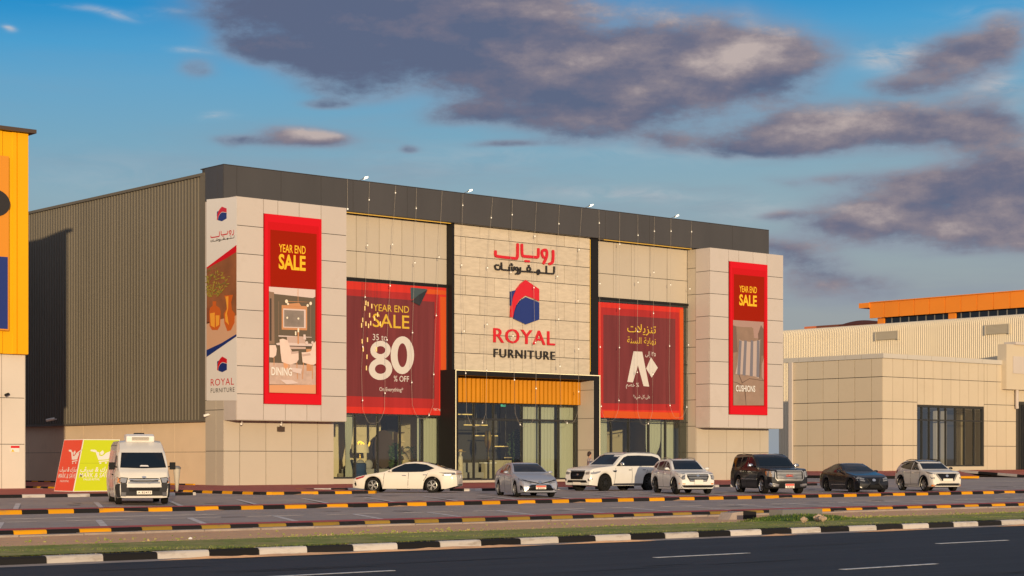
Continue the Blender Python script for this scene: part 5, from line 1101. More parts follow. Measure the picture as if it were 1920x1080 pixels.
    b = MB(); b.box(x - .12, x, y0 - .08, y0 + .08, zg, 6.85); b.box(x, x + 14, y0 - .08, y0 + .08, 6.7, 6.85); b.box(x + 2.4, x + 2.5, y0 - .08, y0 - .02, zg, 6.7); b.build('entrance_frame', 'dark_frame', t)
    b = MB(); xq = xY(1905, y0 - .2); b.tube([(xq, y0 - .3, 8.2), (xq, y0 - .3, 6.6), (xq + .05, y0 - .3, 6.35)], .16, 8); b.build('pipe', 'panel', t)
    b = MB(); xq = xY(1480, y0); yy = yb; b.box(x0 - .25, x0 - .05, yb - .7, yb - .3, zg, zrow[-1]); b.build('downpipe', 'panel', t)
    b = MB()
    # ribbed hall behind with its rounded eave
    XH = 157.0; ya, yz = yX(1960, XH), yX(1462, XH); ztop = zX(1920, 587, XH)
    t2 = thing('ribbed_hall', 'long cream hall of ribbed metal with rounded eave and two louvres', 'building', (XH, (ya + yz) / 2, 0))
    cur = [(0, .3), (0, ztop - .8), (-.05, ztop - .45), (-.2, ztop - .2), (-.5, ztop - .05), (-.9, ztop)]
    b = MB(); corrugated(b, (XH, yz), (XH, ya - 14), .3, ztop, .24, .06, (-1, 0), curve=[(-d, z) for d, z in cur]); b.box(XH + .88, XH + 40, ya - 14, yz, ztop - .4, ztop - .02); b.box(XH + .2, XH + 40, yz, yz + .3, .2, ztop - .3); b.build('ribbed_wall', 'corr_cream', t2, smooth=35)
    for pa, pb, y0_, y1_ in ((1642, 1682, 621.5, 635), (1848, 1890.5, 608.5, 624)):
        b = MB(); f2 = XH - .22; ya_, yb_ = yX(pa, f2), yX(pb, f2); za, zb = zX(pb, y1_, f2), zX(pb, y0_, f2)
        for k in range(7): z = za + (zb - za) * k / 7; b.prism([(f2 - .02, yb_, z), (f2 + .10, yb_, z + .12), (f2 + .10, yb_, z + .17), (f2 - .02, yb_, z + .05)], (0, ya_ - yb_, 0))
        b.box(f2 + .1, f2 + .14, yb_, ya_, za - .05, zb + .05); b.box(f2 - .05, f2 + .14, yb_ - .12, yb_, za - .1, zb + .1); b.box(f2 - .05, f2 + .14, ya_, ya_ + .12, za - .1, zb + .1); b.box(f2 - .05, f2 + .14, yb_, ya_, zb, zb + .1)
        b.build('louvre', 'louvre_cream', t2)
    # orange roofed building farther back
    XO = 196.0; f3 = Face('X', XO); t3 = thing('orange_building', 'distant building with broad orange fascia over a dark glass strip', 'building', (XO, 150, 0))
    yl, yr = yX(1630, XO), yX(1990, XO); zT = zX(1920, 545, XO); zB = zX(1920, 576, XO)
    b = MB(); n = 12; ys = [yr + (yl - yr) * k / n for k in range(n + 1)]
    for k in range(n): b.box(XO, XO + .3, ys[k] + .05, ys[k + 1] - .05, zB, zT)
    b.box(XO + .06, XO + 30, yr, yl - .06, zB + .2, zT - .06); yo = yX(1612, XO); b.box(XO - .2, XO + 12, yl - .1, yo, zT - .62, zT + .04); b.box(XO - .2, XO + 30, yr, yl - .1, zT + .002, zT + .1); b.build('fascia', 'orange_metal', t3)
    b = MB(); yg = yX(1657, XO + .8); b.box(XO + .8, XO + 20, yr, yg, 3, zB + .2); o = b.build('glass_strip', 'car_glass', t3); b = MB()
    for k in range(20): y = yr + (yg - yr) * k / 20; b.box(XO + .72, XO + .8, y - .06, y + .06, 8, zB)
    b.build('mullion', 'grey_steel', t3)
    for pa, pb in ((1645.5, 1657), (1778, 1791)): b = MB(); b.box(XO + .5, XO + 1.1, yX(pb, XO + .5), yX(pa, XO + .5), 2, zB); b.build('column', 'orange_metal', t3)
    b = MB(); b.box(XO + 30, XO + 30.4, yr, yl + 5, .1, zB); b.build('rear_wall', 'cream_wall', t3)
    XQ = 205.0; b = MB(); b.box(XQ, XQ + 8, yX(1690, XQ), yX(1508, XQ), .2, zX(1640, 603.5, XQ), 0); yc = (yX(1580, XQ) + yX(1650, XQ)) / 2; w = abs(yX(1575, XQ) - yX(1660, XQ)) / 2; zq = zX(1620, 607, XQ)
    b.prism([(XQ - .1, yc - w + 2 * w * k / 12, zq + (zX(1610, 601, XQ) - zq) * math.sin(k * math.pi / 12)) for k in range(13)], (4, 0, 0), 1)
    tag(b.build('distant_block', ['dull_orange', 'dark_red']), 'low dull orange roof edge with dark red hump, far behind the ribbed hall', 'building')
build_showroom()

# ------------------------------------------------------------------ advertising box, bin
def build_hoarding():
    def C(px, py): return py
    z0 = .205; d = FPX * (CAMZ - z0) / (922 - HZ); xa, ya = atd(137, d); yb = yX(101, xa); xb = xY(206, ya); ht = 2.30; sh = .50
    t = thing('advertising_box', 'leaning advertising box with red and lime green faces beside the white van', 'advertising box', (xa, ya, z0))
    def G(a, b, h=0): return (a + sh * (b - z0) / ht, ya - h, b)                      # front face, leans to the right
    def Rd(a, b, h=0): return (xa - h + sh * (b - z0) / ht, -a, b)                     # left face; a runs along -Y
    b = MB(); b.prism([G(xa, z0), G(xb, z0), G(xb, z0 + ht), G(xa, z0 + ht)], (0, yb - ya, 0)); b.build('body', 'print_white', t)
    m = .03
    b = MB(); b.add([G(xa + m, z0 + m, .006), G(xb - m, z0 + m, .006), G(xb - m, z0 + ht - m, .006), G(xa + m, z0 + ht - m, .006)], [(0, 1, 2, 3)]); b.build('green_face', 'hoard_green', t, fix=False)
    b = MB(); b.add([Rd(-yb + m, z0 + m, .006), Rd(-ya - m, z0 + m, .006), Rd(-ya - m, z0 + ht - m, .006), Rd(-yb + m, z0 + ht - m, .006)], [(0, 1, 2, 3)]); b.build('red_face', 'hoard_red', t, fix=False)
    b = MB(); zz = z0 + ht * .54; b.add([G(xa + m, zz, .008), G(xb - m, zz, .008), G(xb - m, zz + .014, .008), G(xa + m, zz + .014, .008)], [(0, 1, 2, 3)]); b.build('seam', mat('hoard_seam', (.32, .38, .01), .6), t, fix=False)
    ar = '\ufb6b\ufef4\ufeb3 & \ufed9\ufead\ufe8e\ufee3'
    for fp, a0, a1 in ((G, xa, xb), (Rd, -yb, -ya)):
        w = a1 - a0; b = MB(); h = .012
        def L(u, v): return (a0 + w * u, z0 + ht * v)
        c = [(.34, .78), (.42, .78), (.50, .565), (.72, .565), (.80, .70), (.95, .80), (.66, .66), (.60, .74), (.56, .72)]
        if fp is Rd: off = .10
        else: off = -.02
        def put(pts, hh):
            q = [L(u + off, v) for u, v in pts]; b.add([fp(x, y, hh) for x, y in q], [tuple(range(len(q)))])
        put([(.27, .80), (.27, .775), (.39, .755), (.45, .755), (.43, .785), (.38, .80)], h)
        put([(.40, .775), (.52, .745), (.53, .69), (.60, .675), (.66, .70), (.85, .74), (.80, .615), (.53, .605)], h + .002)
        put([(.54, .75), (.60, .79), (.65, .745), (.61, .70), (.56, .705)], h + .004); put([(.62, .67), (.68, .69), (.97, .80), (.93, .81), (.70, .735)], h + .006)
        put([(.55, .585), (.82, .60), (.82, .58), (.55, .565)], h); put([(.58, .555), (.63, .555), (.63, .53), (.58, .53)], h); put([(.73, .56), (.78, .56), (.78, .535), (.73, .535)], h)
        b.build('cart_mark', 'print_white', t, fix=False)
        b = MB(); e0, e1 = (.10, .97) if fp is Rd else (.08, .93)
        q0, q1 = L(e0, .38), L(e1, .38); text_on(b, fp, ar, q0[0], q1[0], q0[1], .20, h, .012)
        q0, q1 = L(e0, .255 if fp is Rd else .27), L(e1, .255); text_on(b, fp, 'MARK & SAVE', q0[0], q1[0], q0[1], .20, h, .002)
        q0, q1 = L(e0 + .12, .18 if fp is Rd else .215), L(e1 - .12, .2); text_on(b, fp, 'VALUE RETAIL', q0[0], q1[0] - (q1[0] - q0[0]) * .25, q0[1], .085, h, .006)
        b.build('lettering', 'print_white', t, fix=False)
    x, y = atd(331.5, 82.0)
    t = thing('waste_bin', 'narrow beige upright bin on the pavement behind the white van', 'bin', (x, y, .2)); b = MB(); b.lathe([(.05, 0), (.06, .02), (.16, 1.0), (.14, 1.0)], (x, y, .2), n=10); b.build('body', 'bin_beige', t, smooth=40); b = MB(); b.lathe([(.18, 1.0), (.19, 1.05), (.12, 1.12), (.02, 1.14)], (x, y, .2), n=10); b.build('lid', 'grey_steel', t, smooth=40)
build_hoarding()

# ------------------------------------------------------------------ vehicles
def smooth_interp(pts, xs, win):
    X = [p[0] for p in pts]; Y = [p[1] for p in pts]
    if win <= 0: return np.interp(xs, X, Y)
    o = np.linspace(-win, win, 9); wt = 1 - np.abs(o) / win * .9
    return sum(w * np.interp(np.clip(xs + q, X[0], X[-1]), X, Y) for q, w in zip(o, wt)) / wt.sum()
class Car:
    """Local frame: s runs from the nose (0) to the tail (L); x = L/2 - s, y to the car's left, z up."""
    def __init__(c, name, label, cat, sp):
        c.sp = sp; c.L, c.W, c.H = sp['L'], sp['W'], sp['H']; c.root = thing(name, label, cat)
        c.axles = (sp['fo'], sp['fo'] + sp['wb']); c.r = sp['r']; c.paint = sp['paint']
        c.shell()
    def shell(c):
        sp = c.sp; L, W = c.L, c.W; ns = 96; ss = np.linspace(0, L, ns + 1)
        extra = [0.03, .07, L - .03, L - .07]; ss = np.unique(np.concatenate([ss, extra])); n = len(ss)
        top = smooth_interp(sp['top'], ss, sp.get('win', .10)); belt = np.minimum(smooth_interp(sp['belt'], ss, .12), top - .012)
        plan = smooth_interp(sp['plan'], ss, .05); gc = sp['gc']
        ra = c.r + sp.get('gap', .055); zb = np.full(n, gc)
        zb = np.maximum(zb, smooth_interp([(0, gc + sp.get('lip', .05)), (.45, gc), (L - .5, gc), (L, gc + .14)], ss, .05))
        for a in c.axles:
            t = ra * ra - (ss - a) ** 2; zb = np.maximum(zb, np.where(t > 0, c.r + np.sqrt(np.maximum(t, 0)), 0))
        roof = c.H; tum = sp.get('tumble', .20); bmax = belt.max(); loops = []
        lean = sp.get('lean', .10); rlean = sp.get('rlean', .10)
        for i, s in enumerate(ss):
            hw = W / 2 * plan[i]; b, t, z0 = belt[i], top[i], zb[i]; h = t - b; k = min(1, max(0, h / (roof - bmax)))
            dz = b - z0
            half = [(0, z0), (hw * .78, z0), (hw * .945, z0 + .012), (hw * .975, z0 + dz * .16), (hw * .992, z0 + dz * .38), (hw, z0 + dz * .58), (hw * .985, z0 + dz * .82), (hw * .955, b)]
            e = hw * (.945 - k * tum); half += [(hw * .955 + (e - hw * .955) * .5, b + h * .46), (e, b + h * .88), (e * .93, b + h * .97), (e * .55, t), (0, t + .006)]
            fw = math.exp(-s / .22); rw = math.exp(-(L - s) / .22)
            pts = []
            for (y, z) in half:
                x = s + fw * lean * max(0, (z - sp.get('lz', .45))) / .5 * (1 if z > sp.get('lz', .45) else 1) - rw * rlean * max(0, z - .5) / .5
                pts.append((L / 2 - x, y, z))
            loops.append(pts + [(x, -y, z) for x, y, z in reversed(pts[1:-1])])
        m = len(loops[0]); vs = [v for l in loops for v in l]; fs = []; mi = []
        for i in range(n - 1):
            for q in range(m):
                fs.append((i * m + q, i * m + (q + 1) % m, (i + 1) * m + (q + 1) % m, (i + 1) * m + q))
                mi.append(1 if q in (0, m - 1, 1, m - 2) else 0)
        def cap(l0, sgn, bul):
            base = l0 * m; prev = list(range(base, base + m)); cz = sum(vs[i][2] for i in prev) / m
            for sc in (.85, .55, .2):
                new = []
                for i in range(m):
                    x, y, z = vs[base + i]; new.append(len(vs)); vs.append((x + sgn * bul * (1 - sc * sc), y * sc, cz + (z - cz) * sc))
                for q in range(m): fs.append((prev[q], prev[(q + 1) % m], new[(q + 1) % m], new[q])); mi.append(0)
                prev = new
            fs.append(tuple(prev)); mi.append(0)
        cap(0, 1, sp.get('nose', .05)); cap(n - 1, -1, .05)
        b = MB(); b.v = vs; b.f = fs; b.m = mi
        c.body = b.build('body', [c.paint, 'well'], c.root, smooth=38)
        c.bvh = BVHTree.FromPolygons([Vector(v) for v in vs], fs)
    def hit(c, view, a, b):
        L, W = c.L, c.W
        o, d = {'F': ((L, a, b), (-1, 0, 0)), 'B': ((-L, a, b), (1, 0, 0)), 'L': ((L / 2 - a, W * 2, b), (0, -1, 0)), 'R': ((L / 2 - a, -W * 2, b), (0, 1, 0)), 'T': ((L / 2 - a, b, 5), (0, 0, -1))}[view]
        p, n, i, q = c.bvh.ray_cast(Vector(o), Vector(d))
        if p is None:
            p, n, i, q = c.bvh.find_nearest(Vector(o) + Vector(d) * (L if view in 'FB' else W * 2) * .75)
        if n.dot(Vector(d)) > 0: n = -n
        return p, n
    def patch(c, view, poly, m, name, off=.008, parent=None, mb=None, mi=0, step=.09):
        """A conforming panel laid on the body: poly in (y, z) for front/back, (s, z) for sides, (s, y) for the top."""
        pts = []
        for i in range(len(poly)):
            p, q = Vector(poly[i]), Vector(poly[(i + 1) % len(poly)]); k = max(1, int((q - p).length / step))
            pts += [p.lerp(q, j / k) for j in range(k)]
        nb = len(pts); xs = [p.x for p in pts]; ys = [p.y for p in pts]; ins = []
        x = min(xs) + step
        while x < max(xs) - .02:
            y = min(ys) + step
            while y < max(ys) - .02:
                q = Vector((x, y)); ok = False; j = nb - 1
                for i in range(nb):
                    if (pts[i].y > y) != (pts[j].y > y) and x < (pts[j].x - pts[i].x) * (y - pts[i].y) / (pts[j].y - pts[i].y) + pts[i].x: ok = not ok
                    j = i
                if ok and min((q - p).length for p in pts) > step * .5: ins.append(q)
                y += step
            x += step
        V, E, F, *_ = geometry.delaunay_2d_cdt(pts + ins, [(i, (i + 1) % nb) for i in range(nb)], [], 1, 1e-5)
        up, dn = [], []
        for v in V:
            p, n = c.hit(view, v.x, v.y); up.append(p + n * off); dn.append(p - n * .012)
        n = len(up); fs = [tuple(f) for f in F]; cnt = {}
        for f in fs:
            for i in range(len(f)):
                e = tuple(sorted((f[i], f[(i + 1) % len(f)]))); cnt[e] = cnt.get(e, 0) + 1
        sk = [(e[0], e[1], n + e[1], n + e[0]) for e, k in cnt.items() if k == 1]
        b = mb or MB(); b.add(up + dn, fs + sk, mi)
        return None if mb else b.build(name, m, parent or c.root, smooth=30, local=True)
    def both(c, poly, m, name, **k):
        r = []
        for sg in (1, -1): r.append(c.patch('F', [(y * sg, z) for y, z in poly], m, name, **k))
        return r
    def sides(c, poly, m, name, **k):
        return [c.patch(v, poly, m, name, **k) for v in ('L', 'R')]
    def wheels(c, style='alloy', spokes=5, tw=.21, face=None):
        r = c.r; first = None
        for a in c.axles:
            for sg in (1, -1):
                if first is None:
                    b = MB(); w = tw / 2
                    b.lathe([(r * .66, -w), (r * .93, -w), (r * .99, -w * .75), (r, -w * .4), (r, w * .4), (r * .99, w * .75), (r * .93, w), (r * .66, w), (r * .64, w * .6), (r * .64, -w * .6), (r * .66, -w)], axis='Y', n=30, cap=False)
                    t = b.build('wheel', 'tyre', c.root, smooth=35, local=True); b = MB()
                    b.lathe([(r * .64, -w * .7), (r * .64, w * .2), (.02, w * .2)], axis='Y', n=26, m=1); b.lathe([(r * .60, w * .5), (r * .665, w * 1.02), (r * .64, w * 1.04), (r * .58, w * .55)], axis='Y', n=30, cap=False)
                    for k in range(spokes):
                        for dd in ((-.16, .16) if face == 'twin' else (0,)):
                            an = k * 6.2832 / spokes + dd; ca, sa = math.cos(an), math.sin(an); q0, q1 = r * .09, r * .62; h0, h1 = r * (.04 if face == 'twin' else .07), r * (.045 if face == 'twin' else (.05 if spokes > 7 else .10))
                            v = [(ca * q - sa * h, y, sa * q + ca * h) for q, h, y0, y1 in ((q0, -h0, .5, .95), (q0, h0, .5, .95), (q1, h1, .3, .92), (q1, -h1, .3, .92)) for y in (w * y0, w * y1)]
                            b.add(v, [(1, 3, 5, 7), (0, 2, 3, 1), (2, 4, 5, 3), (4, 6, 7, 5), (6, 0, 1, 7)])
                    b.lathe([(r * .16, w * .9), (r * .13, w * 1.02), (.01, w * 1.03)], axis='Y', n=14)
                    b.build('rim', [style, 'well'], t, smooth=30, local=True); first = t
                    o = t
                else: o = dup_tree(first, c.root)
                o.location = (c.L / 2 - a, sg * (c.W / 2 - tw / 2 - .035), r)
                if sg < 0: o.rotation_euler = (0, 0, math.pi)
    def mirrors(c, s, z, m, sz=(.11, .10, .085)):
        for sg, v in ((1, 'L'), (-1, 'R')):
            p, n = c.hit(v, s, z); b = MB(); q = p + Vector((.02, sg * (.05 + sz[1]), .05)); b.ball((q.x, q.y, q.z), 1, n=10, sq=(sz[0] * .6, sz[1] * 1.15, sz[2] * .8)); b.v = [(vx, vy, max(vz, q.z - sz[2] * .5)) for vx, vy, vz in b.v]; b.tube([p, q], .028, 6); b.build('wing_mirror', m, c.root, smooth=True, local=True)
    def handles(c, at, m):
        for s, z in at:
            for v, sg in (('L', 1), ('R', -1)):
                p, n = c.hit(v, s, z); b = MB(); b.box(p.x - .10, p.x + .10, p.y - .005, p.y + sg * .03, p.z - .018, p.z + .018); b.build('door_handle', m, c.root, local=True)
    def seams(c, lines):
        b = MB()
        for s0, z0, s1, z1 in lines:
            for v in ('L', 'R'):
                d = Vector((s1 - s0, z1 - z0)).normalized(); n = Vector((-d.y, d.x)) * .009
                c.patch(v, [(s0 - n.x, z0 - n.y), (s1 - n.x, z1 - n.y), (s1 + n.x, z1 + n.y), (s0 + n.x, z0 + n.y)], None, '', off=.003, mb=b, step=.12)
        b.build('door_seam', 'trim_black', c.root, local=True)
    def plate(c, z, text, m='plate', w=.50, h=.13, ink='plate_ink', view='F', red=False):
        s = 1 if view == 'F' else -1; p, n = c.hit(view, 0, z); q, n2 = c.hit(view, w / 2, z); x = (max(p.x, q.x) + .035) if s > 0 else (min(p.x, q.x) - .035)
        b = MB(); b.box(x - .012, x + .012, -w / 2, w / 2, z - h / 2, z + h / 2)
        if red: b.box(x + .0125, x + .0145, -w / 2 + .01, w / 2 - .01, z + .005, z + h / 2 - .008, 1)
        o = b.build('number_plate', [m, 'plate_red'], c.root, local=True)
        if text:
            b = MB(); fp = lambda a, bb, hh: (x + s * hh, s * a, bb)
            if red: text_on(b, fp, text, -w * .34, w * .34, z - h * .42, h * .36, .016, .012)
            else: text_on(b, fp, text, -w * .44, w * .44, z - h * .27, h * .54, .016, .016)
            b.build('lettering', ink, o, local=True, fix=False)
    def put(c, px, d, heading, z=None):
        x, y = atd(px, d); c.root.location = (x, y, lot_z(y) if z is None else z); c.root.rotation_euler = (0, 0, math.radians(heading))
HEAD = 243.5
def sedan_plan(L): return [(0, .80), (.10, .88), (.30, .945), (.7, .985), (1.2, 1), (L - 1.2, 1), (L - .6, .975), (L - .2, .91), (L, .83)]
def suv_plan(L): return [(0, .84), (.08, .91), (.25, .96), (.6, .99), (1.0, 1), (L - .8, 1), (L - .3, .97), (L - .08, .93), (L, .89)]

def white_sedan():
    L = 4.9; c = Car('parked_car', 'white low sedan parked side on before the english window banner, nose to the shop', 'car',
        dict(L=L, W=1.86, H=1.436, wb=2.775, fo=.98, r=.345, gc=.17, paint='paint_white_warm', plan=sedan_plan(L), tumble=.22, rlean=.05, lean=.16,
             top=[(0, .66), (.15, .73), (.6, .82), (1.2, .92), (1.55, .985), (2.05, 1.23), (2.5, 1.40), (2.9, 1.436), (3.3, 1.42), (3.8, 1.30), (4.4, 1.09), (4.62, 1.05), (4.9, 1.0)],
             belt=[(0, .64), (.5, .76), (1.5, .90), (2.6, .915), (3.3, .94), (3.8, 1.02), (4.3, 1.02), (4.9, .93)]))
    c.sides([(1.66, .955), (2.0, 1.14), (2.45, 1.325), (2.95, 1.355), (3.45, 1.30), (3.86, 1.13), (3.62, 1.04), (3.3, .965), (2.6, .95)], 'car_glass', 'side_window', off=.006)
    c.patch('F', [(-.62, 1.03), (.62, 1.03), (.50, 1.36), (-.50, 1.36)], 'car_glass', 'windshield', off=.006)
    c.patch('T', [(3.5, -.46), (4.35, -.60), (4.35, .60), (3.5, .46)], 'car_glass', 'rear_window', off=.006)
    c.patch('T', [(2.65, -.42), (3.4, -.42), (3.4, .42), (2.65, .42)], 'trim_gloss', 'roof_glass', off=.004)
    for v in 'LR':
        c.patch(v, [(.10, .66), (.62, .80), (.52, .69), (.20, .60)], 'lamp_red' if v == 'R' else 'lamp_red', 'headlight', off=.01)
        c.patch(v, [(4.05, .93), (4.88, .93), (4.86, .84), (4.45, .79), (4.22, .80), (4.32, .88)], 'lamp_dark', 'taillight', off=.01)
        c.patch(v, [(4.30, .86), (4.66, .86), (4.60, .80), (4.34, .80)], 'chrome', 'reflector', off=.014)
        c.patch(v, [(.06, .5), (.16, .52), (.2, .34), (.14, .3)], 'trim_black', 'bumper_vent', off=.006)
    c.patch('B', [(-.55, .38), (.55, .38), (.66, .24), (-.66, .24)], 'trim_black', 'rear_diffuser'); c.patch('B', [(-.82, .90), (.82, .90), (.82, .84), (-.82, .84)], 'lamp_red', 'taillight_bar', off=.01)
    for sg in (1, -1): c.patch('B', [(sg * .30, .36), (sg * .66, .36), (sg * .62, .28), (sg * .34, .28)], 'chrome', 'exhaust', off=.02)
    c.patch('F', [(-.42, .62), (.42, .62), (.3, .32), (-.3, .32)], 'trim_gloss', 'grille'); c.plate(.72, '', view='B')
    c.sides([(1.35, .20), (3.3, .20), (3.3, .175), (1.35, .175)], 'trim_black', 'sill_trim', off=.006)
    c.seams([(1.52, .90, 1.45, .28), (2.66, .93, 2.62, .24), (3.62, .98, 3.35, .55)]); c.wheels('alloy', 5, face='twin'); c.mirrors(1.86, .96, 'paint_white_warm'); c.handles(((2.45, .80), (3.44, .83)), 'chrome')
    b = MB(); p, n = c.hit('T', 3.75, 0); b.add([p + Vector((.12, -.012, -.02)), p + Vector((.12, .012, -.02)), p + Vector((-.06, 0, .06)), p + Vector((-.1, .012, -.03)), p + Vector((-.1, -.012, -.03))], [(0, 2, 1), (0, 4, 2), (1, 2, 3), (4, 3, 2)]); b.build('antenna', 'trim_black', c.root, local=True)
    c.put(765, 86.0, 131)
def silver_sedan():
    L = 4.65; c = Car('parked_car', 'silver blue sedan facing the camera in front of the shop entrance', 'car',
        dict(L=L, W=1.78, H=1.455, wb=2.7, fo=.97, r=.32, gc=.16, paint='paint_silver', plan=sedan_plan(L), tumble=.24, lean=.18, nose=.07,
             top=[(0, .64), (.12, .72), (.5, .82), (1.15, .96), (1.5, 1.02), (2.1, 1.32), (2.5, 1.44), (2.9, 1.455), (3.3, 1.42), (3.8, 1.25), (4.2, 1.07), (4.5, 1.04), (4.65, .98)],
             belt=[(0, .62), (.5, .76), (1.4, .92), (2.6, .95), (3.6, .98), (4.2, 1.0), (4.65, .9)]))
    c.patch('F', [(-.70, 1.055), (.70, 1.055), (.555, 1.385), (-.555, 1.385)], 'car_glass', 'windshield', off=.006)
    c.sides([(1.75, .98), (2.12, 1.21), (2.5, 1.36), (2.5, .97)], 'car_glass', 'side_window', off=.006); c.sides([(2.57, .97), (2.57, 1.36), (3.0, 1.37), (3.35, 1.32), (3.62, 1.06), (3.5, 1.0)], 'car_glass', 'side_window', off=.006)
    c.patch('B', [(-.6, 1.1), (.6, 1.1), (.46, 1.38), (-.46, 1.38)], 'car_glass', 'rear_window', off=.006)
    c.both([(.30, .62), (.56, .70), (.80, .80), (.82, .72), (.66, .62), (.42, .57)], 'lamp_dark', 'headlight', off=.012)
    c.patch('F', [(-.80, .735), (-.3, .64), (-.1, .60), (.1, .60), (.3, .64), (.80, .735), (.80, .71), (.3, .605), (.1, .565), (-.1, .565), (-.3, .605), (-.80, .71)], 'trim_gloss', 'grille', off=.014)
    c.patch('F', [(-.42, .53), (.42, .53), (.66, .26), (.60, .20), (-.60, .20), (-.66, .26)], 'trim_gloss', 'lower_grille', off=.012)
    c.patch('F', [(-.45, .55), (.45, .55), (.70, .27), (.64, .25), (.40, .515), (-.40, .515), (-.64, .25), (-.70, .27)], 'chrome', 'grille_trim', off=.016)
    c.both([(.76, .48), (.82, .50), (.80, .30), (.70, .28)], 'trim_black', 'fog_recess', off=.012)
    c.patch('F', [(.075 * math.cos(k * .5236), .625 + .05 * math.sin(k * .5236)) for k in range(12)], 'chrome', 'badge', off=.03)
    c.plate(.42, '8904', red=True, w=.44, h=.15); c.sides([(4.2, .93), (4.6, .93), (4.6, .8), (4.3, .82)], 'lamp_red', 'taillight', off=.01)
    c.seams([(1.5, .9, 1.45, .26), (2.54, .94, 2.5, .22), (3.5, .98, 3.25, .5)]); c.wheels('alloy', 10); c.mirrors(1.9, .98, 'paint_silver'); c.handles(((2.35, .83), (3.35, .86)), 'paint_silver')
    c.put(985, 79.6, HEAD + 1)
def white_suv_large():
    L = 5.3; c = Car('parked_car', 'large pearl white suv with black wheels facing left beside the portal', 'car',
        dict(L=L, W=2.03, H=1.90, wb=3.075, fo=.95, r=.415, gc=.27, paint='paint_white', plan=suv_plan(L), tumble=.15, lean=.08, lz=.6, nose=.05, win=.08,
             top=[(0, 1.02), (.10, 1.10), (.5, 1.17), (1.35, 1.24), (1.6, 1.28), (2.3, 1.78), (2.6, 1.87), (3.2, 1.90), (4.4, 1.87), (4.95, 1.80), (5.15, 1.40), (5.3, 1.05)],
             belt=[(0, 1.0), (.4, 1.08), (1.6, 1.18), (3, 1.19), (4.6, 1.20), (5.1, 1.16), (5.3, 1.0)]))
    c.patch('F', [(-.78, 1.31), (.78, 1.31), (.66, 1.80), (-.66, 1.80)], 'car_glass', 'windshield', off=.006)
    c.sides([(1.72, 1.235), (2.32, 1.66), (2.62, 1.745), (3.4, 1.76), (4.35, 1.73), (4.78, 1.62), (4.86, 1.45), (4.62, 1.27), (4.3, 1.235)], 'car_glass', 'side_window', off=.006)
    c.patch('B', [(-.7, 1.25), (.7, 1.25), (.6, 1.7), (-.6, 1.7)], 'car_glass', 'rear_window', off=.006)
    c.patch('F', [(-.46, .98), (.46, .98), (.50, .90), (.40, .60), (-.40, .60), (-.50, .90)], 'trim_gloss', 'grille', off=.018); c.patch('F', [(-.52, 1.03), (.52, 1.03), (.50, .985), (-.50, .985)], 'chrome', 'grille_trim', off=.02)
    c.patch('F', [(.085 * math.cos(k * .5236), .83 + .045 * math.sin(k * .5236)) for k in range(12)], 'chrome', 'badge', off=.03)
    c.both([(.54, .93), (.78, .98), (.93, 1.0), (.93, .92), (.80, .83), (.58, .83)], 'lamp_clear', 'headlight', off=.014)
    for v in 'LR': c.patch(v, [(.06, .93), (.62, 1.0), (.56, .93), (.30, .86), (.06, .84)], 'lamp_clear', 'headlight', off=.014); c.patch(v, [(1.42, 1.02), (1.72, 1.04), (1.66, .94), (1.50, .95)], 'trim_black', 'fender_vent', off=.01); c.patch(v, [(1.46, 1.01), (1.70, 1.025), (1.69, 1.0), (1.47, .99)], 'chrome', 'fender_trim', off=.014)
    c.patch('F', [(-.62, .56), (.62, .56), (.70, .44), (-.70, .44)], 'trim_black', 'lower_grille', off=.012); c.patch('F', [(-.70, .36), (.70, .36), (.60, .29), (-.60, .29)], 'trim_black', 'bumper_guard', off=.012)
    c.both([(.74, .62), (.92, .68), (.93, .60), (.86, .50), (.76, .52)], 'lamp_dark', 'fog_light', off=.012); c.plate(.40, '', w=.5)
    c.sides([(1.5, .40), (3.5, .40), (3.5, .34), (1.5, .34)], 'chrome', 'sill_trim', off=.012); c.sides([(1.45, .34), (3.55, .34), (3.55, .28), (1.45, .28)], 'trim_black', 'running_board', off=.02)
    c.seams([(1.66, 1.15, 1.55, .42), (2.78, 1.17, 2.76, .40), (3.9, 1.18, 3.7, .65)]); c.wheels('alloy_dark', 9, .26); c.mirrors(1.98, 1.28, 'chrome', (.13, .13, .12)); c.handles(((2.62, 1.05), (3.6, 1.06)), 'chrome')
    b = MB()
    for sg in (1, -1): b.tube([(L / 2 - s, sg * .70, z) for s, z in ((2.5, 1.82), (2.7, 1.89), (3.6, 1.91), (4.5, 1.88), (4.7, 1.80))], .02, 6)
    b.build('roof_rail', 'alloy', c.root, local=True); c.sides([(4.95, 1.1), (5.25, 1.1), (5.22, .9), (5.0, .95)], 'lamp_red', 'taillight', off=.01)
    c.put(1155, 91.5, 181, z=.05)
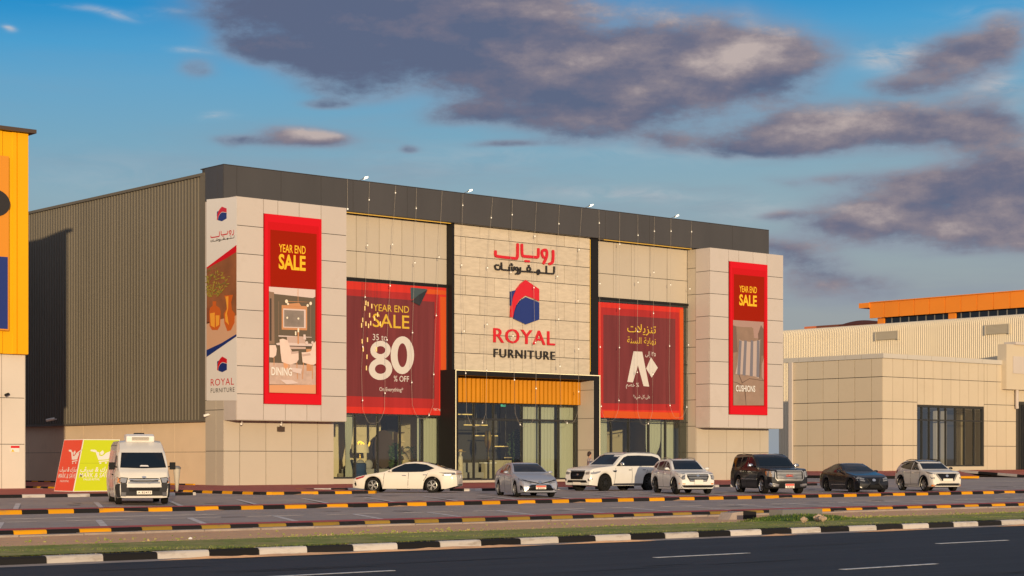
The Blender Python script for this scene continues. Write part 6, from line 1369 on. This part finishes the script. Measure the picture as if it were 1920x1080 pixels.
def white_suv_small():
    L = 4.3; c = Car('parked_car', 'white compact suv facing the camera between the large white suv and the black suv', 'car',
        dict(L=L, W=1.79, H=1.61, wb=2.61, fo=.84, r=.345, gc=.21, paint='paint_white', plan=suv_plan(L), tumble=.20, lean=.10, lz=.6, nose=.07,
             top=[(0, .86), (.10, .95), (.4, 1.0), (1.0, 1.06), (1.2, 1.10), (1.8, 1.48), (2.1, 1.58), (2.6, 1.61), (3.5, 1.57), (3.85, 1.48), (4.15, 1.12), (4.3, .95)],
             belt=[(0, .84), (.4, .94), (1.2, 1.02), (2.5, 1.04), (3.7, 1.10), (4.1, 1.08), (4.3, .92)]))
    c.patch('F', [(-.70, 1.12), (.70, 1.12), (.57, 1.535), (-.57, 1.535)], 'car_glass', 'windshield', off=.006)
    c.sides([(1.40, 1.07), (1.84, 1.38), (2.2, 1.50), (2.25, 1.07)], 'car_glass', 'side_window', off=.006); c.sides([(2.32, 1.07), (2.30, 1.50), (2.9, 1.50), (3.25, 1.46), (3.3, 1.14), (3.1, 1.10)], 'car_glass', 'side_window', off=.006); c.sides([(3.38, 1.18), (3.36, 1.45), (3.6, 1.38), (3.8, 1.22)], 'car_glass', 'side_window', off=.006)
    c.patch('B', [(-.58, 1.15), (.58, 1.15), (.48, 1.45), (-.48, 1.45)], 'car_glass', 'rear_window', off=.006)
    b = MB(); c.patch('F', [(-.50, .90), (.50, .90), (.52, .80), (.40, .58), (-.40, .58), (-.52, .80)], None, '', off=.014, mb=b)
    for k in range(4):
        z = .86 - .075 * k; w = .48 - .03 * k; c.patch('F', [(-w, z), (w, z), (w, z - .03), (-w, z - .03)], None, '', off=.022, mb=b, mi=1)
    b.build('grille', ['trim_gloss', 'alloy'], c.root, local=True, smooth=30); c.patch('F', [(.08 * math.cos(k * .5236), .84 + .04 * math.sin(k * .5236)) for k in range(12)], 'chrome', 'badge', off=.03)
    c.both([(.58, .95), (.86, .93), (.84, .90), (.60, .91)], 'lamp_clear', 'day_light', off=.012); c.both([(.60, .88), (.83, .83), (.74, .66), (.62, .68)], 'lamp_dark', 'headlight', off=.012); c.both([(.63, .80), (.76, .79), (.72, .71), (.64, .72)], 'lamp_clear', 'headlight_lens', off=.018)
    c.patch('F', [(-.74, .42), (.74, .42), (.86, .36), (.80, .22), (-.80, .22), (-.86, .36)], 'trim_black', 'bumper_lower', off=.012); c.both([(.60, .50), (.84, .52), (.84, .46), (.62, .45)], 'lamp_amber', 'fog_light', off=.012); c.patch('F', [(-.45, .27), (.45, .27), (.4, .23), (-.4, .23)], 'alloy', 'skid_plate', off=.02)
    c.plate(.56, '', w=.40, h=.20, m='plate')
    c.sides([(1.2, .33), (3.1, .33), (3.1, .215), (1.2, .215)], 'trim_black', 'sill_cladding', off=.012)
    arch(c); c.seams([(1.28, 1.0, 1.22, .34), (2.30, 1.03, 2.28, .34), (3.25, 1.08, 3.0, .6)]); c.wheels('alloy_dark', 5, face='twin'); c.mirrors(1.5, 1.10, 'paint_white'); c.handles(((2.1, .93), (3.05, .97)), 'paint_white')
    rails(c, .58, ((1.95, 1.52), (2.15, 1.63), (2.7, 1.66), (3.4, 1.62), (3.6, 1.53)), 'alloy'); c.sides([(3.85, 1.05), (4.2, 1.05), (4.22, .9), (3.95, .9)], 'lamp_red', 'taillight', off=.01)
    c.put(1279, 85.8, HEAD)
def arch(c, m='trim_black', t=.06):
    for v in 'LR':
        b = MB()
        for a in c.axles:
            r0 = c.r + .052; r1 = r0 + t; o = [(a + r1 * math.cos(k * math.pi / 12), c.r + r1 * math.sin(k * math.pi / 12)) for k in range(13)]; i_ = [(a + r0 * math.cos(k * math.pi / 12), c.r + r0 * math.sin(k * math.pi / 12)) for k in range(12, -1, -1)]
            c.patch(v, o + i_, None, '', off=.018, mb=b, step=.12)
        b.build('arch_trim', m, c.root, local=True, smooth=30)
def rails(c, y, pts, m):
    for sg in (1, -1):
        b = MB(); b.tube([(c.L / 2 - s, sg * y, z) for s, z in pts], .018, 6); b.build('roof_rail', m, c.root, local=True)
def black_suv():
    L = 5.18; c = Car('parked_car', 'big black suv with broad chrome slatted grille and chrome wheels', 'car',
        dict(L=L, W=2.04, H=1.86, wb=2.95, fo=1.0, r=.40, gc=.25, paint='paint_black', plan=suv_plan(L), tumble=.13, lean=.05, lz=.6, nose=.04, win=.07,
             top=[(0, 1.08), (.08, 1.14), (.5, 1.18), (1.4, 1.22), (1.6, 1.26), (2.15, 1.72), (2.45, 1.83), (3, 1.86), (4.5, 1.83), (4.9, 1.76), (5.08, 1.3), (5.18, 1.0)],
             belt=[(0, 1.05), (.4, 1.12), (1.6, 1.17), (3, 1.18), (4.9, 1.20), (5.18, 1.0)]))
    c.patch('F', [(-.80, 1.29), (.80, 1.29), (.70, 1.76), (-.70, 1.76)], 'car_glass', 'windshield', off=.006)
    c.sides([(1.75, 1.22), (2.2, 1.60), (2.5, 1.71), (2.72, 1.72), (2.74, 1.22)], 'car_glass', 'side_window', off=.006); c.sides([(2.82, 1.22), (2.80, 1.72), (3.6, 1.71), (3.75, 1.22)], 'car_glass', 'side_window', off=.006); c.sides([(3.86, 1.24), (3.72, 1.70), (4.6, 1.68), (4.78, 1.5), (4.84, 1.26)], 'car_glass', 'side_window', off=.006)
    c.patch('B', [(-.75, 1.22), (.75, 1.22), (.66, 1.7), (-.66, 1.7)], 'car_glass', 'rear_window', off=.006)
    b = MB(); c.patch('F', [(-.60, 1.06), (.60, 1.06), (.66, 1.0), (.66, .72), (.58, .64), (-.58, .64), (-.66, .72), (-.66, 1.0)], None, '', off=.014, mb=b)
    for k in range(6):
        z = 1.03 - .066 * k; c.patch('F', [(-.60, z), (.60, z), (.60, z - .040), (-.60, z - .040)], None, '', off=.024, mb=b, mi=1)
    c.patch('F', [(-.62, 1.09), (.62, 1.09), (.70, 1.01), (.70, .71), (.60, .61), (-.60, .61), (-.70, .71), (-.70, 1.01), (-.66, 1.0), (-.66, .72), (-.58, .64), (.58, .64), (.66, .72), (.66, 1.0), (.60, 1.06), (-.60, 1.06), (-.62, 1.06)], None, '', off=.028, mb=b, mi=1)
    b.build('grille', ['trim_gloss', 'alloy'], c.root, local=True, smooth=30)
    b = MB(); p, n = c.hit('F', 0, .85); x = p.x + .045; text_on(b, lambda a, bb, hh: (x + hh, a, bb), 'GMC', -.17, .17, .81, .085, 0, .02, t=.01); b.build('badge', 'plate_red', c.root, local=True, fix=False)
    c.both([(.72, 1.06), (.92, 1.06), (.94, .80), (.76, .78)], 'lamp_clear', 'headlight', off=.014)
    for v in 'LR': c.patch(v, [(.05, 1.06), (.40, 1.07), (.30, .82), (.05, .80)], 'lamp_clear' , 'headlight', off=.014); c.patch(v, [(.42, 1.05), (.50, 1.05), (.42, .86), (.36, .86)], 'lamp_amber', 'side_marker', off=.012)
    c.both([(.52, .46), (.92, .52), (.94, .42), (.86, .35), (.54, .36)], 'chrome', 'fog_surround', off=.014); c.both([(.62, .45), (.84, .48), (.84, .41), (.64, .40)], 'lamp_clear', 'fog_light', off=.02)
    c.patch('F', [(-.48, .46), (.48, .46), (.44, .32), (-.44, .32)], 'trim_black', 'lower_grille', off=.012); c.plate(.38, '5420', red=True, w=.44, h=.20)
    c.sides([(1.5, .70), (3.5, .70), (3.5, .66), (1.5, .66)], 'chrome', 'door_trim', off=.012); c.sides([(1.5, .30), (3.45, .30), (3.45, .24), (1.5, .24)], 'trim_black', 'running_board', off=.06)
    c.seams([(1.62, 1.14, 1.55, .35), (2.78, 1.17, 2.78, .35), (3.8, 1.18, 3.55, .7)]); c.wheels('chrome', 6, .26); c.mirrors(1.95, 1.26, 'chrome', (.13, .14, .12)); c.handles(((2.55, 1.03), (3.55, 1.04)), 'chrome')
    rails(c, .78, ((2.5, 1.74), (2.7, 1.83), (3.6, 1.86), (4.5, 1.82), (4.7, 1.74)), 'trim_black'); c.sides([(4.85, 1.18), (5.1, 1.18), (5.12, .85), (4.95, .85)], 'lamp_red', 'taillight', off=.01)
    c.put(1440, 87.6, HEAD)
def black_sedan():
    L = 4.68; c = Car('parked_car', 'black low sports sedan with dark wheels in front of the beige showroom', 'car',
        dict(L=L, W=1.81, H=1.43, wb=2.8, fo=.83, r=.335, gc=.15, paint='paint_ink', plan=sedan_plan(L), tumble=.25, lean=.14, nose=.05,
             top=[(0, .66), (.12, .76), (.5, .86), (1.2, .96), (1.5, 1.01), (2.1, 1.30), (2.5, 1.42), (2.8, 1.43), (3.2, 1.39), (3.8, 1.20), (4.2, 1.06), (4.5, 1.04), (4.68, .98)],
             belt=[(0, .64), (.5, .80), (1.4, .91), (2.6, .94), (3.6, .98), (4.2, 1.0), (4.68, .9)]))
    c.patch('F', [(-.70, 1.05), (.70, 1.05), (.54, 1.36), (-.54, 1.36)], 'car_glass', 'windshield', off=.006)
    c.sides([(1.75, .98), (2.12, 1.19), (2.5, 1.33), (2.52, .965)], 'car_glass', 'side_window', off=.006); c.sides([(2.58, .965), (2.56, 1.34), (3.0, 1.34), (3.35, 1.26), (3.62, 1.06), (3.5, 1.0)], 'car_glass', 'side_window', off=.006); c.patch('B', [(-.6, 1.09), (.6, 1.09), (.46, 1.35), (-.46, 1.35)], 'car_glass', 'rear_window', off=.006)
    c.patch('F', [(-.34, .70), (.34, .70), (.20, .48), (.50, .20), (-.50, .20), (-.20, .48)], 'trim_gloss', 'grille', off=.012)
    for sg in (1, -1): c.patch('F', [(sg * .34, .71), (sg * .38, .70), (sg * .24, .48), (sg * .55, .19), (sg * .50, .19), (sg * .19, .48)], 'van_plastic', 'grille_trim', off=.016)
    c.patch('F', [(.09 * math.cos(k * .5236), .62 + .06 * math.sin(k * .5236)) for k in range(12)], 'chrome', 'badge', off=.03)
    c.both([(.46, .68), (.72, .77), (.84, .79), (.80, .68), (.56, .63)], 'lamp_clear', 'headlight', off=.012); c.both([(.46, .60), (.80, .64), (.80, .61), (.48, .56)], 'lamp_clear', 'day_light', off=.014); c.both([(.66, .42), (.82, .46), (.80, .26), (.62, .26)], 'trim_gloss', 'fog_recess', off=.012)
    c.plate(.33, '', m='trim_black'); c.seams([(1.5, .9, 1.42, .26), (2.55, .94, 2.52, .22)]); c.wheels('alloy_dark', 10); c.mirrors(1.9, .98, 'paint_ink'); c.handles(((2.35, .83), (3.35, .86)), 'paint_ink'); c.sides([(1.4, .42), (3.0, .40), (3.0, .375), (1.4, .39)], 'chrome', 'door_trim', off=.006); c.sides([(4.2, .93), (4.62, .93), (4.6, .8), (4.3, .82)], 'lamp_red', 'taillight', off=.01)
    c.put(1600, 90.6, HEAD, z=.0)
def cream_suv():
    L = 4.2; c = Car('parked_car', 'cream compact suv with black roof at the right end of the row', 'car',
        dict(L=L, W=1.77, H=1.58, wb=2.55, fo=.84, r=.35, gc=.21, paint='paint_white_warm', plan=suv_plan(L), tumble=.20, lean=.10, lz=.6, nose=.07,
             top=[(0, .88), (.10, .97), (.4, 1.02), (1.0, 1.07), (1.2, 1.11), (1.8, 1.46), (2.1, 1.55), (2.5, 1.58), (3.3, 1.54), (3.65, 1.45), (4.0, 1.16), (4.2, .95)],
             belt=[(0, .86), (.4, .96), (1.2, 1.02), (2.4, 1.05), (3.5, 1.13), (4.0, 1.10), (4.2, .92)]))
    c.patch('T', [(2.0, -.56), (3.5, -.56), (3.5, .56), (2.0, .56)], 'trim_gloss', 'roof', off=.006)
    c.patch('F', [(-.70, 1.13), (.70, 1.13), (.57, 1.51), (-.57, 1.51)], 'car_glass', 'windshield', off=.006)
    c.sides([(1.38, 1.08), (1.82, 1.36), (2.16, 1.47), (2.2, 1.085)], 'car_glass', 'side_window', off=.006); c.sides([(2.28, 1.085), (2.25, 1.47), (2.8, 1.46), (3.3, 1.36), (3.48, 1.22), (3.2, 1.16)], 'car_glass', 'side_window', off=.006); c.sides([(1.75, 1.40), (2.2, 1.525), (2.8, 1.53), (3.6, 1.42), (3.5, 1.36), (2.8, 1.475), (2.2, 1.48), (1.85, 1.36)], 'trim_gloss', 'roof_edge', off=.007)
    c.patch('B', [(-.56, 1.15), (.56, 1.15), (.48, 1.42), (-.48, 1.42)], 'car_glass', 'rear_window', off=.006)
    c.patch('F', [(-.52, .90), (.52, .90), (.56, .80), (.34, .54), (-.34, .54), (-.56, .80)], 'trim_gloss', 'grille', off=.014)
    for sg in (1, -1): c.patch('F', [(sg * .53, .90), (sg * .61, .88), (sg * .36, .52), (sg * .29, .54)], 'grey_steel', 'grille_trim', off=.020)
    c.patch('F', [(.075 * math.cos(k * .5236), .79 + .06 * math.sin(k * .5236)) for k in range(12)], 'chrome', 'badge', off=.03)
    c.both([(.60, .90), (.86, .97), (.88, .92), (.66, .85)], 'lamp_clear', 'day_light', off=.012); c.both([(.66, .72), (.82, .76), (.80, .64), (.70, .62)], 'lamp_dark', 'headlight', off=.012)
    for v in 'LR': c.patch(v, [(.08, .93), (.62, 1.0), (.5, .94), (.10, .88)], 'lamp_dark', 'headlight', off=.012)
    c.patch('F', [(-.60, .40), (.60, .40), (.74, .22), (-.74, .22)], 'trim_black', 'bumper_lower', off=.012)
    b = MB(); c.patch('F', [(-.62, .44), (.62, .44), (.86, .28), (.80, .25), (.58, .40), (-.58, .40), (-.80, .25), (-.86, .28)], None, '', off=.020, mb=b); b.build('bumper_trim', 'alloy', c.root, local=True); c.both([(.66, .36), (.78, .36), (.78, .28), (.68, .28)], 'lamp_amber', 'fog_light', off=.026)
    c.plate(.60, '', w=.52, h=.12); c.sides([(1.2, .33), (3.05, .33), (3.05, .215), (1.2, .215)], 'trim_black', 'sill_cladding', off=.012); c.sides([(1.4, .42), (2.9, .40), (2.9, .375), (1.4, .39)], 'chrome', 'door_trim', off=.008)
    arch(c, t=.09); c.seams([(1.26, 1.0, 1.22, .34), (2.26, 1.05, 2.24, .34), (3.2, 1.12, 2.95, .65)]); c.wheels('alloy', 5, face=None); c.mirrors(1.48, 1.11, 'trim_gloss'); c.handles(((2.05, .94), (3.0, .99)), 'paint_white_warm'); rails(c, .56, ((2.0, 1.50), (2.2, 1.60), (2.8, 1.62), (3.3, 1.56)), 'trim_black')
    c.sides([(3.7, 1.06), (4.1, 1.08), (4.12, .92), (3.85, .9)], 'lamp_red', 'taillight', off=.01); c.put(1739, 94.0, HEAD, z=.0)
def white_van():
    L = 5.38; c = Car('delivery_van', 'white high roof delivery van with a roof cooling unit, facing the camera', 'van',
        dict(L=L, W=1.90, H=2.285, wb=3.11, fo=1.1, r=.335, gc=.22, paint='paint_van', tumble=.13, lean=.10, lz=.6, nose=.06, win=.06, lip=.02,
             plan=[(0, .86), (.08, .93), (.3, .975), (.6, .99), (1.0, 1), (L - .3, 1), (L - .06, .985), (L, .95)],
             top=[(0, .98), (.06, 1.12), (.30, 1.26), (.92, 1.84), (1.10, 1.97), (1.55, 2.22), (1.9, 2.285), (4.6, 2.285), (5.1, 2.24), (5.28, 2.0), (5.38, 1.2)],
             belt=[(0, .96), (.3, 1.12), (1.0, 1.22), (5.2, 1.22), (5.38, 1.1)]))
    c.patch('F', [(-.80, 1.30), (0, 1.275), (.80, 1.30), (.715, 1.83), (-.715, 1.83)], 'trim_gloss', 'windshield_seal', off=.006); c.patch('F', [(-.765, 1.325), (0, 1.30), (.765, 1.325), (.685, 1.805), (-.685, 1.805)], 'car_glass', 'windshield', off=.012)
    b = MB(); c.patch('F', [(-.12, 1.335), (.20, 1.33), (.16, 1.375), (-.08, 1.38)], None, '', off=.016, mb=b); b.build('dash_paper', 'print_white', c.root, local=True)
    c.sides([(.72, 1.30), (1.02, 1.72), (1.75, 1.74), (1.75, 1.28)], 'car_glass', 'side_window', off=.008)
    c.both([(.55, .945), (.90, .975), (.93, .92), (.91, .745), (.60, .745)], 'trim_black', 'headlight_rim', off=.010); c.both([(.58, .925), (.88, .95), (.90, .91), (.88, .77), (.63, .77)], 'lamp_clear', 'headlight', off=.016)
    for v in 'LR': c.patch(v, [(.04, .94), (.30, .96), (.24, .78), (.04, .76)], 'lamp_amber', 'indicator', off=.012)
    c.patch('F', [(-.54, .93), (.54, .93), (.48, .905), (.14, .89), (-.14, .89), (-.48, .905)], 'trim_black', 'bonnet_gap', off=.01); c.patch('F', [(-.54, .90), (-.14, .885), (.14, .885), (.54, .90), (.54, .86), (-.54, .86)], 'chrome', 'grille_bar', off=.022); c.patch('F', [(-.50, .855), (.50, .855), (.48, .815), (-.48, .815)], 'trim_black', 'grille', off=.012); c.patch('F', [(-.54, .81), (.54, .81), (.56, .72), (-.56, .72)], 'alloy', 'grille_bar', off=.016)
    c.patch('F', [(.085 * math.cos(k * .5236), .965 + .035 * math.sin(k * .5236)) for k in range(12)], 'chrome', 'badge', off=.02)
    c.patch('F', [(-.88, .74), (-.60, .74), (-.58, .62), (.58, .62), (.60, .74), (.88, .74), (.88, .26), (.70, .235), (-.70, .235), (-.88, .26)], 'van_plastic', 'bumper', off=.014)
    c.patch('F', [(-.58, .735), (.58, .735), (.60, .61), (-.60, .61)], 'paint_van', 'bumper_bar', off=.022)
    for v in 'LR': c.patch(v, [(.03, .74), (.60, .70), (.60, .46), (.40, .26), (.03, .26)], 'van_plastic', 'bumper_corner', off=.014)
    c.patch('F', [(-.54, .585), (.54, .585), (.52, .47), (-.52, .47)], 'trim_black', 'lower_grille', off=.020)
    c.both([(.62, .44), (.78, .44), (.78, .30), (.64, .30)], 'lamp_dark', 'fog_light', off=.022); c.plate(.43, 'A 82473', w=.52, h=.12)
    c.seams([(.98, 1.22, .86, .85), (2.0, 1.9, 2.0, .40), (2.05, 2.1, 5.2, 2.1), (3.2, 1.9, 3.2, .40), (2.0, 1.35, 5.0, 1.35)]); c.wheels('grey_steel', 8)
    for sg, v in ((1, 'L'), (-1, 'R')):
        p, n = c.hit(v, .86, 1.32); b = MB(); q = p + Vector((.12, sg * .17, .04)); b.box(q.x - .06, q.x + .06, q.y - .10, q.y + .10, q.z - .13, q.z + .13); b.tube([p, q], .025, 6); o = b.build('wing_mirror', 'trim_black', c.root, local=True)
        bv = o.modifiers.new('round', 'BEVEL'); bv.width = .035; bv.segments = 2
    c.handles(((1.85, 1.05), (2.2, 1.05)), 'trim_black')
    b = MB(); x0 = L / 2 - 1.55
    pr = [(.0, 2.20), (.06, 2.42), (-.25, 2.50), (-.95, 2.50), (-1.15, 2.24)]; w0 = .50
    b.prism([(x0 + x, -w0, z) for x, z in pr], (0, 2 * w0, 0)); o = b.build('cooling_unit', 'print_white', c.root, local=True); bv = o.modifiers.new('round', 'BEVEL'); bv.width = .05; bv.segments = 3
    b = MB()
    for k in range(3): b.box(x0 + .04, x0 + .085, -.30, .30, 2.28 + .042 * k, 2.298 + .042 * k)
    b.build('louvre', 'wood_dark', o, local=True); b = MB(); b.lathe([(.20, 2.50), (.18, 2.545), (.02, 2.55)], (x0 - .55, 0, 0), n=16); b.build('fan_cap', 'trim_black', o, local=True)
    c.patch('B', [(-.7, 1.35), (.7, 1.35), (.62, 1.8), (-.62, 1.8)], 'car_glass', 'rear_window', off=.008)
    c.put(258, 67.4, 245.5)
white_sedan(); silver_sedan(); white_suv_large(); white_suv_small(); black_suv(); black_sedan(); cream_suv(); white_van()

# ------------------------------------------------------------------ people and the mannequin
def skinned(name, joints, edges, m, parent, sub=2):
    me = D.meshes.new(name); me.from_pydata([j[0] for j in joints], edges, []); o = D.objects.new(name, me); COL.objects.link(o)
    sk = o.modifiers.new('skin', 'SKIN'); sk.use_smooth_shade = True; sb = o.modifiers.new('sub', 'SUBSURF'); sb.levels = sub; sb.render_levels = sub
    for i, j in enumerate(joints):
        v = me.skin_vertices[0].data[i]; r = j[1]; v.radius = (r, r) if not isinstance(r, tuple) else r; v.use_root = (i == 0)
    dg = bpy.context.evaluated_depsgraph_get(); new = D.meshes.new_from_object(o.evaluated_get(dg)); D.objects.remove(o); D.meshes.remove(me)
    new.name = name; new.materials.clear(); new.materials.append(MT[m]); o = D.objects.new(name, new); COL.objects.link(o); o.parent = parent; return o
def figure(root, x, y, z, m_body, turn=0.0, skirt=False):
    J = [((0, 0, .95), (.14, .11)), ((0, 0, 1.12), (.125, .10)), ((0, 0, 1.30), (.16, .115)), ((0, 0, 1.43), (.12, .09)), ((0, .01, 1.52), .052), ((0, .0, 1.60), (.072, .085)), ((0, -.005, 1.70), (.076, .092)), ((0, 0, 1.765), (.055, .065)),
         ((.17, 0, 1.41), .055), ((.235, .02, 1.15), .042), ((.24, -.06, .92), .032), ((.235, -.08, .83), .035), ((-.17, 0, 1.41), .055), ((-.235, .02, 1.15), .042), ((-.24, -.06, .92), .032), ((-.235, -.08, .83), .035),
         ((.095, 0, .86), .088), ((.10, -.01, .49), .060), ((.10, .02, .09), .042), ((.105, -.10, .035), .038), ((-.095, 0, .86), .088), ((-.10, -.01, .49), .060), ((-.10, .02, .09), .042), ((-.105, -.10, .035), .038), ((0, -.095, 1.655), .016)]
    E = [(0, 1), (1, 2), (2, 3), (3, 4), (4, 5), (5, 6), (6, 7), (3, 8), (8, 9), (9, 10), (10, 11), (3, 12), (12, 13), (13, 14), (14, 15), (0, 16), (16, 17), (17, 18), (18, 19), (0, 20), (20, 21), (21, 22), (22, 23), (6, 24)]
    ct, st = math.cos(turn), math.sin(turn)
    return skinned('body', [((a * ct - b * st, a * st + b * ct, c), r) for (a, b, c), r in J], E, m_body, root)
def garment(root, name, rows, m, turn=0):
    b = MB(); n = 16; k = len(rows); vs = []
    for (cz, rx, ry, oy) in rows:
        for q in range(n):
            a = q * 6.2832 / n; px, py = rx * math.cos(a), ry * math.sin(a) + oy; vs.append((px * math.cos(turn) - py * math.sin(turn), px * math.sin(turn) + py * math.cos(turn), cz))
    b.add(vs, [(i * n + q, i * n + (q + 1) % n, (i + 1) * n + (q + 1) % n, (i + 1) * n + q) for i in range(k - 1) for q in range(n)]); return b.build(name, m, root, smooth=True, local=True)
def build_people():
    x, y = atd(1106, 98.0); t = thing('person', 'dark haired person in a pale grey top walking behind the large white suv', 'person'); tr = 1.1
    figure(t, x, y, 0, 'skin', tr); garment(t, 'shirt', [(.84, .185, .15, 0), (1.0, .175, .145, 0), (1.2, .175, .14, 0), (1.36, .205, .14, 0), (1.45, .15, .115, 0), (1.50, .07, .07, .01)], 'cloth_grey', tr)
    for sg in (1, -1):
        b = MB(); c, s = math.cos(tr), math.sin(tr); L = lambda a, d, z: (a * c - d * s, a * s + d * c, z); b.tube([L(sg * .155, 0, 1.43), L(sg * .20, .01, 1.30), L(sg * .238, .02, 1.13)], [.075, .07, .06], 8); b.build('sleeve', 'cloth_grey', t, smooth=True, local=True)
        b = MB(); b.tube([L(sg * .09, 0, .93), L(sg * .10, -.01, .5), L(sg * .10, .02, .08)], [.115, .085, .065], 8); b.build('trouser_leg', 'cloth_dark', t, smooth=True, local=True)
    b = MB(); c, s = math.cos(tr), math.sin(tr); b.ball((-.03 * s * 1, .03 * c, 1.735), .115, n=10, sq=(.92, 1.0, .95)); b.ball((-.06 * s, .06 * c, 1.66), .10, n=8, sq=(.9, .9, 1)); b.build('hair', 'hair', t, smooth=True, local=True)
    t.location = (x, y, .2)
    x, y = atd(862.5, 110.0); t = thing('mannequin', 'shop figure in pale robe and straw hat beside the left edge of the entrance', 'mannequin'); y = YR + .45; x = xY(863.5, y)
    figure(t, x, y, 0, 'robe', .5); garment(t, 'robe', [(.12, .25, .2, 0), (.5, .21, .17, 0), (.95, .18, .15, 0), (1.2, .16, .13, 0), (1.38, .19, .13, 0), (1.47, .1, .09, 0)], 'robe', .5)
    b = MB(); b.lathe([(.36, 1.72), (.34, 1.735), (.13, 1.76), (.12, 1.86), (.02, 1.88)], n=18); b.build('hat', 'straw', t, smooth=40, local=True); t.location = (x, y, .345)
build_people()
for m in list(D.materials):
    if m.users == 0: D.materials.remove(m)
